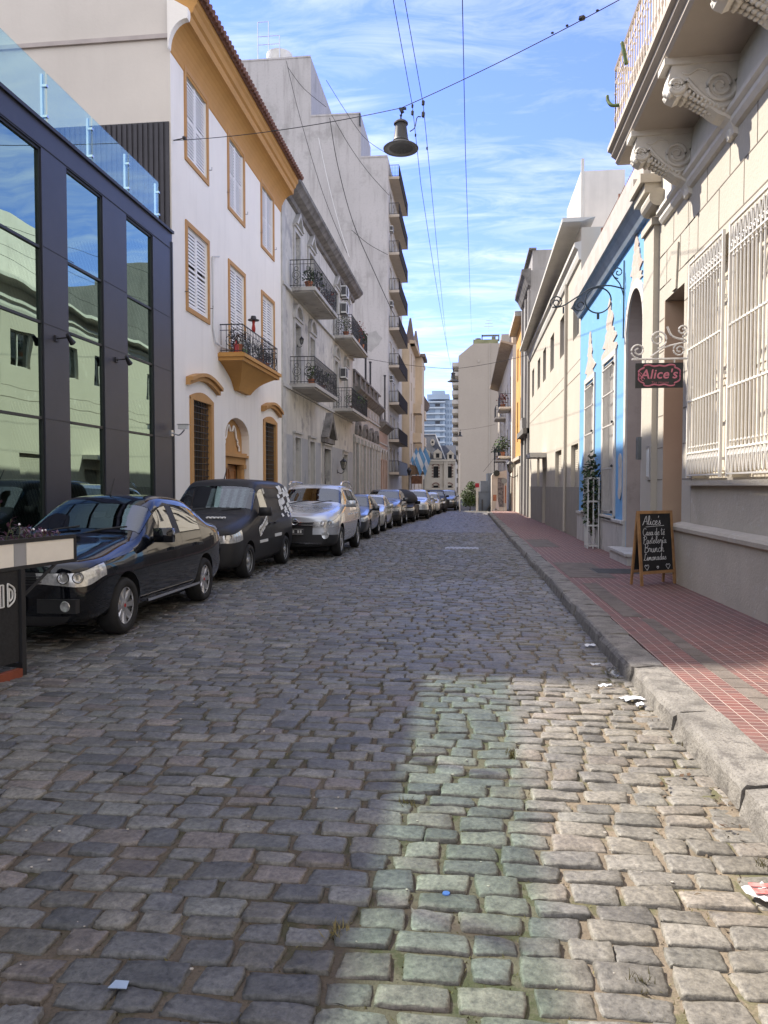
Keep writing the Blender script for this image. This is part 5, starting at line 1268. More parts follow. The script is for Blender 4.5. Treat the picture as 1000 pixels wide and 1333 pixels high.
def rot_wheel(sp,kind,parent,x,y):
    r=sp['rw']; w=.20
    sgn=1 if x>0 else -1
    we=bpy.data.objects.new('wheel',None); COL.objects.link(we); we.parent=parent; we.location=(x,y,r); we.empty_display_size=.1
    key=('wheel',kind,r,sgn)
    if key not in MATS:
        t=MB(); t.lathe([(r*.62,-w/2),(r*.9,-w/2-.012),(r*.985,-w*.36),(r,-w*.2),(r,w*.2),(r*.985,w*.36),(r*.9,w/2+.012),(r*.66,w/2),(r*.6,w*.3)],(0,0,0),ax=0,n=36,cap=False)
        # tread grooves
        ty=t.mesh('tyre',M_tyre,False)
        for p in ty.polygons: p.use_smooth=True
        o_=sgn*(w/2-.01); i_=sgn*(w/2-.075)
        f=MB(); f.lathe([(r*.66,o_),(r*.63,o_),(r*.61,i_),(0,i_)],(0,0,0),ax=0,n=32,cap=False)
        if kind=='steel':
            f.lathe([(r*.6,i_+sgn*.001),(r*.45,i_+sgn*.03),(r*.40,i_+sgn*.045),(r*.22,i_+sgn*.03),(r*.18,i_+sgn*.055),(0,i_+sgn*.06)],(0,0,0),ax=0,n=28,cap=False)
            for k in range(10):
                a=2*PI*k/10; f.ball((i_+sgn*.028,r*.52*math.cos(a),r*.52*math.sin(a)),.022,1,(.3,1,1))
        else:
            ns={'five':5,'eight':8}[kind]
            for k in range(ns):
                a=2*PI*k/ns; ca,sa=math.cos(a),math.sin(a)
                h0,h1=(.05,.036) if ns==8 else (.075,.055)
                def pt(d,q,xx): return (xx,d*ca-q*sa,d*sa+q*ca)
                f.hexa([pt(.02,-h1*.6,o_-sgn*.02),pt(r*.635,-h0*.55,o_-sgn*.004),pt(r*.635,h0*.55,o_-sgn*.004),pt(.02,h1*.6,o_-sgn*.02),pt(.02,-h1*.9,o_-sgn*.05),pt(r*.635,-h0*.8,o_-sgn*.03),pt(r*.635,h0*.8,o_-sgn*.03),pt(.02,h1*.9,o_-sgn*.05)])
            f.lathe([(r*.2,o_-sgn*.035),(r*.19,o_-sgn*.015),(r*.1,o_-sgn*.008),(0,o_-sgn*.008)],(0,0,0),ax=0,n=18,cap=False)
        rm=f.mesh('rim',M_steelrim if kind=='steel' else M_rimm)
        d=MB(); d.lathe([(r*.59,i_-sgn*.004),(r*.59,i_+sgn*.004),(0,i_+sgn*.004)],(0,0,0),ax=0,n=24); 
        h=MB(); h.lathe([(r*.075,o_-sgn*.009),(r*.065,o_-sgn*.004),(0,o_-sgn*.004)],(0,0,0),ax=0,n=14)
        MATS[key]=(ty,rm,d.mesh('hub_back',M_cabin),h.mesh('hub_cap',sp.get('hub',M_chr)))
    for nm,me in zip(('tyre','rim','brake','hub_cap'),MATS[key]):
        if nm=='brake' and kind=='steel': continue
        o=bpy.data.objects.new(nm,me); COL.objects.link(o); o.parent=we
def cobj(name,bm_or_me,m,par,sharp=None):
    me=bm_or_me
    if isinstance(me,bmesh.types.BMesh):
        bm=me
        if not bm.faces: bm.free(); return None
        me=bpy.data.meshes.new(name); bm.to_mesh(me); bm.free(); me.materials.clear()
    me.materials.clear(); me.materials.append(m)
    o=bpy.data.objects.new(name,me); COL.objects.link(o); o.parent=par
    return o
def make_car(sp,name,label,pm,loc,rotz=0,wheel='five',group='cars parked along the left kerb',detail=True):
    root=thing(name,label,'van' if 'van' in name else 'car',(loc[0],loc[1],loc[2]),group)
    root.rotation_euler=(math.atan(-SLOPE),0,rotz)
    root['_pm']=0; del root['_pm']
    key=('carmesh',sp['name'])
    if key not in MATS: MATS[key]=car_shell(sp)
    me=MATS[key]
    body=cobj('body',split(me,{PAINT}),pm,root)
    cobj('hood',split(me,{HOOD},.003),pm,root); cobj('bumper',split(me,{BUMP}),sp.get('bump',pm),root)
    def side_of(ix,sd,ins):
        b=split(me,{ix},ins); bmesh.ops.delete(b,geom=[f for f in b.faces if f.calc_center_median().x*sd<0],context='FACES'); return b
    doors=[[cobj('door',side_of(ix,sd,.004),pm,root) for sd in (-1,1)] for ix in (FDOOR,RDOOR)]
    cobj('windscreen',split(me,{WIND},.008),M_cgl,root); cobj('rear_window',split(me,{REAR},.007),M_cgs,root)
    for sd in (-1,1):
        b=side_of(SIDE,sd,.007); gs=islands(b); keys=[{f.index for f in g} for g in gs]; b.free()
        for ks in keys:
            b=side_of(SIDE,sd,.007); b.faces.ensure_lookup_table(); bmesh.ops.delete(b,geom=[f for f in b.faces if f.index not in ks],context='FACES'); cobj('side_window',b,M_cgs,root)
    cobj('grille',split(me,{GRIL}),M_plast,root); cobj('cladding',split(me,{TRIM}),M_plast,root)
    # headlights one mesh each side
    for nm,ix,mt in (('headlight',LAMP,M_lens),('tail_light',TAIL,M_red)):
        for sd in (-1,1):
            b=split(me,{ix},.004); bmesh.ops.delete(b,geom=[f for f in b.faces if f.calc_center_median().x*sd<0],context='FACES'); cobj(nm,b,mt,root)
    inner=bmesh.new(); inner.from_mesh(me)
    bmesh.ops.delete(inner,geom=[f for f in inner.faces if f.material_index in (SIDE,WIND,REAR)],context='FACES')
    inner.normal_update()
    for v in inner.verts: v.co-=v.normal*.022
    cobj('inner_shell',inner,M_cabin,root)
    Wd=sp['w']; m=MB()
    ys=sp['seat_y']; zf=sp.get('floor',.35)
    for x in (-.37,.37):
        m.box(x-.23,x+.23,ys-.1,ys+.4,zf,zf+.22); m.hexa([(x-.22,ys+.34,zf+.2),(x+.22,ys+.34,zf+.2),(x+.2,ys+.52,zf+.78),(x-.2,ys+.52,zf+.78),(x-.22,ys+.46,zf+.2),(x+.22,ys+.46,zf+.2),(x+.2,ys+.62,zf+.78),(x-.2,ys+.62,zf+.78)])
        m.box(x-.12,x+.12,ys+.56,ys+.65,zf+.8,zf+.98)
    if sp.get('rearseat',True):
        y2=ys+1.0; m.box(-.62,.62,y2,y2+.5,zf,zf+.25); m.hexa([(-.6,y2+.4,zf+.2),(.6,y2+.4,zf+.2),(.58,y2+.6,zf+.75),(-.58,y2+.6,zf+.75),(-.6,y2+.5,zf+.2),(.6,y2+.5,zf+.2),(.58,y2+.7,zf+.75),(-.58,y2+.7,zf+.75)])
        for x in (-.35,.35): m.box(x-.12,x+.12,y2+.6,y2+.69,zf+.77,zf+.92)
    m.bevel(.03,2); cobj('seats',m.mesh('seats',M_seat),M_seat,root)
    m=MB(); yd=sp['dash_y']; zd=sp['dash_z']; m.box(-Wd*.86,Wd*.86,yd,yd+.35,zd-.35,zd); m.bevel(.05,2)
    m.tube([(.36+.18*math.cos(a),yd+.48+.05*math.sin(a),zd-.02+.17*math.sin(a)) for a in np.linspace(0,2*PI,17)],.014,5,False)
    cobj('dashboard',m.mesh('dashboard',M_cabin),M_cabin,root)
    m=MB(); ym=sp['mirror_in']; m.box(-.11,.11,ym[0],ym[0]+.03,ym[1]-.035,ym[1]+.03).bevel(.012,1); cobj('rear_view_mirror',m.mesh('x',None),M_plast,root)
    for y in sp['wheels']:
        for sd in (-1,1): rot_wheel(sp,wheel,root,sd*(Wd-.115),y)
    # door mirrors
    my,mz=sp['mirror']
    for sd in (-1,1):
        m=MB(); x0=sd*Wd*.93
        m.box(x0+sd*.03,x0+sd*.25,my-.06,my+.06,mz-.07,mz+.09); m.bevel(.035,3); m.tube([(x0-sd*.03,my,mz-.03),(x0+sd*.08,my,mz-.04)],.03,6)
        mo=cobj('side_mirror',m.mesh('x',None),sp.get('mirc',pm),root)
        for p in mo.data.polygons: p.use_smooth=True
        m=MB(); m.box(x0+sd*.05,x0+sd*.23,my+.061,my+.064,mz-.05,mz+.07); cobj('mirror_glass',m.mesh('x',None),M_chr,mo)
    # handles on the doors
    for dd,hy in zip(doors,sp['handles']):
        for q,sd in zip(dd,(-1,1)):
            if q is None: continue
            m=MB(); m.box(sd*Wd*.985,sd*(Wd+.028),hy-.09,hy+.09,sp['hz']-.018,sp['hz']+.018)
            m.bevel(.008,2); cobj('handle',m.mesh('x',None),sp.get('hand',pm),q)
    # underside
    m=MB(); m.box(-Wd*.72,Wd*.72,sp['st'][0]['y']+.4,sp['st'][-1]['y']-.35,.16,.3); cobj('underbody',m.mesh('x',None),M_cabin,root)
    # plate, wipers, aerial
    yf=sp['st'][0]['y']-.075
    m=MB(); m.box(-.2,.2,yf-.012,yf+.03,sp['plate_z']-.065,sp['plate_z']+.065); pl_=cobj('number_plate',m.mesh('x',None),M_plate,root)
    m=MB(); frame_b=[(-.19,.19,-.055,-.049),(-.19,.19,.049,.055)]
    for a,b,c,d in frame_b: m.box(a,b,yf-.014,yf-.0125,sp['plate_z']+c,sp['plate_z']+d)
    for k in range(6):
        if k!=3: m.box(-.16+.055*k,-.125+.055*k,yf-.014,yf-.0125,sp['plate_z']-.03,sp['plate_z']+.03)
    cobj('plate_marks',m.mesh('x',None),M_platew,pl_)
    if detail:
        wp=sp['wiper']; m=MB()
        for x0,x1 in ((-.52,-.02),(.02,.56)):
            m.tube([(x0,wp[0],wp[1]),((x0+x1)/2,wp[0]-.0+.05,wp[1]+.055),(x1,wp[0]+.09,wp[1]+.085)],.011,5)
        cobj('wipers',m.mesh('x',None),M_plast,root)
        a=sp['aerial']; m=MB(); m.tube([(0.0,a[0],a[1]),(0.0,a[0]+a[2],a[1]+.2)],[.012,.004],5); cobj('aerial',m.mesh('x',None),M_plast,root)
    return root
def S(y,zs,z3,z4,w5,z5,w6,z6,w7,z7,z8,k=1,zb=.2,yo=None):
    d=dict(y=y,zs=zs,z3=z3,z4=z4,w5=w5,z5=z5,w6=w6,z6=z6,w7=w7,z7=z7,z8=z8,k=k,zb=zb)
    if yo: d['yo']=yo
    return d
# --- three box saloon (front is -Y)
def sedan_spec(name='sedan',L_=4.15,Wd=.83,H_=1.44):
    st=[S(-2.02,.30,.44,.55,.86,.725,.70,.775,.5,.79,.80,.86),
        S(-1.92,.27,.44,.575,.93,.76,.74,.82,.52,.845,.855,.95,yo=[0,0,.02,.04,.06,.10,.02,0,0]),
        S(-1.66,.24,.46,.70,.965,.795,.76,.845,.55,.875,.885,.99),
        S(-1.22,.24,.48,.66,.965,.82,.79,.90,.58,.925,.935,1.0),
        S(-.92,.24,.48,.68,.96,.86,.83,.94,.62,.965,.975,1.0),
        S(-.70,.24,.48,.69,.955,.885,.87,.955,.80,.985,1.01,1.0),
        S(-.10,.24,.48,.70,.95,.91,.745,1.31,.665,1.375,1.405,1.0),
        S(.10,.24,.48,.70,.95,.915,.73,1.355,.655,1.41,1.435,1.0),
        S(.26,.24,.48,.70,.95,.92,.725,1.37,.65,1.42,1.445,1.0),
        S(.36,.24,.48,.70,.95,.925,.725,1.37,.65,1.42,1.445,1.0),
        S(.86,.24,.48,.71,.95,.94,.73,1.345,.65,1.40,1.43,1.0),
        S(1.12,.24,.48,.72,.945,.955,.755,1.27,.66,1.355,1.385,1.0),
        S(1.50,.25,.50,.74,.94,.98,.85,1.06,.77,1.10,1.13,.99),
        S(1.66,.26,.50,.75,.93,.985,.84,1.03,.74,1.05,1.06,.98),
        S(1.98,.30,.50,.74,.91,.96,.82,1.01,.70,1.03,1.035,.95),
        S(2.10,.34,.50,.70,.86,.90,.74,.95,.6,.965,.97,.88)]
    def tags(i,j):
        if i<2: return {2:BUMP,1:BUMP,3:LAMP if False else BUMP,4:LAMP}.get(j,HOOD if j>=5 else BUMP)
        if j in (6,7) and i in (2,3,4): return HOOD
        if j==5 and i in (2,3): return HOOD
        if j in (7,) and i==5: return WIND
        if j==6 and i==5: return WIND
        if j==5 and i==5: return PAINT
        if j==5 and i in (6,7): return SIDE
        if j==5 and i==8: return TRIM
        if j==5 and i==9: return SIDE
        if j==5 and i==10: return SIDE
        if j in (7,6) and i==11: return REAR
        if j in (2,3,4) and i in (5,6,7): return FDOOR
        if j in (2,3,4) and i in (9,10): return RDOOR
        if j==4 and i==14: return TAIL
        return PAINT
    def cap(e,j,inn):
        if e==0:
            if j==4: return GRIL if inn else LAMP
            if j in (1,) : return TRIM
            if j in (5,6,7): return HOOD
            return BUMP
        return TAIL if (j==4 and not inn) else PAINT
    return dict(name=name,w=Wd,st=st,tags=tags,cap=cap,capin=(.52,.6),wheels=(-1.20,1.22),rw=.295,arch=.345,seat_y=-.05,dash_y=-.68,dash_z=.93,mirror_in=(-.16,1.28),mirror=(-.42,.97),handles=(.10,.95),hz=.80,plate_z=.42,wiper=(-.74,1.0),aerial=(.06,1.43,.12))
# --- compact panel van
def van_spec():
    st=[S(-2.02,.34,.52,.66,.88,.82,.72,.88,.5,.905,.915,.86),
        S(-1.90,.30,.52,.66,.94,.84,.78,.94,.54,.965,.98,.95,yo=[0,0,.02,.04,.06,.10,.02,0,0]),
        S(-1.62,.26,.52,.70,.965,.90,.80,1.00,.58,1.025,1.04,.99),
        S(-1.25,.26,.52,.74,.965,.96,.84,1.06,.62,1.085,1.10,1.0),
        S(-1.02,.26,.52,.76,.96,1.0,.88,1.10,.66,1.12,1.135,1.0),
        S(-.86,.26,.52,.77,.96,1.02,.90,1.12,.83,1.15,1.165,1.0),
        S(-.28,.26,.52,.78,.955,1.04,.80,1.66,.715,1.725,1.755,1.0),
        S(-.06,.26,.52,.78,.955,1.05,.795,1.70,.71,1.765,1.795,1.0),
        S(.22,.26,.52,.78,.955,1.05,.795,1.71,.71,1.775,1.81,1.0),
        S(.34,.26,.52,.78,.955,1.05,.795,1.71,.71,1.775,1.81,1.0),
        S(1.0,.26,.52,.78,.955,1.05,.80,1.71,.71,1.775,1.81,1.0),
        S(1.70,.26,.52,.78,.955,1.05,.80,1.70,.71,1.765,1.80,1.0),
        S(1.98,.28,.52,.78,.95,1.05,.81,1.66,.71,1.74,1.77,.99),
        S(2.10,.34,.54,.76,.92,1.04,.80,1.60,.68,1.68,1.70,.95)]
    def tags(i,j):
        if i<2: return {4:LAMP}.get(j,HOOD if j>=5 else BUMP)
        if j in (6,7) and i in (2,3,4): return HOOD
        if j==5 and i in (2,3): return HOOD
        if j in (6,7) and i==5: return WIND
        if j==5 and i in (6,7): return SIDE
        if j in (2,3,4) and i in (5,6,7): return FDOOR
        if j in (2,3,4,5) and i in (9,10): return RDOOR
        if j==4 and i==12: return TAIL
        return PAINT
    def cap(e,j,inn):
        if e==0:
            if j==4: return GRIL if inn else LAMP
            if j==2 and inn: return GRIL
            if j in (5,6,7): return HOOD
            return BUMP
        return REAR if j==5 else PAINT
    return dict(name='van',w=.86,st=st,tags=tags,cap=cap,capin=(.50,.8),wheels=(-1.22,1.40),rw=.305,arch=.36,seat_y=-.1,dash_y=-.82,dash_z=1.08,mirror_in=(-.34,1.58),mirror=(-.52,1.16),handles=(.12,.5),hz=.92,plate_z=.60,wiper=(-.90,1.155),aerial=(-.1,1.79,.14),rearseat=False,floor=.5,mirc=M_plast,hand=M_plast,bump=M_plast)
# --- tall crossover
def suv_spec(name='suv',Wd=.90,h=0):
    st=[S(-2.22,.36,.54,.68,.86,.82,.72,.90,.5,.93,.94,.84,zb=.26),
        S(-2.08,.32,.53,.68,.94,.84,.78,.97,.55,1.0,1.01,.95,zb=.25,yo=[0,0,.02,.04,.07,.13,.02,0,0]),
        S(-1.74,.28,.53,.72,.97,.90,.80,1.04,.58,1.06,1.07,1.0,zb=.25),
        S(-1.32,.28,.54,.76,.965,.98,.83,1.09,.62,1.11,1.12,1.0,zb=.25),
        S(-1.02,.28,.54,.78,.955,1.02,.86,1.12,.66,1.14,1.15,1.0,zb=.25),
        S(-.84,.28,.54,.79,.95,1.04,.87,1.13,.80,1.16,1.18,1.0,zb=.25),
        S(-.16,.28,.54,.80,.945,1.07,.76,1.53,.68,1.60,1.63,1.0,zb=.25),
        S(.04,.28,.54,.80,.945,1.08,.75,1.57,.67,1.63,1.66,1.0,zb=.25),
        S(.24,.28,.54,.80,.945,1.09,.745,1.58,.665,1.64,1.675,1.0,zb=.25),
        S(.34,.28,.54,.80,.945,1.09,.745,1.58,.665,1.64,1.675,1.0,zb=.25),
        S(1.06,.28,.54,.82,.945,1.12,.75,1.56,.665,1.625,1.66,1.0,zb=.25),
        S(1.16,.28,.54,.82,.945,1.13,.75,1.55,.665,1.615,1.65,1.0,zb=.25),
        S(1.62,.30,.55,.84,.94,1.16,.77,1.50,.67,1.57,1.61,.99,zb=.27),
        S(2.02,.36,.56,.84,.93,1.14,.82,1.32,.70,1.42,1.47,.97,zb=.3),
        S(2.20,.42,.58,.80,.90,1.02,.80,1.12,.68,1.16,1.18,.92,zb=.34)]
    def tags(i,j):
        if i<2:
            if j==4: return LAMP
            return {0:TRIM,1:TRIM,2:GRIL}.get(j,HOOD if j>=5 else BUMP)
        if j in (6,7) and i in (2,3,4): return HOOD
        if j==5 and i in (2,3): return HOOD
        if j in (6,7) and i==5: return WIND
        if j==5 and i in (6,7,9): return SIDE
        if j==5 and i in (8,10): return TRIM
        if j==5 and i in (11,): return SIDE
        if j in (6,7) and i==13: return REAR
        if j==1: return TRIM
        if j in (2,3,4) and i in (5,6,7): return FDOOR
        if j in (2,3,4) and i in (9,10): return RDOOR
        if j==4 and i==13: return TAIL
        return PAINT
    def cap(e,j,inn):
        if e==0:
            if j==4: return GRIL if inn else LAMP
            if j==2: return GRIL
            if j==3 and inn: return GRIL
            if j in (0,1): return TRIM
            if j in (5,6,7): return HOOD
            return BUMP
        return REAR if j==6 else PAINT
    return dict(name=name,w=Wd,st=st,tags=tags,cap=cap,capin=(.70,.8),wheels=(-1.30,1.34),rw=.345,arch=.405,seat_y=-.02,dash_y=-.8,dash_z=1.09,mirror_in=(-.22,1.47),mirror=(-.48,1.17),handles=(.12,1.0),hz=.93,plate_z=.60,wiper=(-.88,1.17),aerial=(1.3,1.62,.1),floor=.48)
# --- small hatchback
def hatch_spec(name='hatch'):
    sp=sedan_spec(name,Wd=.83); st=sp['st'][:11]
    for s in st:
        for k in ('z6','z7','z8'):
            if s['z8']>1.2: s[k]+=.04
    st+=[S(1.30,.25,.50,.74,.945,.97,.77,1.30,.66,1.38,1.41,.99),S(1.72,.28,.52,.76,.92,.98,.82,1.12,.70,1.20,1.23,.97),S(1.90,.33,.52,.74,.88,.92,.78,.98,.66,1.02,1.03,.93)]
    old=sp['tags']
    def tags(i,j):
        if i==11: return REAR if j in (6,7) else (TAIL if j==4 else PAINT)
        if i==12: return PAINT
        return old(i,j)
    sp.update(st=st,tags=tags,wheels=(-1.2,1.22)); return sp
SED=sedan_spec(); VAN=van_spec(); SUV=suv_spec(); HAT=hatch_spec()
SED['hub']=mat('hub_red',(.35,.02,.02),.4,0)
def gp(x,y): return (x,y,gz(y))
# black saloon, front wheel at Y 7.5
c1=make_car(SED,'black_sedan','glossy black saloon behind the planter, nearest car',P_black,gp(-4.50,8.80),R(0),'eight')
c1.scale=(1,1,1.05)
SED2=dict(SED); SED2['name']='sedan'; SED2['hub']=M_chr
for sd in (-1,1): m=MB(); m.box(sd*.832,sd*.846,-.72,.92,.27,.30); cobj('sill_strip',m.mesh('x',None),M_chr,c1)
for sd in (-1,1):
    m=MB(); x=sd*.52; m.box(x-.2,x+.2,-2.075,-2.0,.34,.47); m.bevel(.03,2); fo=cobj('fog_lamp',m.mesh('x',None),M_plast,c1)
    m=MB(); m.lathe([(.052,-2.078),(.045,-2.084),(0,-2.08)],(x+sd*.09,0,.405),ax=1,n=18); cobj('fog_lens',m.mesh('x',None),M_lens,fo)
m=MB(); m.box(-.3,-.14,.2,.21,1.15,1.22); m.box(-.65,-.5,-.32,-.31,1.02,1.12) if False else None
cobj('dash_papers',m.mesh('x',None),M_platew,c1)
c2=make_car(VAN,'black_van','satin black panel van with white lettering and a sunshade',P_van,gp(-4.72,14.0),0,'steel')
m=MB(); 
n=10
for k in range(n):
    x0=-.16+.76*k/n; x1=-.16+.76*(k+1)/n; d0=.02*(k%2); d1=.02*((k+1)%2)
    m.face([(x0,-.74+d0,1.2),(x1,-.74+d1,1.2),(x1,-.36+d1,1.6),(x0,-.36+d0,1.6)])
cobj('sunshade',m.mesh('x',None),mat('foil_sunshade',(.55,.57,.60),.35,.25,scale=30,metal=.7),c2)
def scribble(par,pts_list,m,r=.012,name='lettering'):
    b=MB()
    for pts in pts_list: b.tube(catmull(pts,4),r,5)
    return cobj(name,b.mesh('x',None),m,par)
M_let=mat('white_vinyl',(.68,.68,.66),.6,.05)
xs_=.868
scr=[]
for (a,z,s) in ((-.62,.74,1),(-.5,.80,.8),(-.40,.84,.8),(-.31,.90,.7),(-.22,.92,.9)):
    scr.append([(xs_,a,z),(xs_,a-.05*s,z+.10*s),(xs_,a+.02,z+.16*s),(xs_,a+.06*s,z+.08*s),(xs_,a+.0,z-.02*s),(xs_,a+.1*s,z+.02)])
scribble(c2,scr,M_let,.013)
b=MB(); b.box(xs_-.01,xs_+.004,-.62,-.1,.585,.635); b.box(xs_-.01,xs_+.004,.45,.95,.64,.70)
cobj('lettering',b.mesh('x',None),M_let,c2)
b=MB(); g_=random.Random(5)
for k in range(26):
    y=1.15+.8*g_.random(); z=1.02+.62*g_.random(); s=.05+.09*g_.random(); x=.86-.0-(z-1.02)*.235+.006
    b.hexa([(x,y-s,z-s*.5),(x,y+s*.8,z-s*.2),(x-.04,y+s*.6,z+s*.7),(x-.04,y-s*.6,z+s*.4),(x+.004,y-s,z-s*.5),(x+.004,y+s*.8,z-s*.2),(x-.036,y+s*.6,z+s*.7),(x-.036,y-s*.6,z+s*.4)])
cobj('rear_graphic',b.mesh('x',None),M_let,c2)
scribble(c2,[[(.16+.07*k,-1.50,1.075-.0*k),(.13+.07*k,-1.46,1.085),(.17+.07*k,-1.42,1.09),(.2+.07*k,-1.47,1.085),(.2+.07*k,-1.5,1.078)] for k in range(5)],M_let,.012,'hood_lettering')
c3=make_car(SUV,'silver_suv','silver crossover with roof rails and black lower bumper',P_silver,gp(-3.93,18.75),R(0),'five')
c3.scale=(1.03,1,1.05)
for sd in (-1,1):
    m=MB(); m.tube(catmull([(sd*.66,-.1,1.62),(sd*.66,.15,1.71),(sd*.655,.9,1.715),(sd*.65,1.35,1.68),(sd*.65,1.6,1.59)],5),.022,6); cobj('roof_rail',m.mesh('x',None),M_silver if False else M_chr,c3)
m=MB()
m.box(-.44,.44,-2.315,-2.25,.79,.815); m.box(-.44,.44,-2.31,-2.25,.735,.755); m.bevel(.006,1)
for s_ in (-1,1): m.tube([(s_*.10,-2.33,.80+0*s_),(s_*.02,-2.335,.86),(0,-2.335,.87)],.012,5)
m.tube([(.07*math.cos(a),-2.335,.80+.05*math.sin(a)) for a in np.linspace(0,2*PI,15)],.010,5,False)
cobj('grille_bars',m.mesh('x',None),M_chr,c3)
m=MB(); m.box(-.6,.6,-2.30,-2.22,.33,.36).bevel(.01,1); cobj('skid_strip',m.mesh('x',None),M_chr,c3)
for sd in (-1,1): m=MB(); m.lathe([(.08,-2.26),(.075,-2.30),(.05,-2.295),(0,-2.29)],(sd*.68,0,.52),ax=1,n=18); cobj('fog_lamp',m.mesh('x',None),M_lens,c3)
def bowls(par,items,name='reflector'):
    for sd in (-1,1):
        for (x,y,z,r,tilt) in items:
            m=MB(); Mr=Matrix.Rotation(sd*tilt,4,'Z')
            m.lathe([(r,0),(r*.93,-.012),(r*.86,-.004),(r*.45,.02),(0,.024)],(sd*x,y,z),ax=1,n=20,M=Mr,cap=False); cobj(name,m.mesh('x',None),M_chr,par)
            m=MB(); m.lathe([(r*1.02,.002),(r*1.1,-.008),(r*1.02,-.014)],(sd*x,y,z),ax=1,n=20,M=Mr,cap=False); cobj('lamp_ring',m.mesh('x',None),M_plast,par)
bowls(c1,[(.57,-2.035,.665,.052,.35),(.695,-1.985,.665,.05,.6)])
m=MB()
for z in (.60,.625,.65,.675): m.box(-.36,.36,-2.085,-2.03,z,z+.008)
cobj('grille_bars',m.mesh('x',None),M_plast,c1)
bowls(c2,[(.57,-2.03,.76,.06,.35),(.70,-1.975,.77,.055,.6)])
bowls(c3,[(.62,-2.26,.78,.05,.35),(.755,-2.175,.79,.045,.6)])
line=[(HAT,'parked_hatchback','dark grey hatchback right behind the silver crossover',P_dark,-4.02,25.2),
 (SED2,'parked_sedan','light silver saloon behind the dark hatchback',P_lsil,-4.0,29.6),
 (SUV,'parked_suv','dark crossover towering behind the light silver saloon',P_blueg,-3.85,34.2),
 (SUV,'parked_suv','silver crossover behind the open black tailgate',P_silver,-3.1,43.0),
 (SED2,'parked_sedan','champagne saloon further down the row of parked cars',P_beige,-3.0,47.8),
 (HAT,'parked_hatchback','pale silver hatchback beyond the champagne saloon',P_lsil,-2.75,52.2),
 (SUV,'parked_suv','black crossover near the crossing, beyond the pale hatchback',P_van,-2.55,56.6),
 (SUV,'parked_suv','dark blue crossover facing the street at the far end of the row',P_blueg,-1.75,62.0)]
for i,(sp,nm,lab,pm,x,y) in enumerate(line):
    make_car(sp,nm,lab,pm,gp(x,y),R(0 if i<7 else -4),'five',detail=False)
c5=make_car(HAT,'black_hatchback','black hatchback under a rounded dark cover',P_van,gp(-3.5,38.6),0,'five',detail=False)
m=MB(); n=14
for k in range(n):
    pass
m.ball((0,.1,1.05),1,3,(.86,1.5,.62)); 
for v in list(m.bm.verts):
    if v.co.z<.95: v.co.z=.95
cv_=cobj('fabric_cover',m.mesh('x',None),mat('black_cover',(.012,.014,.02),.75,.2),c5)
for p in cv_.data.polygons: p.use_smooth=True
# ================================================================ street furniture and small things
# hanging lamp over the road and its cables
def bell_lamp(c,s,lab,group='bell lamps hung over the street'):
    x,y,z=c     # z = underside of the shade
    r_=thing('street_lamp',lab,'street lamp',c,group)
    M_l=mat('lamp_grey_metal',(.045,.045,.045),.5,.15)
    m=MB(); m.lathe([(.355*s,0),(.36*s,.02*s),(.33*s,.045*s),(.2*s,.11*s),(.165*s,.14*s),(.17*s,.165*s),(.155*s,.18*s),(.15*s,.2*s),(.115*s,.46*s),(.115*s,.49*s),(.145*s,.50*s),(.145*s,.525*s),(.11*s,.56*s),(.05*s,.58*s),(0,.58*s)],(x,y,z),n=32,cap=False); m.build('shade',M_l,r_,smooth=35)
    m=MB(); m.lathe([(.345*s,.005*s),(.25*s,.012*s),(.245*s,.02*s)],(x,y,z),n=32,cap=False); m.build('reflector_ring',mat('lamp_ring',(.30,.30,.29),.5,.1),r_,smooth=True)
    m=MB(); m.lathe([(.25*s,.015*s),(.2*s,.035*s),(0,.05*s)],(x,y,z),n=32,cap=False); m.build('lens',mat('lamp_lens_grey',(.17,.17,.165),.4,.3,scale=30),r_,smooth=True)
    m=MB(); m.tube([(x,y,z+.57*s),(x,y,z+.68*s),(x+.03*s,y,z+.74*s),(x+.0,y,z+.80*s)],[.045*s,.03*s,.04*s,.035*s],8); m.box(x-.035*s,x+.11*s,y-.02*s,y+.02*s,z+.79*s,z+.83*s); m.build('hanger',M_iron,r_)
    return r_
LY=14.0
lx,lz=onY(522,193,LY); bell_lamp((lx,LY,lz-.02),.92,'large grey bell shaped lamp hanging nearest over the road')
def wire(name,pts,r,lab,m=None,group='wires and cables over the street'):
    b=MB(); b.tube(pts,r,5); return tag(b.build(name,m or mat('black_cable',(.02,.02,.022),.7,0)),lab,'cable',group)
def sag(a,b,s,n=14):
    return [tuple(a[i]+(b[i]-a[i])*k/n-(s*4*(k/n)*(1-k/n) if i==2 else 0) for i in range(3)) for k in range(n+1)]
ya,za=onX(226,183,XL); ztop=lz+.74
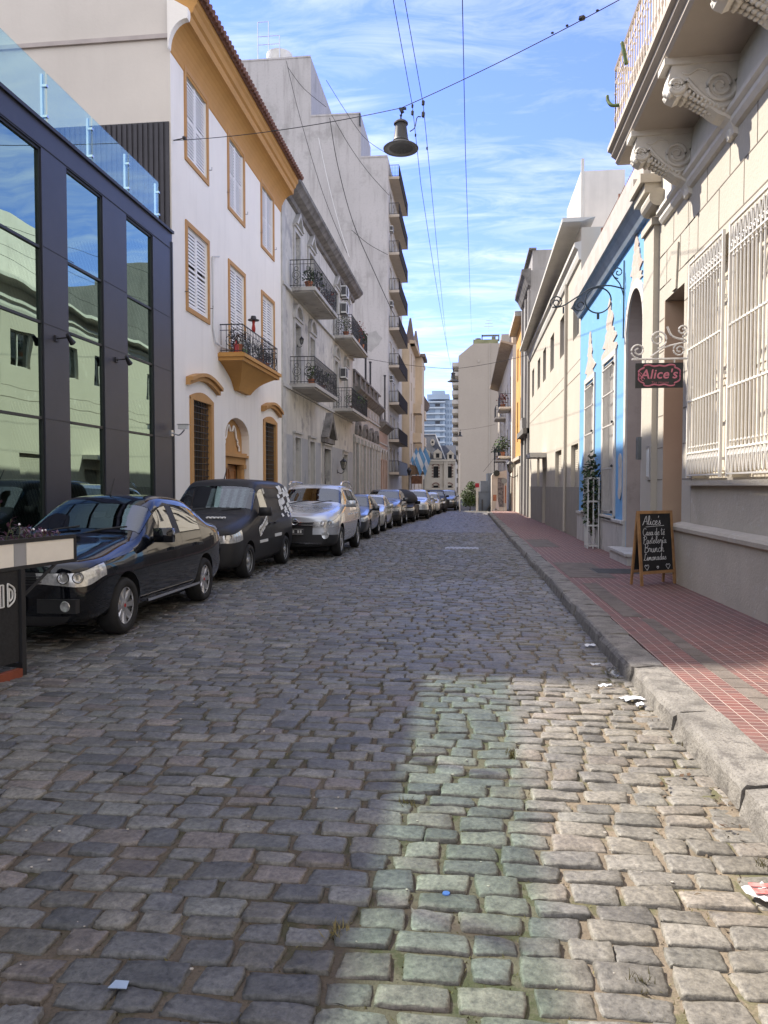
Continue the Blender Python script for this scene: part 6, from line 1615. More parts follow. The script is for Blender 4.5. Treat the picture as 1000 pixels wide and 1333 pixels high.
# end at the balcony of the beige house
tx=2.35; ty=LY+(ya-LY)*(tx-lx)/(XL-lx); _t=(ty); 
tz=CAMZ+(632-30)*ty/960*1.0
wire('span_wire',sag((XL,ya,za),(lx,LY,ztop),.10,10)+sag((lx,LY,ztop),(tx,ty,tz),.05,10)[1:],.008,'span wire carrying the near bell lamp from white house to balcony')
for t in (.72,.78,.84,.9): 
    m=MB(); m.ball(tuple((lx,LY,ztop)[i]+((tx,ty,tz)[i]-(lx,LY,ztop)[i])*t for i in range(3)),.022 if t!=.84 else .05,1,(1.3,1.3,.8))
    tag(m.build('insulator',M_iron),{.72:'smallest bead on the span wire, first one right of the lamp',.78:'small bead just left of the big insulator on the span wire',.84:'big black insulator on the span wire near the balcony',.9:'small bead between big insulator and balcony on the span wire'}[t],'insulator','insulators on the span wire')
m=MB(); m.tube([(XL-.02,ya,za),(XL+.35,ya-.1,za)],.014,5); m.ball((XL+.3,ya-.1,za),.05,1); tag(m.build('wall_anchor',M_iron),'iron wire anchor on the white house front','wall anchor')
for (px,py,q,lab) in ((429,0,0,''),):
    pass
def street_wire(p_top,far_px,yn,yf,r,lab,s=.25):
    """wire running down the street, near end above the camera"""
    x0,z0=p_top; xf,zf=far_px; return wire('street_wire',sag((x0,yn,z0),(xf,yf,zf),s,18),r,lab)
# the two feeder wires and the single cable along the street axis
def along(px,py,Y): x,z=onY(px,py,Y); return (x,Y,z)
for (pa,pi_,pm_,pb,Yf,lab) in (((512,0),(537,138),(548,240),(588,480),42.,'left feeder wire along the street beside the near lamp'),((527,0),(551,136),(561,238),(584,465),60.,'right feeder wire along the street beside the near lamp'),((602,0),(604,100),(606,200),(614,432),90.,'single dark cable running down the middle of the sky')):
    a=along(*pa,10.6); i_=along(*pi_,LY+.3); b=along(*pm_,16.5); c=along(*pb,Yf)
    d=tuple(a[i]+(a[i]-i_[i])*2.2 for i in range(3))
    wire('street_wire',[d,a,i_,b]+sag(b,c,.3,10)[1:],.006 if Yf<70 else .0075,lab)
# droppers and insulators by the lamp
for (px,py,s,lab) in ((537,138,.035,'upper small insulator right beside the bell lamp hanger'),(537,147,.045,'round insulator just under the upper one beside the lamp hanger'),(551,134,.05,'upper insulator on the right feeder wire at the span wire'),(551,149,.055,'biggest insulator on the right feeder wire below the span wire'),(541,176,.03,'tiny clamp on the left feeder wire beside the lamp shade'),(556,193,.03,'tiny clamp on the right feeder wire level with the lamp shade')):
    m=MB(); p=along(px,py,LY+.3 if py<160 else 15.2); m.ball(p,s*.9,1,(.8,.8,1.5))
    tag(m.build('insulator',M_iron),lab,'insulator','insulators beside the near lamp')
p0=along(548,152,LY+.2);p1=along(540,166,LY+.1);p2=along(534,171,LY)
wire('jumper_wire',catmull([p0,along(543,153,LY+.2),p1,p2],5),.010,'short looping jumper wire feeding the near bell lamp')
for (px,py,Y_,s,lab) in ((590,497,42.,.9,'second bell lamp hanging at the edge of the tall beige block'),(599,568,90.,.95,'third bell lamp down the street against the beige wall'),(607,606,150.,1.1,'fourth tiny bell lamp far down the street'),(599.5,611,170.,1.1,'fifth tiny bell lamp furthest down the street')):
    x_,z_=onY(px,py,Y_); bell_lamp((x_,Y_,z_),s,lab)
    if Y_<160: wire('span_wire',sag((-6.8 if Y_<60 else -5,Y_,z_+1.6),(x_,Y_,z_+.8*s),.12,6)+sag((x_,Y_,z_+.8*s),(3.2 if Y_<100 else 5,Y_,z_+1.4),.08,6)[1:],.013,{42.:'span wire of the second bell lamp',90.:'span wire of the third bell lamp',150.:'span wire of the fourth bell lamp'}[Y_])
# service cables drooping in front of the tall blind wall
M_wc=mat('white_cable',(.6,.6,.6),.6,0)
for i,(pts,mt,lab) in enumerate((([(373,80),(390,150),(420,250),(452,330)],None,'thin black cable slanting from the tank down the blind wall'),
  ([(430,155),(440,215),(460,290),(490,360),(512,408)],None,'thick black cable drooping down the middle of the blind wall'),
  ([(415,180),(428,240),(441,290),(455,335)],M_wc,'white cable hanging down the blind wall'),
  ([(375,88),(395,115),(425,140)],None,'short black cable between tank and upper step of the blind wall'),
  ([(425,105),(450,145),(475,180),(503,200)],None,'cable slanting in the sky past the stepped corner'),
  ([(432,150),(455,190),(480,225),(507,255)],None,'lower cable crossing the blind wall step to the top balconies'),
  ([(458,300),(480,318),(505,332)],None,'faint cable across the right part of the blind wall'))):
    P3=[(*onY(px,py,71.7),) for px,py in pts]; wire('wall_cable',catmull([(x,71.7 - (.25 if i==1 else .08),z) for x,z in P3],5),.035 if i in (1,2) else .024,lab,mt)
# Alice's hanging sign, on its iron arm, in front of the beige wall
SY=11.55; sx0,_=onY(827,490,SY); sx1,_=onY(889,490,SY); _,szt=onY(858,472.5,SY); _,szb=onY(858,505,SY)
M_sgw=mat('white_iron',(.62,.60,.57),.5,.05)
ab=thing('sign_bracket','white scrolled iron arm carrying the hanging tea house sign','bracket',(XR,SY,2.9))
m=MB(); cx=(sx0+sx1)/2; zt_=szt+.06
m.tube([(sx0-.05,SY,zt_),(XR,SY,zt_)],.016,6)
m.tube([(XR-.02,SY,zt_-.55),(XR-.02,SY,zt_+.6)],.016,6)
m.tube([(sx0+.04+a,SY,zt_+.13+b) for a,b in spiral((0,0),.115,.03,-PI/2,-1.5,24)],.013,6)
m.tube([(cx-.02+a,SY,zt_+.30+b) for a,b in spiral((0,0),.14,.025,-PI/2,1.7,28)],.013,6)
m.tube([(XR-.17+a,SY,zt_+.13+b) for a,b in spiral((0,0),.10,.02,PI/2,1.6,24)],.013,6); m.tube([(XR-.13+a,SY,zt_+.42+b) for a,b in spiral((0,0),.09,.02,-PI/2,1.5,24)],.013,6)
m.tube(catmull([(cx-.12,SY,zt_+.04),(cx+.1,SY,zt_+.18),(cx+.38,SY,zt_+.25),(XR-.14,SY,zt_+.30)],6),.013,6)
m.tube(catmull([(XR-.35,SY,zt_+.48),(XR-.28,SY,zt_+.34),(XR-.12,SY,zt_+.28)],6),.016,6)
m.tube(catmull([(XR-.05,SY,zt_+.02),(XR-.03,SY,zt_-.3),(XR+.0,SY,zt_-.5)],5),.012,6)
for x in (cx-.2,cx+.22): m.tube([(x,SY,zt_),(x,SY,szt-.005)],.012,5)
m.build('arm',M_sgw,ab)
sg=thing('hanging_sign','black hanging sign with pink scalloped border and lettering','sign',(cx,SY,szb))
m=MB(); m.box(sx0,sx1,SY-.012,SY+.012,szb,szt); m.build('board',mat('sign_black',(.022,.022,.022),.6,.15),sg)
M_pink2=mat('sign_pink',(.47,.15,.20),.6,.08)
w_=(sx1-sx0); h_=szt-szb; zc=(szt+szb)/2; yq=SY-.014
q=[(-.40,0),(-.40,.16),(-.35,.24),(-.30,.28),(-.29,.36),(-.20,.38),(-.10,.33),(0,.36),(.10,.33),(.20,.38),(.29,.36),(.30,.28),(.35,.24),(.40,.16)]
q=q+[(.40,0)]+[(a,-b) for a,b in q[::-1][0:13]]
ring=[(cx+a*w_*1.08,yq,zc+b*h_*1.1) for a,b in q]; ring.append(ring[0])
m=MB(); m.tube(catmull(ring,4),.013,5,False); m.build('border',M_pink2,sg)
Mx=Matrix.Translation((cx-.005,SY-.0135,zc-.045))@Matrix.Rotation(PI/2,4,'X')
text_obj('lettering',"Alice's",.195,M_pink2,Mx,sg,shear=.18,offset=.003,space=1.05)
b=MB()
b.tube([(cx-.25,yq,zc+.02),(cx-.275,yq,zc+.05),(cx-.285,yq,zc+.02),(cx-.26,yq,zc-.02)],.007,5); b.tube([(cx-.235+.022*math.cos(t),yq,zc-.055+.022*math.sin(t)) for t in np.linspace(0,5,9)],.006,5)
b.build('flourish',M_pink2,sg)
Mx=Matrix.Translation((cx+.01,SY-.0135,zc-.125))@Matrix.Rotation(PI/2,4,'X')
text_obj('small_lettering',"Tea House",.058,mat('sign_pink_dim',(.27,.09,.12),.6,.1),Mx,sg,shear=.2)
# chalkboard A-frame, hand lettered
GL={'A':[[(0,0),(.22,.55),(.42,1),(.5,.5),(.56,0)],[(.1,.36),(.4,.42),(.6,.4)]],'l':[[(0,.15),(.2,.6),(.22,.98),(.12,.95),(.08,.3),(.14,.02),(.28,.12)]],'i':[[(0,.12),(.1,.45),(.09,.1),(.16,.02),(.26,.12)],[(.11,.62),(.12,.64)]],
'c':[[(.3,.38),(.2,.47),(.05,.3),(.08,.06),(.2,.0),(.34,.14)]],'e':[[(.02,.2),(.2,.26),(.26,.4),(.16,.47),(.04,.3),(.08,.05),(.2,.0),(.34,.14)]],"'":[[(.08,1),(.04,.8)]],
's':[[(0,.08),(.14,.48),(.16,.3),(.24,.12),(.14,0),(.02,.05)]],'C':[[(.5,.8),(.42,.97),(.25,1),(.06,.7),(.04,.3),(.2,.0),(.4,.05),(.52,.22)]],'a':[[(.28,.4),(.16,.47),(.03,.25),(.1,.02),(.22,.12),(.29,.44),(.27,.1),(.34,.02),(.42,.12)]],
'd':[[(.28,.38),(.15,.46),(.03,.22),(.1,.02),(.22,.1),(.3,.55),(.32,1),(.29,.3),(.32,.03),(.42,.12)]],'t':[[(.14,.95),(.1,.3),(.14,.03),(.28,.12)],[(0,.62),(.28,.66)]],'T':[[(.14,.95),(.1,.3),(.14,.03),(.28,.12)],[(-.02,.66),(.3,.72)]],
'é':[[(.02,.2),(.2,.26),(.26,.4),(.16,.47),(.04,.3),(.08,.05),(.2,.0),(.34,.14)],[(.16,.62),(.26,.8)]],'P':[[(.08,0),(.14,.95)],[(0,.8),(.25,1),(.48,.85),(.4,.6),(.14,.5)]],'r':[[(0,.1),(.1,.5),(.14,.4),(.26,.44),(.24,.1),(.36,.1)]],
'í':[[(0,.12),(.1,.45),(.09,.1),(.16,.02),(.26,.12)],[(.1,.62),(.2,.82)]],'B':[[(.08,0),(.14,.98)],[(.0,.9),(.3,1),(.46,.82),(.36,.58),(.16,.53),(.46,.46),(.52,.2),(.3,-.02),(.06,.06)]],'u':[[(0,.2),(.06,.45),(.05,.1),(.14,.0),(.26,.2),(.3,.45),(.28,.1),(.34,.02),(.42,.12)]],
'n':[[(0,.0),(.06,.45),(.05,.05),(.16,.42),(.26,.42),(.28,.08),(.36,.02),(.42,.1)]],'h':[[(.0,.1),(.14,.6),(.16,.98),(.08,.95),(.04,.0),(.16,.42),(.26,.42),(.28,.08),(.36,.02),(.42,.1)]],'L':[[(.42,.85),(.32,1),(.22,.8),(.18,.3),(.04,.02),(.1,.1),(.3,.02),(.5,.1)]],
'm':[[(0,.0),(.05,.45),(.05,.05),(.14,.43),(.2,.4),(.21,.05),(.3,.43),(.38,.4),(.39,.06),(.46,.02),(.52,.1)]],'o':[[(.16,.46),(.03,.25),(.1,.0),(.24,.05),(.28,.3),(.18,.46),(.36,.4)]]}
WX=1.22
def hand(m,txt,x,z,size,put_,r=.004):
    for ch in txt:
        if ch==' ': x+=.22*size; continue
        for st in GL[ch]:
            P_=[put_(x+a*size*WX+b*size*.12,z+b*size) for a,b in st]; m.tube(catmull(P_,4) if len(P_)>2 else P_,r,5)
        x+=(max(a for st in GL[ch] for a,b in st)+.015)*size*WX
bl_=(2.56,11.32); br_=(3.17,11.72)     # feet on the pavement of the front leaf
fx=Vector((br_[0]-bl_[0],br_[1]-bl_[1],0)); wdt=fx.length; fx.normalize(); nrm=Vector((fx.y,-fx.x,0))   # nrm points to the viewer
zb_=gz(11.5)+PV; cB=Vector(((bl_[0]+br_[0])/2,(bl_[1]+br_[1])/2,zb_))
HB=1.12; lean=.10
def Bd(a,b,o=0,back=False):
    """board plane: a across, b up along the leaf, o out of its face"""
    if not back: p=cB+fx*a-nrm*(lean*b/HB)+nrm*o; p.z=zb_+b-.0
    else: p=cB+fx*a-nrm*(lean*2.1-lean*1.1*b/HB)-nrm*o; p.z=zb_+b
    return tuple(p)
abd=thing('chalkboard','wooden A-frame chalkboard with hand written menu on the pavement','sign',tuple(cB))
hw_=wdt/2
def barB(m,a0,a1,b0,b1,o0,o1,back=False): m.hexa([Bd(a,b,o,back) for o in (o0,o1) for a,b in ((a0,b0),(a1,b0),(a1,b1),(a0,b1))])
M_pine=mat('pine_frame',(.34,.19,.085),.6,.25,scale=8)
m=MB()
for a0,a1 in ((-hw_,-hw_+.045),(hw_-.045,hw_)): barB(m,a0,a1,0,HB,-.012,.014)
barB(m,-hw_+.045,hw_-.045,HB-.045,HB,-.012,.0135); barB(m,-hw_+.045,hw_-.045,.17,.215,-.012,.0135)
m.build('frame',M_pine,abd)
m=MB(); barB(m,-hw_+.045,hw_-.045,.215,HB-.045,-.008,.004); m.build('board',mat('slate_black',(.018,.018,.02),.75,.3,scale=5),abd)
m=MB()
for a0,a1 in ((-hw_+.01,-hw_+.05),(hw_-.05,hw_-.01)): barB(m,a0,a1,0,HB-.03,-.0,.022,True)
barB(m,-hw_+.05,hw_-.05,.18,.22,.0,.02,True); m.build('rear_leg',M_pine,abd)
m=MB(); barB(m,-hw_+.05,hw_-.05,.225,HB-.06,.004,.012,True); m.build('rear_board',mat('slate_black',(.018,.018,.02),.75,.3),abd)
M_chalk=mat('chalk',(.58,.58,.58),1,.1)
sp_=lambda a,b: Bd(a,b,.007)
for txt,x_,z_,sz,r_ in (("Alice's",.10,.905,.135,.0045),("Casa de Té",.09,.75,.108,.0036),("Pastelería",.09,.625,.112,.0036),("Brunch",.10,.495,.132,.0036),("Limonadas",.08,.375,.104,.0036)):
    m=MB(); hand(m,txt,-hw_+x_,z_,sz,sp_,r_)
    if txt[0]=='A': m.tube([sp_(-hw_+.16,.878),sp_(hw_-.19,.892)],.004,5)
    m.build('chalk_line',M_chalk,abd)
for (a,b,s) in ((-hw_+.14,.27,.042),(0,.262,.02),(hw_-.15,.27,.042)):
    m=MB(); m.tube(catmull([sp_(a+.0,b+s*.45),sp_(a-s*.5,b+s*.95),sp_(a-s,b+s*.45),sp_(a-s*.55,b-s*.35),sp_(a,b-s)],4),.0034,5); m.tube(catmull([sp_(a+.0,b+s*.45),sp_(a+s*.5,b+s*.95),sp_(a+s,b+s*.45),sp_(a+s*.55,b-s*.35),sp_(a,b-s)],4),.0034,5); m.build('chalk_heart',M_chalk,abd)

# terrace planter at the left edge
M_pan=mat('cream_panel',(.80,.76,.69),.7,.06,scale=4); M_blk=mat('black_frame_paint',(.022,.022,.024),.5,.1)
pt_=thing('planter','black framed terrace planter with cream panels at the left edge','planter',(-3.9,5.3,gz(5.3)))
pA=Vector((-3.60,6.42,0)); pdir=Vector((-.125,-.66,0)).normalized(); pn=Vector((pdir.y*-1,pdir.x,0))  # along towards viewer
if pn.x<0: pn=-pn
def Pl(a,o,z): v=pA+pdir*a+pn*o; return (v.x,v.y,z)
def barP(m,a0,a1,o0,o1,z0,z1): m.hexa([Pl(a,o,z) for z in (z0,z1) for a,o in ((a0,o0),(a1,o0),(a1,o1),(a0,o1))])
zt1,zb1=1.09,.86
m=MB()
for z0,z1 in ((zt1-.022,zt1+.012),(zb1-.012,zb1+.016)): barP(m,0,2.6,-.02,.012,z0,z1); barP(m,0,2.6,-.36,-.33,z0,z1)
for a in (0,2.58): barP(m,a,a+.03,-.36,.013,zb1+.017,zt1-.023)
for a in (.64,2.3):
    barP(m,a,a+.045,-.02,.025,-.06,zb1-.013); barP(m,a,a+.045,-.36,-.315,-.06,zb1-.013)
barP(m,.64,.685,-.36,.02,.02,.06); m.tube([Pl(.25,.0,zb1),Pl(.64,.0,.62)],.014,5)
m.build('frame',M_blk,pt_)
m=MB(); barP(m,.032,.60,.0,.006,zb1+.018,zt1-.024); barP(m,.74,2.5,.0,.006,zb1+.018,zt1-.024); m.build('panel',M_pan,pt_)
m=MB(); barP(m,.605,.735,.0,.005,zb1+.018,zt1-.024); m.build('panel_joint',mat('aluminium_strip',(.42,.43,.46),.4,.1,metal=.5),pt_)
m=MB(); barP(m,.032,2.57,-.328,-.021,zb1+.0165,zt1-.03); m.build('soil_box',mat('planter_liner',(.55,.53,.5),.8,.2),pt_)
m=MB(); barP(m,.70,2.3,-.004,.004,.08,zb1-.014); m.build('fabric_screen',mat('black_mesh_fabric',(.020,.020,.022),.8,.3,scale=40),pt_)
m=MB(); barP(m,.69,2.6,-.03,.03,-.055,.02); m.build('base_rail',mat('rust_red_base',(.21,.055,.03),.7,.25,scale=6),pt_)
M_wl=mat('white_print',(.6,.6,.58),.6,.05)
m=MB()
def boxletter(a0,a1,z0,z1):
    t=.012
    m.tube(catmull([Pl(a0,.009,z0),Pl(a0+(a1-a0)*.2,.009,z0),Pl(a1,.009,z0+(z1-z0)*.25),Pl(a1,.009,z0+(z1-z0)*.75),Pl(a0+(a1-a0)*.2,.009,z1),Pl(a0,.009,z1)],4)+[Pl(a0,.009,z0)],.008,5)
boxletter(.815,.745,.56,.74); boxletter(.80,.768,.6,.70)
for a in (.86,.94,1.02,1.1): m.tube([Pl(a,.009,.56),Pl(a,.009,.74)],.008,5); m.tube([Pl(a+.03,.009,.56),Pl(a+.03,.009,.74)],.006,5); m.tube([Pl(a,.009,.74),Pl(a+.04,.009,.74)],.006,5); m.tube([Pl(a,.009,.56),Pl(a+.04,.009,.56)],.006,5)
m.build('screen_letters',M_wl,pt_)
g=random.Random(77)
pp=thing('purple_plant','purple leaved plants with tiny white flowers in the planter','plant',Pl(1.0,-.17,zt1-.03))
m=MB(); s_=MB(); fl=MB()
for k in range(46):
    a=.12+1.5*g.random()**.8; o=-.17+g.uniform(-.12,.12); h=.06+.34*min(1,max(.1,(a-.25)/.6))*g.uniform(.5,1)
    p=Vector(Pl(a,o,zt1-.04)); q=p+Vector((g.uniform(-.08,.08),g.uniform(-.08,.08),h)); s_.tube([tuple(p),tuple((p+q)/2+Vector((.01,.01,.02))),tuple(q)],.004,4,False)
    for j in range(9):
        t=(j+1)/9; c=p.lerp(q,t); d=Vector((g.uniform(-1,1),g.uniform(-1,1),g.uniform(-.2,.9))).normalized(); b_=d.cross(Vector((0,0,1))).normalized(); l=g.uniform(.05,.095)
        m.face([c,c+d*l*.5+b_*l*.17,c+d*l,c+d*l*.5-b_*l*.17])
    if k%4==0: fl.ball(tuple(q+Vector((0,0,.012))),.011,1)
m.build('foliage',M_purple,pp); s_.build('stem',mat('stem_green',(.09,.10,.05),.8,.2),pp); fl.build('flower',mat('petal_white',(.75,.72,.74),.7,0),pp)
# iron covers and litter
m=MB(); y0,x0=20.1,-.2
m.box(-.62,.28,19.75,20.35,gz(20)+.002,gz(20)+.016)
for k in range(8): m.box(-.58+.105*k,-.52+.105*k,19.8,20.3,gz(20)+.0165,gz(20)+.028)
tag(m.build('drain_grate',mat('worn_cast_iron',(.30,.29,.28),.5,.3,scale=12,metal=.4)),'rectangular iron drain grate set in the cobbles','drain')
m=MB(); z=gz(13.4)+PV; m.box(2.2,2.95,13.0,13.75,z-.01,z+.008)
for k in range(9): m.box(2.23,2.92,13.04+.077*k,13.085+.077*k,z+.0085,z+.014)
tag(m.build('access_cover',mat('dark_cast_iron',(.07,.07,.07),.6,.3,scale=9)),'dark ribbed metal cover in the red pavement','cover')
def crumple(name,c,w,h,mt,lab,cat,seed,rot=0,stripe=None):
    g=random.Random(seed); b=MB(); n=5
    P_=[[Vector((c[0]+((i/n-.5)*w)*math.cos(rot)-((j/n-.5)*h)*math.sin(rot),c[1]+((i/n-.5)*w)*math.sin(rot)+((j/n-.5)*h)*math.cos(rot),c[2]+g.uniform(.0,.018))) for j in range(n+1)] for i in range(n+1)]
    V=[[b.bm.verts.new(p) for p in r_] for r_ in P_]; V2=[[b.bm.verts.new(p+Vector((0,0,.0015))) for p in r_] for r_ in P_]
    for i in range(n):
        for j in range(n): b.bm.faces.new((V[i][j],V[i][j+1],V[i+1][j+1],V[i+1][j])); b.bm.faces.new((V2[i][j],V2[i+1][j],V2[i+1][j+1],V2[i][j+1]))
    o=b.build(name,mt); tag(o,lab,cat,'litter along the gutter'); return o
M_pap=mat('paper_white',(.68,.70,.74),.8,.05)
def gpx(px,py,off=.02):
    d=_ray(px,py); t=(CAMZ-off)/(-d[2]-SLOPE*d[1]); return (float(d[0]*t),float(d[1]*t),float(CAMZ+d[2]*t))
def GP(px,py,off=.02):
    p=gpx(px,py,0); return (p[0],p[1],max(bed_z(p[0],p[1]),p[2]-.004)+off)
crumple('paper_scrap',GP(823,913),.17,.09,M_pap,'bluish white crumpled paper against the kerb','litter',1,.4)
crumple('paper_scrap',GP(833,921),.08,.05,M_pap,'small white paper piece beside the bluish crumpled paper','litter',2,.9)
crumple('paper_scrap',GP(768,843),.10,.06,M_pap,'white paper scrap furthest up the gutter','litter',3,.1)
crumple('paper_scrap',GP(788,896),.10,.05,M_pap,'white paper scrap left of the plastic cup','litter',4,.3)
crumple('paper_scrap',GP(775,868),.09,.035,M_pap,'thin white paper strip above the plastic cup','litter',5,.2)
crumple('leaflet',GP(994,1170,.02),.11,.11,mat('leaflet_white',(.70,.66,.66),.7,.03),'red and white leaflet at the right edge of the road','litter',6,.5)
lp_=GP(994,1168,.042)
b=MB(); 
for k in range(2): b.box(lp_[0]-.045,lp_[0]+.05,lp_[1]-.04+.05*k,lp_[1]-.005+.04*k,lp_[2]-.004,lp_[2]-.002)
o=b.build('red_print',mat('print_red',(.55,.06,.05),.6,.15,scale=30,alt=(.6,.3,.28)),[x for x in bpy.data.objects if x.name.startswith('leaflet')][0])
m=MB(); c=GP(797,879,.035); Mr=Matrix.Rotation(R(80),4,'X')@Matrix.Rotation(R(12),4,'Y'); m.lathe([(.036,-.045),(.045,.045),(.05,.048),(.05,.052),(.043,.046),(.034,-.04),(0,-.042)],c,n=20,M=Mr); tag(m.build('plastic_cup',glass('clear_plastic',(.80,.80,.80),.12),smooth=True),'clear plastic cup lying in the gutter','cup')
m=MB(); c=GP(581,1166,.012); m.lathe([(.014,-.003),(.0155,.0),(.014,.004),(0,.005)],c,n=14); tag(m.build('blue_disc',mat('cap_blue',(.06,.13,.38),.4,.05)),'small blue bottle top between the cobblestones','litter')
m=MB(); c=GP(155,1288,.015); m.hexa([(c[0]-.03,c[1]-.014,c[2]),(c[0]+.03,c[1]-.012,c[2]),(c[0]+.026,c[1]+.016,c[2]+.006),(c[0]-.02,c[1]+.018,c[2]+.004),(c[0]-.03,c[1]-.014,c[2]+.002),(c[0]+.03,c[1]-.012,c[2]+.002),(c[0]+.026,c[1]+.016,c[2]+.008),(c[0]-.02,c[1]+.018,c[2]+.006)]); tag(m.build('foil_scrap',mat('foil_blue_grey',(.30,.36,.40),.3,.2,metal=.6)),'small grey foil scrap in the cobbles at bottom left','litter')
for i,(px,py,lab) in enumerate(((868,1028,'brown dry leaf near the broken kerb stones'),(890,1016,'dry curled leaf touching the kerb stones'),(945,1082,'dark dry leaf at the foot of the near kerb'))):
    c=GP(px,py,.02); b=MB(); g=random.Random(90+i)
    for k in range(3):
        a=g.uniform(0,6.28); l=.035; d=Vector((math.cos(a),math.sin(a),.3)); s2=Vector((-math.sin(a),math.cos(a),.1)); p=Vector(c)+Vector((g.uniform(-.03,.03),g.uniform(-.03,.03),0))
        b.face([p,p+d*l*.5+s2*.012,p+d*l,p+d*l*.5-s2*.012])
    tag(b.build('dry_leaf',mat('dry_leaf_brown',(.10,.06,.035),.9,.4,scale=30)),lab,'leaf','dry leaves along the gutter')
# ================================================================ the far end
M_mans=mat('mansion_stone',(.50,.46,.39),.9,.08,scale=.5,streak=.2,dirt=(.33,.3,.26)); M_slate=mat('slate_roof',(.045,.05,.065),.7,.2,scale=2)
MY=112.
def Q(px,py,Y=MY): return onY(px,py,Y)
ms=thing('mansion','old stone mansion with steep slate roof closing the street','building',(-6,MY,-1))
Fm=FrY(MY)
x0=Q(548,600)[0]; x1=Q(588,600)[0]; xc=Q(581.5,600)[0]; zE=Q(560,600)[1]; zT=Q(560,564)[1]; zb2=-1.2
wins=[]
for px in (567.5,585):
    for (pt,pb) in ((607,622),(632,648)): 
        a=Q(px-3.3,pb); b=Q(px+3.3,pt); wins.append((a[0],b[0],a[1],b[1]))
m=MB(Fm); m.wall(x0-8,x1+.6,zb2,zE,[w+(.3,) for w in wins]); m.shell(10,x0-8,x1+.6,zb2,zE) ; m.build('wall',M_mans,ms)
m=MB(Fm); 
for zz,d in ((zE-.1,.35),(zE-.45,.2),(zb2+2.1,.2)): m.box(0,d,x0-8,x1+.6,zz,zz+.3)
m.box(0,.25,xc-.4,xc+.2,zb2,zE); m.build('string_course',M_mans,ms)
for w in wins:
    m=MB(Fm); m.box(-.29,-.22,w[0],w[1],w[2],w[3]); fo=m.build('window',M_gl_win if False else M_dark,ms)
    m=MB(Fm); c=(w[0]+w[1])/2; hw=(w[1]-w[0])/2
    n=8
    for k in range(n):
        t0,t1=PI*k/n,PI*(k+1)/n; q=[(c-(hw+e)*math.cos(t),w[3]+(hw+e)*.8*math.sin(t)) for t,e in ((t0,0),(t1,0),(t1,.22),(t0,.22))]; m.hexa([(.002,*p) for p in q]+[(.08,*p) for p in q])
    for k in range(4): 
        zq=w[2]+(w[3]-w[2])*(k+.2)/4
        for s in (-1,1): m.box(.002,.07,c+s*hw,c+s*(hw+.22),zq,zq+.2)
    m.build('brick_surround',mat('brick_red_band',(.22,.15,.125),.9,.15),fo)
m=MB(Fm)
xa=Q(580,600)[0]; xb=Q(566,564)[0]; zR=zT
m.bm.faces.new([m.v(.3,x0-8,zE+.2),m.v(.3,xa,zE+.2),m.v(-3,xb,zR),m.v(-3,x0-8,zR)]); m.bm.faces.new([m.v(.3,xa,zE+.2),m.v(-10,xa,zE+.2),m.v(-7,xb,zR),m.v(-3,xb,zR)]); m.bm.faces.new([m.v(-3,xb,zR),m.v(-7,xb,zR),m.v(-7,x0-8,zR),m.v(-3,x0-8,zR)])
z2=Q(585,578)[1]; m.bm.faces.new([m.v(-.2,xa-.6,zE+.2),m.v(-.2,x1+.6,zE+.2),m.v(-3.5,x1+.6,z2),m.v(-3.5,xa-1.5,z2)]); m.bm.faces.new([m.v(-10,xa-.6,zE+.2),m.v(-10,x1+.6,zE+.2),m.v(-3.5,x1+.6,z2),m.v(-3.5,xa-1.5,z2)])
m.build('roof',M_slate,ms)
m=MB(Fm); m.tube([(.32,xa,zE+.2),(-3,xb,zR),(-3,x0-8,zR)],.12,5); m.build('ridge_lead',mat('lead_grey',(.33,.34,.36),.6,.1),ms)
for (px,pb,pt,s) in ((554.5,597,585,1),(570,597,585,1),(586.5,598,587,.8)):
    a=Q(px,pb); b=Q(px,pt); h=b[1]-a[1]; w=.62*s
    m=MB(Fm); m.box(-2,.25,a[0]-w,a[0]+w,a[1],a[1]+h*.62); m.prism([(a[0]-w*1.15,a[1]+h*.62),(a[0]+w*1.15,a[1]+h*.62),(a[0],b[1]+.1)],-2,.32,0); dm=m.build('dormer',M_mans,ms)
    m=MB(Fm); m.box(.251,.27,a[0]-w*.42,a[0]+w*.42,a[1]+.12,a[1]+h*.55); m.build('pane',M_dark,dm)
a=Q(563,575.5); m=MB(Fm); m.lathe([(.3,-2.2),(.3,-.2),(0,-.2)],(0,a[0],a[1]),ax=0,n=14)
for v in m.bm.verts: v.co.z=a[1]+(v.co.z-a[1])*1.7
dm=m.build('oval_dormer',M_mans,ms); m=MB(Fm); m.lathe([(.16,-.19),(0,-.18)],(0,a[0],a[1]),ax=0,n=12); m.build('pane',M_dark,dm)
# far glass tower
TY=400.; Ft=FrY(TY)
M_tow=mat('tower_blue_panel',(.30,.38,.48),.5,.08,scale=.1); M_tgl=mat('tower_glass_blue',(.13,.19,.28),.25,.15,scale=.2,spec=.6)
tw=thing('glass_tower','distant blue grey high rise with stacked terraces','tower',(-17,TY,-1))
tx0=Q(549.5,600,TY)[0]; tx1=Q(588.5,600,TY)[0]; tz=Q(570,519.5,TY)[1]; tc0=Q(570,600,TY)[0]
m=MB(Ft); m.box(-24,0,tx0,tx1-4,-3,tz-1); m.box(-22,-3,tx1-4,tx1,-3,tz); 
m.box(-16,-.5,Q(556,515,TY)[0],Q(585,515,TY)[0],tz,Q(570,513,TY)[1]); m.box(-12,-2,Q(562,510,TY)[0],Q(579,510,TY)[0],Q(570,513,TY)[1],Q(570,508,TY)[1])
m.build('wall',M_tow,tw)
z=tz-4
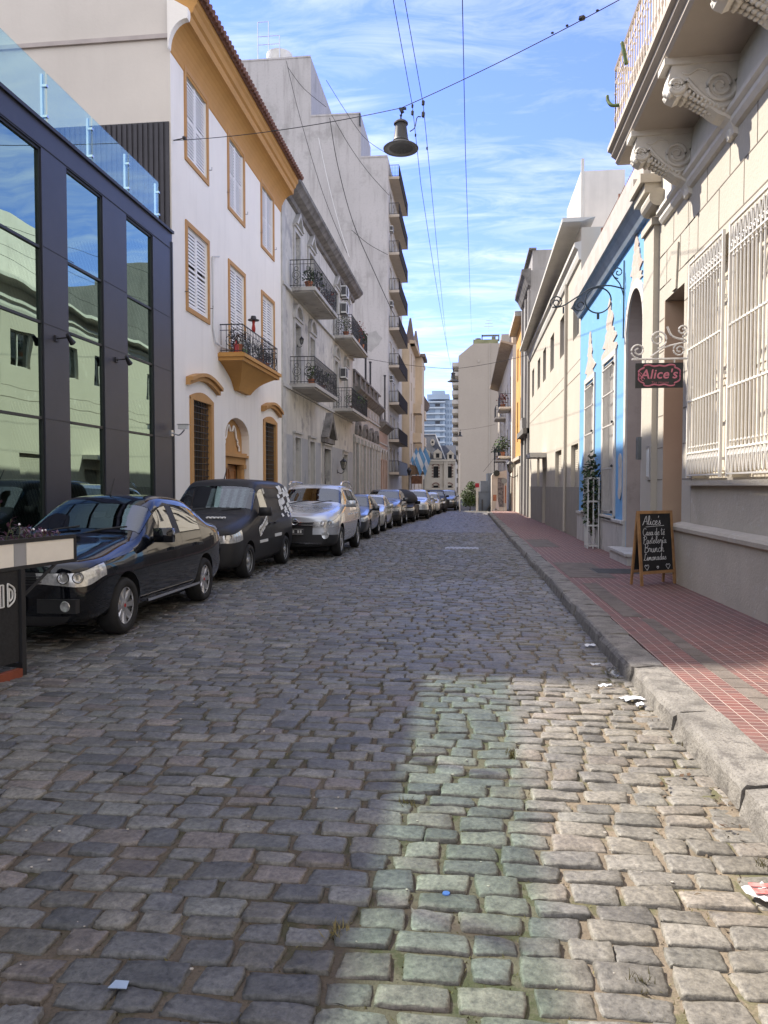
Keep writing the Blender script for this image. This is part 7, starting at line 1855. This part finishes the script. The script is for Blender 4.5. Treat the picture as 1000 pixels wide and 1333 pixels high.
while z>4:
    for a,b in ((tx0+1,tc0-1.5),(tc0+1.2,tx1-5)): m=MB(Ft); m.box(.05,.25,a,b,z,z+1.5); m.build('window',M_tgl,tw)
    for q in np.linspace(tx1-3.6,tx1-.6,3): m=MB(Ft); m.box(-2.95,-2.7,q-.4,q+.4,z,z+1.7); m.build('window',M_tgl,tw)
    z-=3.1
z=tz-2
while z>4: m=MB(Ft); m.box(.0,1.3,tx0-.6,tx1-3.6,z,z+.75); z-=3.1; m.build('terrace_band',mat('tower_pale_band',(.42,.48,.55),.6,.05),tw)
z=tz-4
while z>4: m=MB(Ft); m.box(.1,.35,tc0-1.4,tc0+1.1,z,z+1.5); z-=9.3; m.build('window',M_slate,tw)
rb=thing('roof_house','pale rooftop house with dark windows in front of the distant tower','building',(0,200,0)); Fb=FrY(200.)
a=Q(572,614,200.); b=Q(592,604,200.); m=MB(Fb); zz=Q(575,602,200.)[1]; m.box(-10,0,Q(568,600,200.)[0],b[0]+1,-2,zz+.2); m.box(-10,.3,Q(574,600,200.)[0],b[0]+1,zz+.2,zz+1.0); m.box(-6,-1,Q(571,600,200.)[0],Q(580,600,200.)[0],zz+1.0,zz+2.4); m.build('wall',mat('pale_roof_house',(.52,.50,.46),.9,.1,scale=.4),rb)
for px in (577,580,583,586): m=MB(Fb); x=Q(px,600,200.)[0]; m.box(.02,.1,x-.2,x+.2,zz-1.2,zz-.3); m.build('window',M_dark,rb)
rb.location=(0,0,0) if False else rb.location
# tall beige block with blind wall
BY=140.; Fb=FrY(BY)
M_bb=mat('beige_blind_render',(.37,.325,.275),.95,.05,scale=.15,bump=.01,bscale=5,streak=.2,dirt=(.42,.37,.32),fine=.06)
bk=thing('beige_block','tall beige apartment block with blank wall past the crossing','building',(2,BY,-1))
qx=lambda px: Q(px,600,BY)[0]; qz=lambda py: Q(610,py,BY)[1]
m=MB(Fb)
prof=[(qx(596.5),-1.5),(qx(596.5),qz(463)),(qx(604),qz(457)),(qx(611),qz(451)),(qx(616),qz(447.5)),(qx(652),qz(447.5)),(qx(652),qz(436)),(qx(700),qz(436)),(qx(700),-1.5)]
m.prism(prof,0,-22,0); m.build('wall',M_bb,bk)
m=MB(Fb); m.box(.0,.12,qx(636.5),qx(637.5),-1.5,qz(447)); m.box(.002,.15,qx(621.5),qx(624),qz(471.5),qz(468.5)) ; m.build('wall_duct',mat('duct_beige',(.40,.36,.31),.9,.05),bk)  # duct in a beige slightly paler than the wall
m=MB(Fb)
xl=qx(596.5)
m=MB(Fb); m.box(-7,-6.2,xl-1.15,xl-.001,-1.5,qz(473)); m.build('dark_gap_wall',mat('dark_gap_grey',(.22,.205,.19),.9,.3,scale=1.2),bk)  # added dark wall, makes the gaps between balcony slabs read as shade
for k in range(15):
    z=qz(476)-k*1.75
    if z<0: break
    m=MB(Fb); y_=.6; m.box(-y_-5.5,-y_,xl-1.2,xl,z,z+.16); m.box(-y_-5.5,-y_,xl-1.2,xl-1.1,z+.16,z+.75); m.box(-y_-.08,-y_,xl-1.1,xl,z+.16,z+.75); m.build('balcony',mat('pale_balcony',(.44,.42,.39),.9,.1),bk)
    m=MB(Fb); m.box(-5.5,-1.2,xl-.04,xl-.01,z+.8,z+1.5); m.build('window',M_dark,bk)
wt2=thing('water_tank','mossy roof tank block with rail on the tall beige block','water tank',(qx(630),BY+3,qz(447.5)))
m=MB(Fb); m.box(-8,-1,qx(615.5),qx(648),qz(447.6),qz(441)); m.build('tank_base',mat('mossy_concrete',(.20,.205,.12),.95,.3,scale=.8),wt2)
m=MB(Fb); m.box(-3,-2.5,qx(626.5),qx(628),qz(441),qz(433)); m.box(-3,-2.5,qx(626.5),qx(650),qz(434.5),qz(432.8)); m.box(-3,-2.5,qx(648.5),qx(650),qz(441),qz(434.6)); m.box(-5,-2,qx(640),qx(645),qz(441),qz(436)); m.lathe([(.55,qz(441)),(.55,qz(437)),(0,qz(436.5))],(-3,qx(622),0),n=12); m.build('frame',mat('dark_concrete',(.15,.145,.13),.9,.2),wt2)
m=MB(Fb); m.tube([(-3,qx(636),qz(433)),(-3,qx(636),qz(412))],.05,4)
for py,w in ((413,.5),(417,.7),(421,.9)): m.tube([(-3,qx(636)-w,qz(py)),(-3,qx(636)+w,qz(py))],.035,4)
tag(m.build('aerial',M_steel),'thin television aerial on the roof of the beige block','aerial')
# corner past the crossing: tree, shed, pole, sign, painted kiosk
def px_at(px,Y): return onY(px,632,Y)[0]
CY=58.5
g=random.Random(31)
tr=thing('street_tree','small bushy sunlit tree at the corner past the crossing','tree',(px_at(612,60),60,gz(60)))
bx=px_at(612,60); z0=gz(60)
m=MB(); m.tube([(bx,60,z0-.05),(bx+.03,60,z0+.5),(bx-.02,60,z0+1.0)],[.07,.055,.04],7)
for k in range(7): a=g.uniform(0,6.28); m.tube([(bx,60,z0+.6+.06*k),(bx+.3*math.cos(a),60+.3*math.sin(a),z0+1.1+.1*k),(bx+.6*math.cos(a),60+.6*math.sin(a),z0+1.4+.15*k)],[.03,.02,.008],5)
m.build('trunk',mat('bark',(.11,.085,.06),.95,.3,scale=10),tr)
m=MB(); lobes=[(0,0,1.5,.62),(-.35,0,1.15,.5),(.4,.1,1.2,.52),(.05,-.25,.85,.55),(-.3,.2,.7,.42),(.38,-.1,.7,.42),(.1,0,2.0,.38)]
for k in range(3200):
    l=g.choice(lobes); d=Vector((g.gauss(0,1),g.gauss(0,1),g.gauss(0,1))).normalized()*l[3]*g.random()**.35
    p=Vector((bx+l[0]+d.x,60+l[1]+d.y,z0+l[2]+d.z)); t=Vector((g.uniform(-1,1),g.uniform(-1,1),g.uniform(-.8,.5))).normalized(); b_=t.cross(Vector((g.uniform(-1,1),g.uniform(-1,1),1))).normalized(); l_=g.uniform(.07,.16)
    m.face([p,p+t*l_*.5+b_*l_*.35,p+t*l_,p+t*l_*.5-b_*l_*.35])
m.build('crown',M_leaf,tr)
m=MB(); x=px_at(598.5,57.5); m.tube([(x,57.5,gz(57.5)-.02),(x,57.5,onY(598,645,57.5)[1])],.05,8); m.tube([(x,57.5,onY(598,645,57.5)[1]),(x,57.5,onY(598,590,57.5)[1])],.028,8); tag(m.build('lamp_post',mat('pole_white',(.62,.61,.58),.6,.05)),'slim white pole left of the corner tree','pole')
sp_=thing('sign_post','white post with small red sign right of the corner tree','sign',(px_at(621,58.6),58.6,gz(58.6)))
x=px_at(621.3,58.6); m=MB(); m.box(x-.09,x+.09,58.55,58.7,gz(58.6)-.02,onY(621,635,58.6)[1]); m.build('post',mat('pole_white',(.62,.61,.58),.6,.05),sp_)
m=MB(); m.box(x-.15,x+.15,58.5,58.54,onY(621,634.5,58.6)[1],onY(621,629,58.6)[1]); m.build('panel',mat('sign_red',(.36,.02,.04),.5,.05),sp_)
sd=thing('metal_shed','blue grey panelled shed with steps at the corner past the crossing','shed',(px_at(632,60),60,gz(60)))
F6=FrY(59.6)
m=MB(F6); xa,xb=px_at(623.5,59.6),px_at(642,59.6); zt=lambda py: onY(630,py,59.6)[1]
m.box(-3,0,xa,xb,-.6,zt(640)); m.box(-2.5,.08,px_at(626,59.6),px_at(634,59.6),zt(640),zt(626)); m.box(-2.8,.05,px_at(634.2,59.6),xb,zt(640),zt(616)); m.build('wall',mat('shed_blue_grey',(.135,.16,.205),.7,.15,scale=2),sd)
m=MB(F6); m.box(.01,.1,px_at(627,59.6),px_at(629,59.6),-.5,zt(650)); m.hexa([(.02,px_at(632,59.6),-.5),(.02,px_at(641,59.6),zt(650)),(.02,px_at(641,59.6),zt(655)),(.02,px_at(634,59.6),-.5),(.35,px_at(632,59.6),-.5),(.35,px_at(641,59.6),zt(650)),(.35,px_at(641,59.6),zt(655)),(.35,px_at(634,59.6),-.5)]); m.build('stair_rail',mat('shed_dark',(.06,.065,.075),.7,.1),sd)
m=MB(); x=px_at(643.5,62); m.tube([(x,62,-.5),(x,62,onY(643,582,62)[1])],.04,6); m.tube([(x,62,onY(643,596,62)[1]),(x-.9,62,onY(635,614,62)[1])],.012,4); tag(m.build('mast',M_iron),'thin dark mast behind the painted kiosk','mast')
kk=thing('painted_kiosk','white kiosk with painted graffiti and rounded dark top','kiosk',(px_at(650,58),58,gz(58)))
F5=FrY(57.8); ka,kb=px_at(640,57.8),px_at(660,57.8); kz=lambda py: onY(650,py,57.8)[1]
m=MB(F5); m.box(-1.6,0,ka,kb,-.55,kz(619)); m.hexa([(-1.6,ka,kz(619)),(0,ka,kz(619)),(0,kb,kz(619)),(-1.6,kb,kz(619)),(-1.6,ka+.15,kz(616)),(0,ka+.15,kz(616)),(0,kb,kz(612)),(-1.6,kb,kz(612))]); m.build('wall',mat('kiosk_white',(.60,.55,.48),.85,.1,scale=3),kk)
m=MB(F5); m.prism([(px_at(643,57.8),kz(619)),(px_at(648,57.8),kz(619)),(px_at(648,57.8),kz(619))],0,.1,0) if False else None
m.lathe([(.24,-1.0),(.24,.1),(0,.1)],(0,px_at(646.5,57.8),kz(616)),ax=0,n=16); m.build('dark_top',mat('awning_dark',(.05,.055,.05),.8,.2),kk)
m=MB(F5); m.box(.002,.012,px_at(648,57.8),px_at(657.5,57.8),kz(660),kz(622)); m.build('mural',mat('mural_paint',(.12,.115,.13),.8,.7,scale=5,alt=(.33,.30,.30)),kk)
m=MB(F5); m.box(.002,.01,px_at(642,57.8),px_at(646.5,57.8),kz(652),kz(644)); m.box(.014,.02,px_at(655.5,57.8),px_at(659,57.8),kz(655),kz(632)); m.build('mural_patch',mat('mural_orange',(.40,.17,.10),.8,.3,scale=6),kk)
m=MB(F5); 
for (px,py,w,h) in ((647.5,655,.16,.55),(644.5,664,.3,.2)):
    x=px_at(px,57.8); z=kz(py); m.prism([(x-w,z-h),(x+w,z-h),(x+w*.5,z+h*.2),(x+w*.1,z+h),(x-w*.4,z+h*.2)],.02,.03,0)
m.build('mural_ghost',mat('mural_white',(.66,.60,.58),.8,.05),kk)
rs=thing('road_sign','round grey road sign seen from behind at the crossing','sign',(px_at(656,53.5),53.5,gz(53.5)))
x=px_at(656.5,53.5); m=MB(); m.tube([(x,53.5,gz(53.5)),(x,53.5,onY(656,621,53.5)[1])],.03,8); m.build('post',M_steel,rs)
m=MB(); m.lathe([(.20,53.46),(.20,53.49),(0,53.49)],(x,0,onY(656,626,53.5)[1]),ax=1,n=20); m.build('disc',mat('sign_back_grey',(.24,.25,.25),.6,.05),rs)
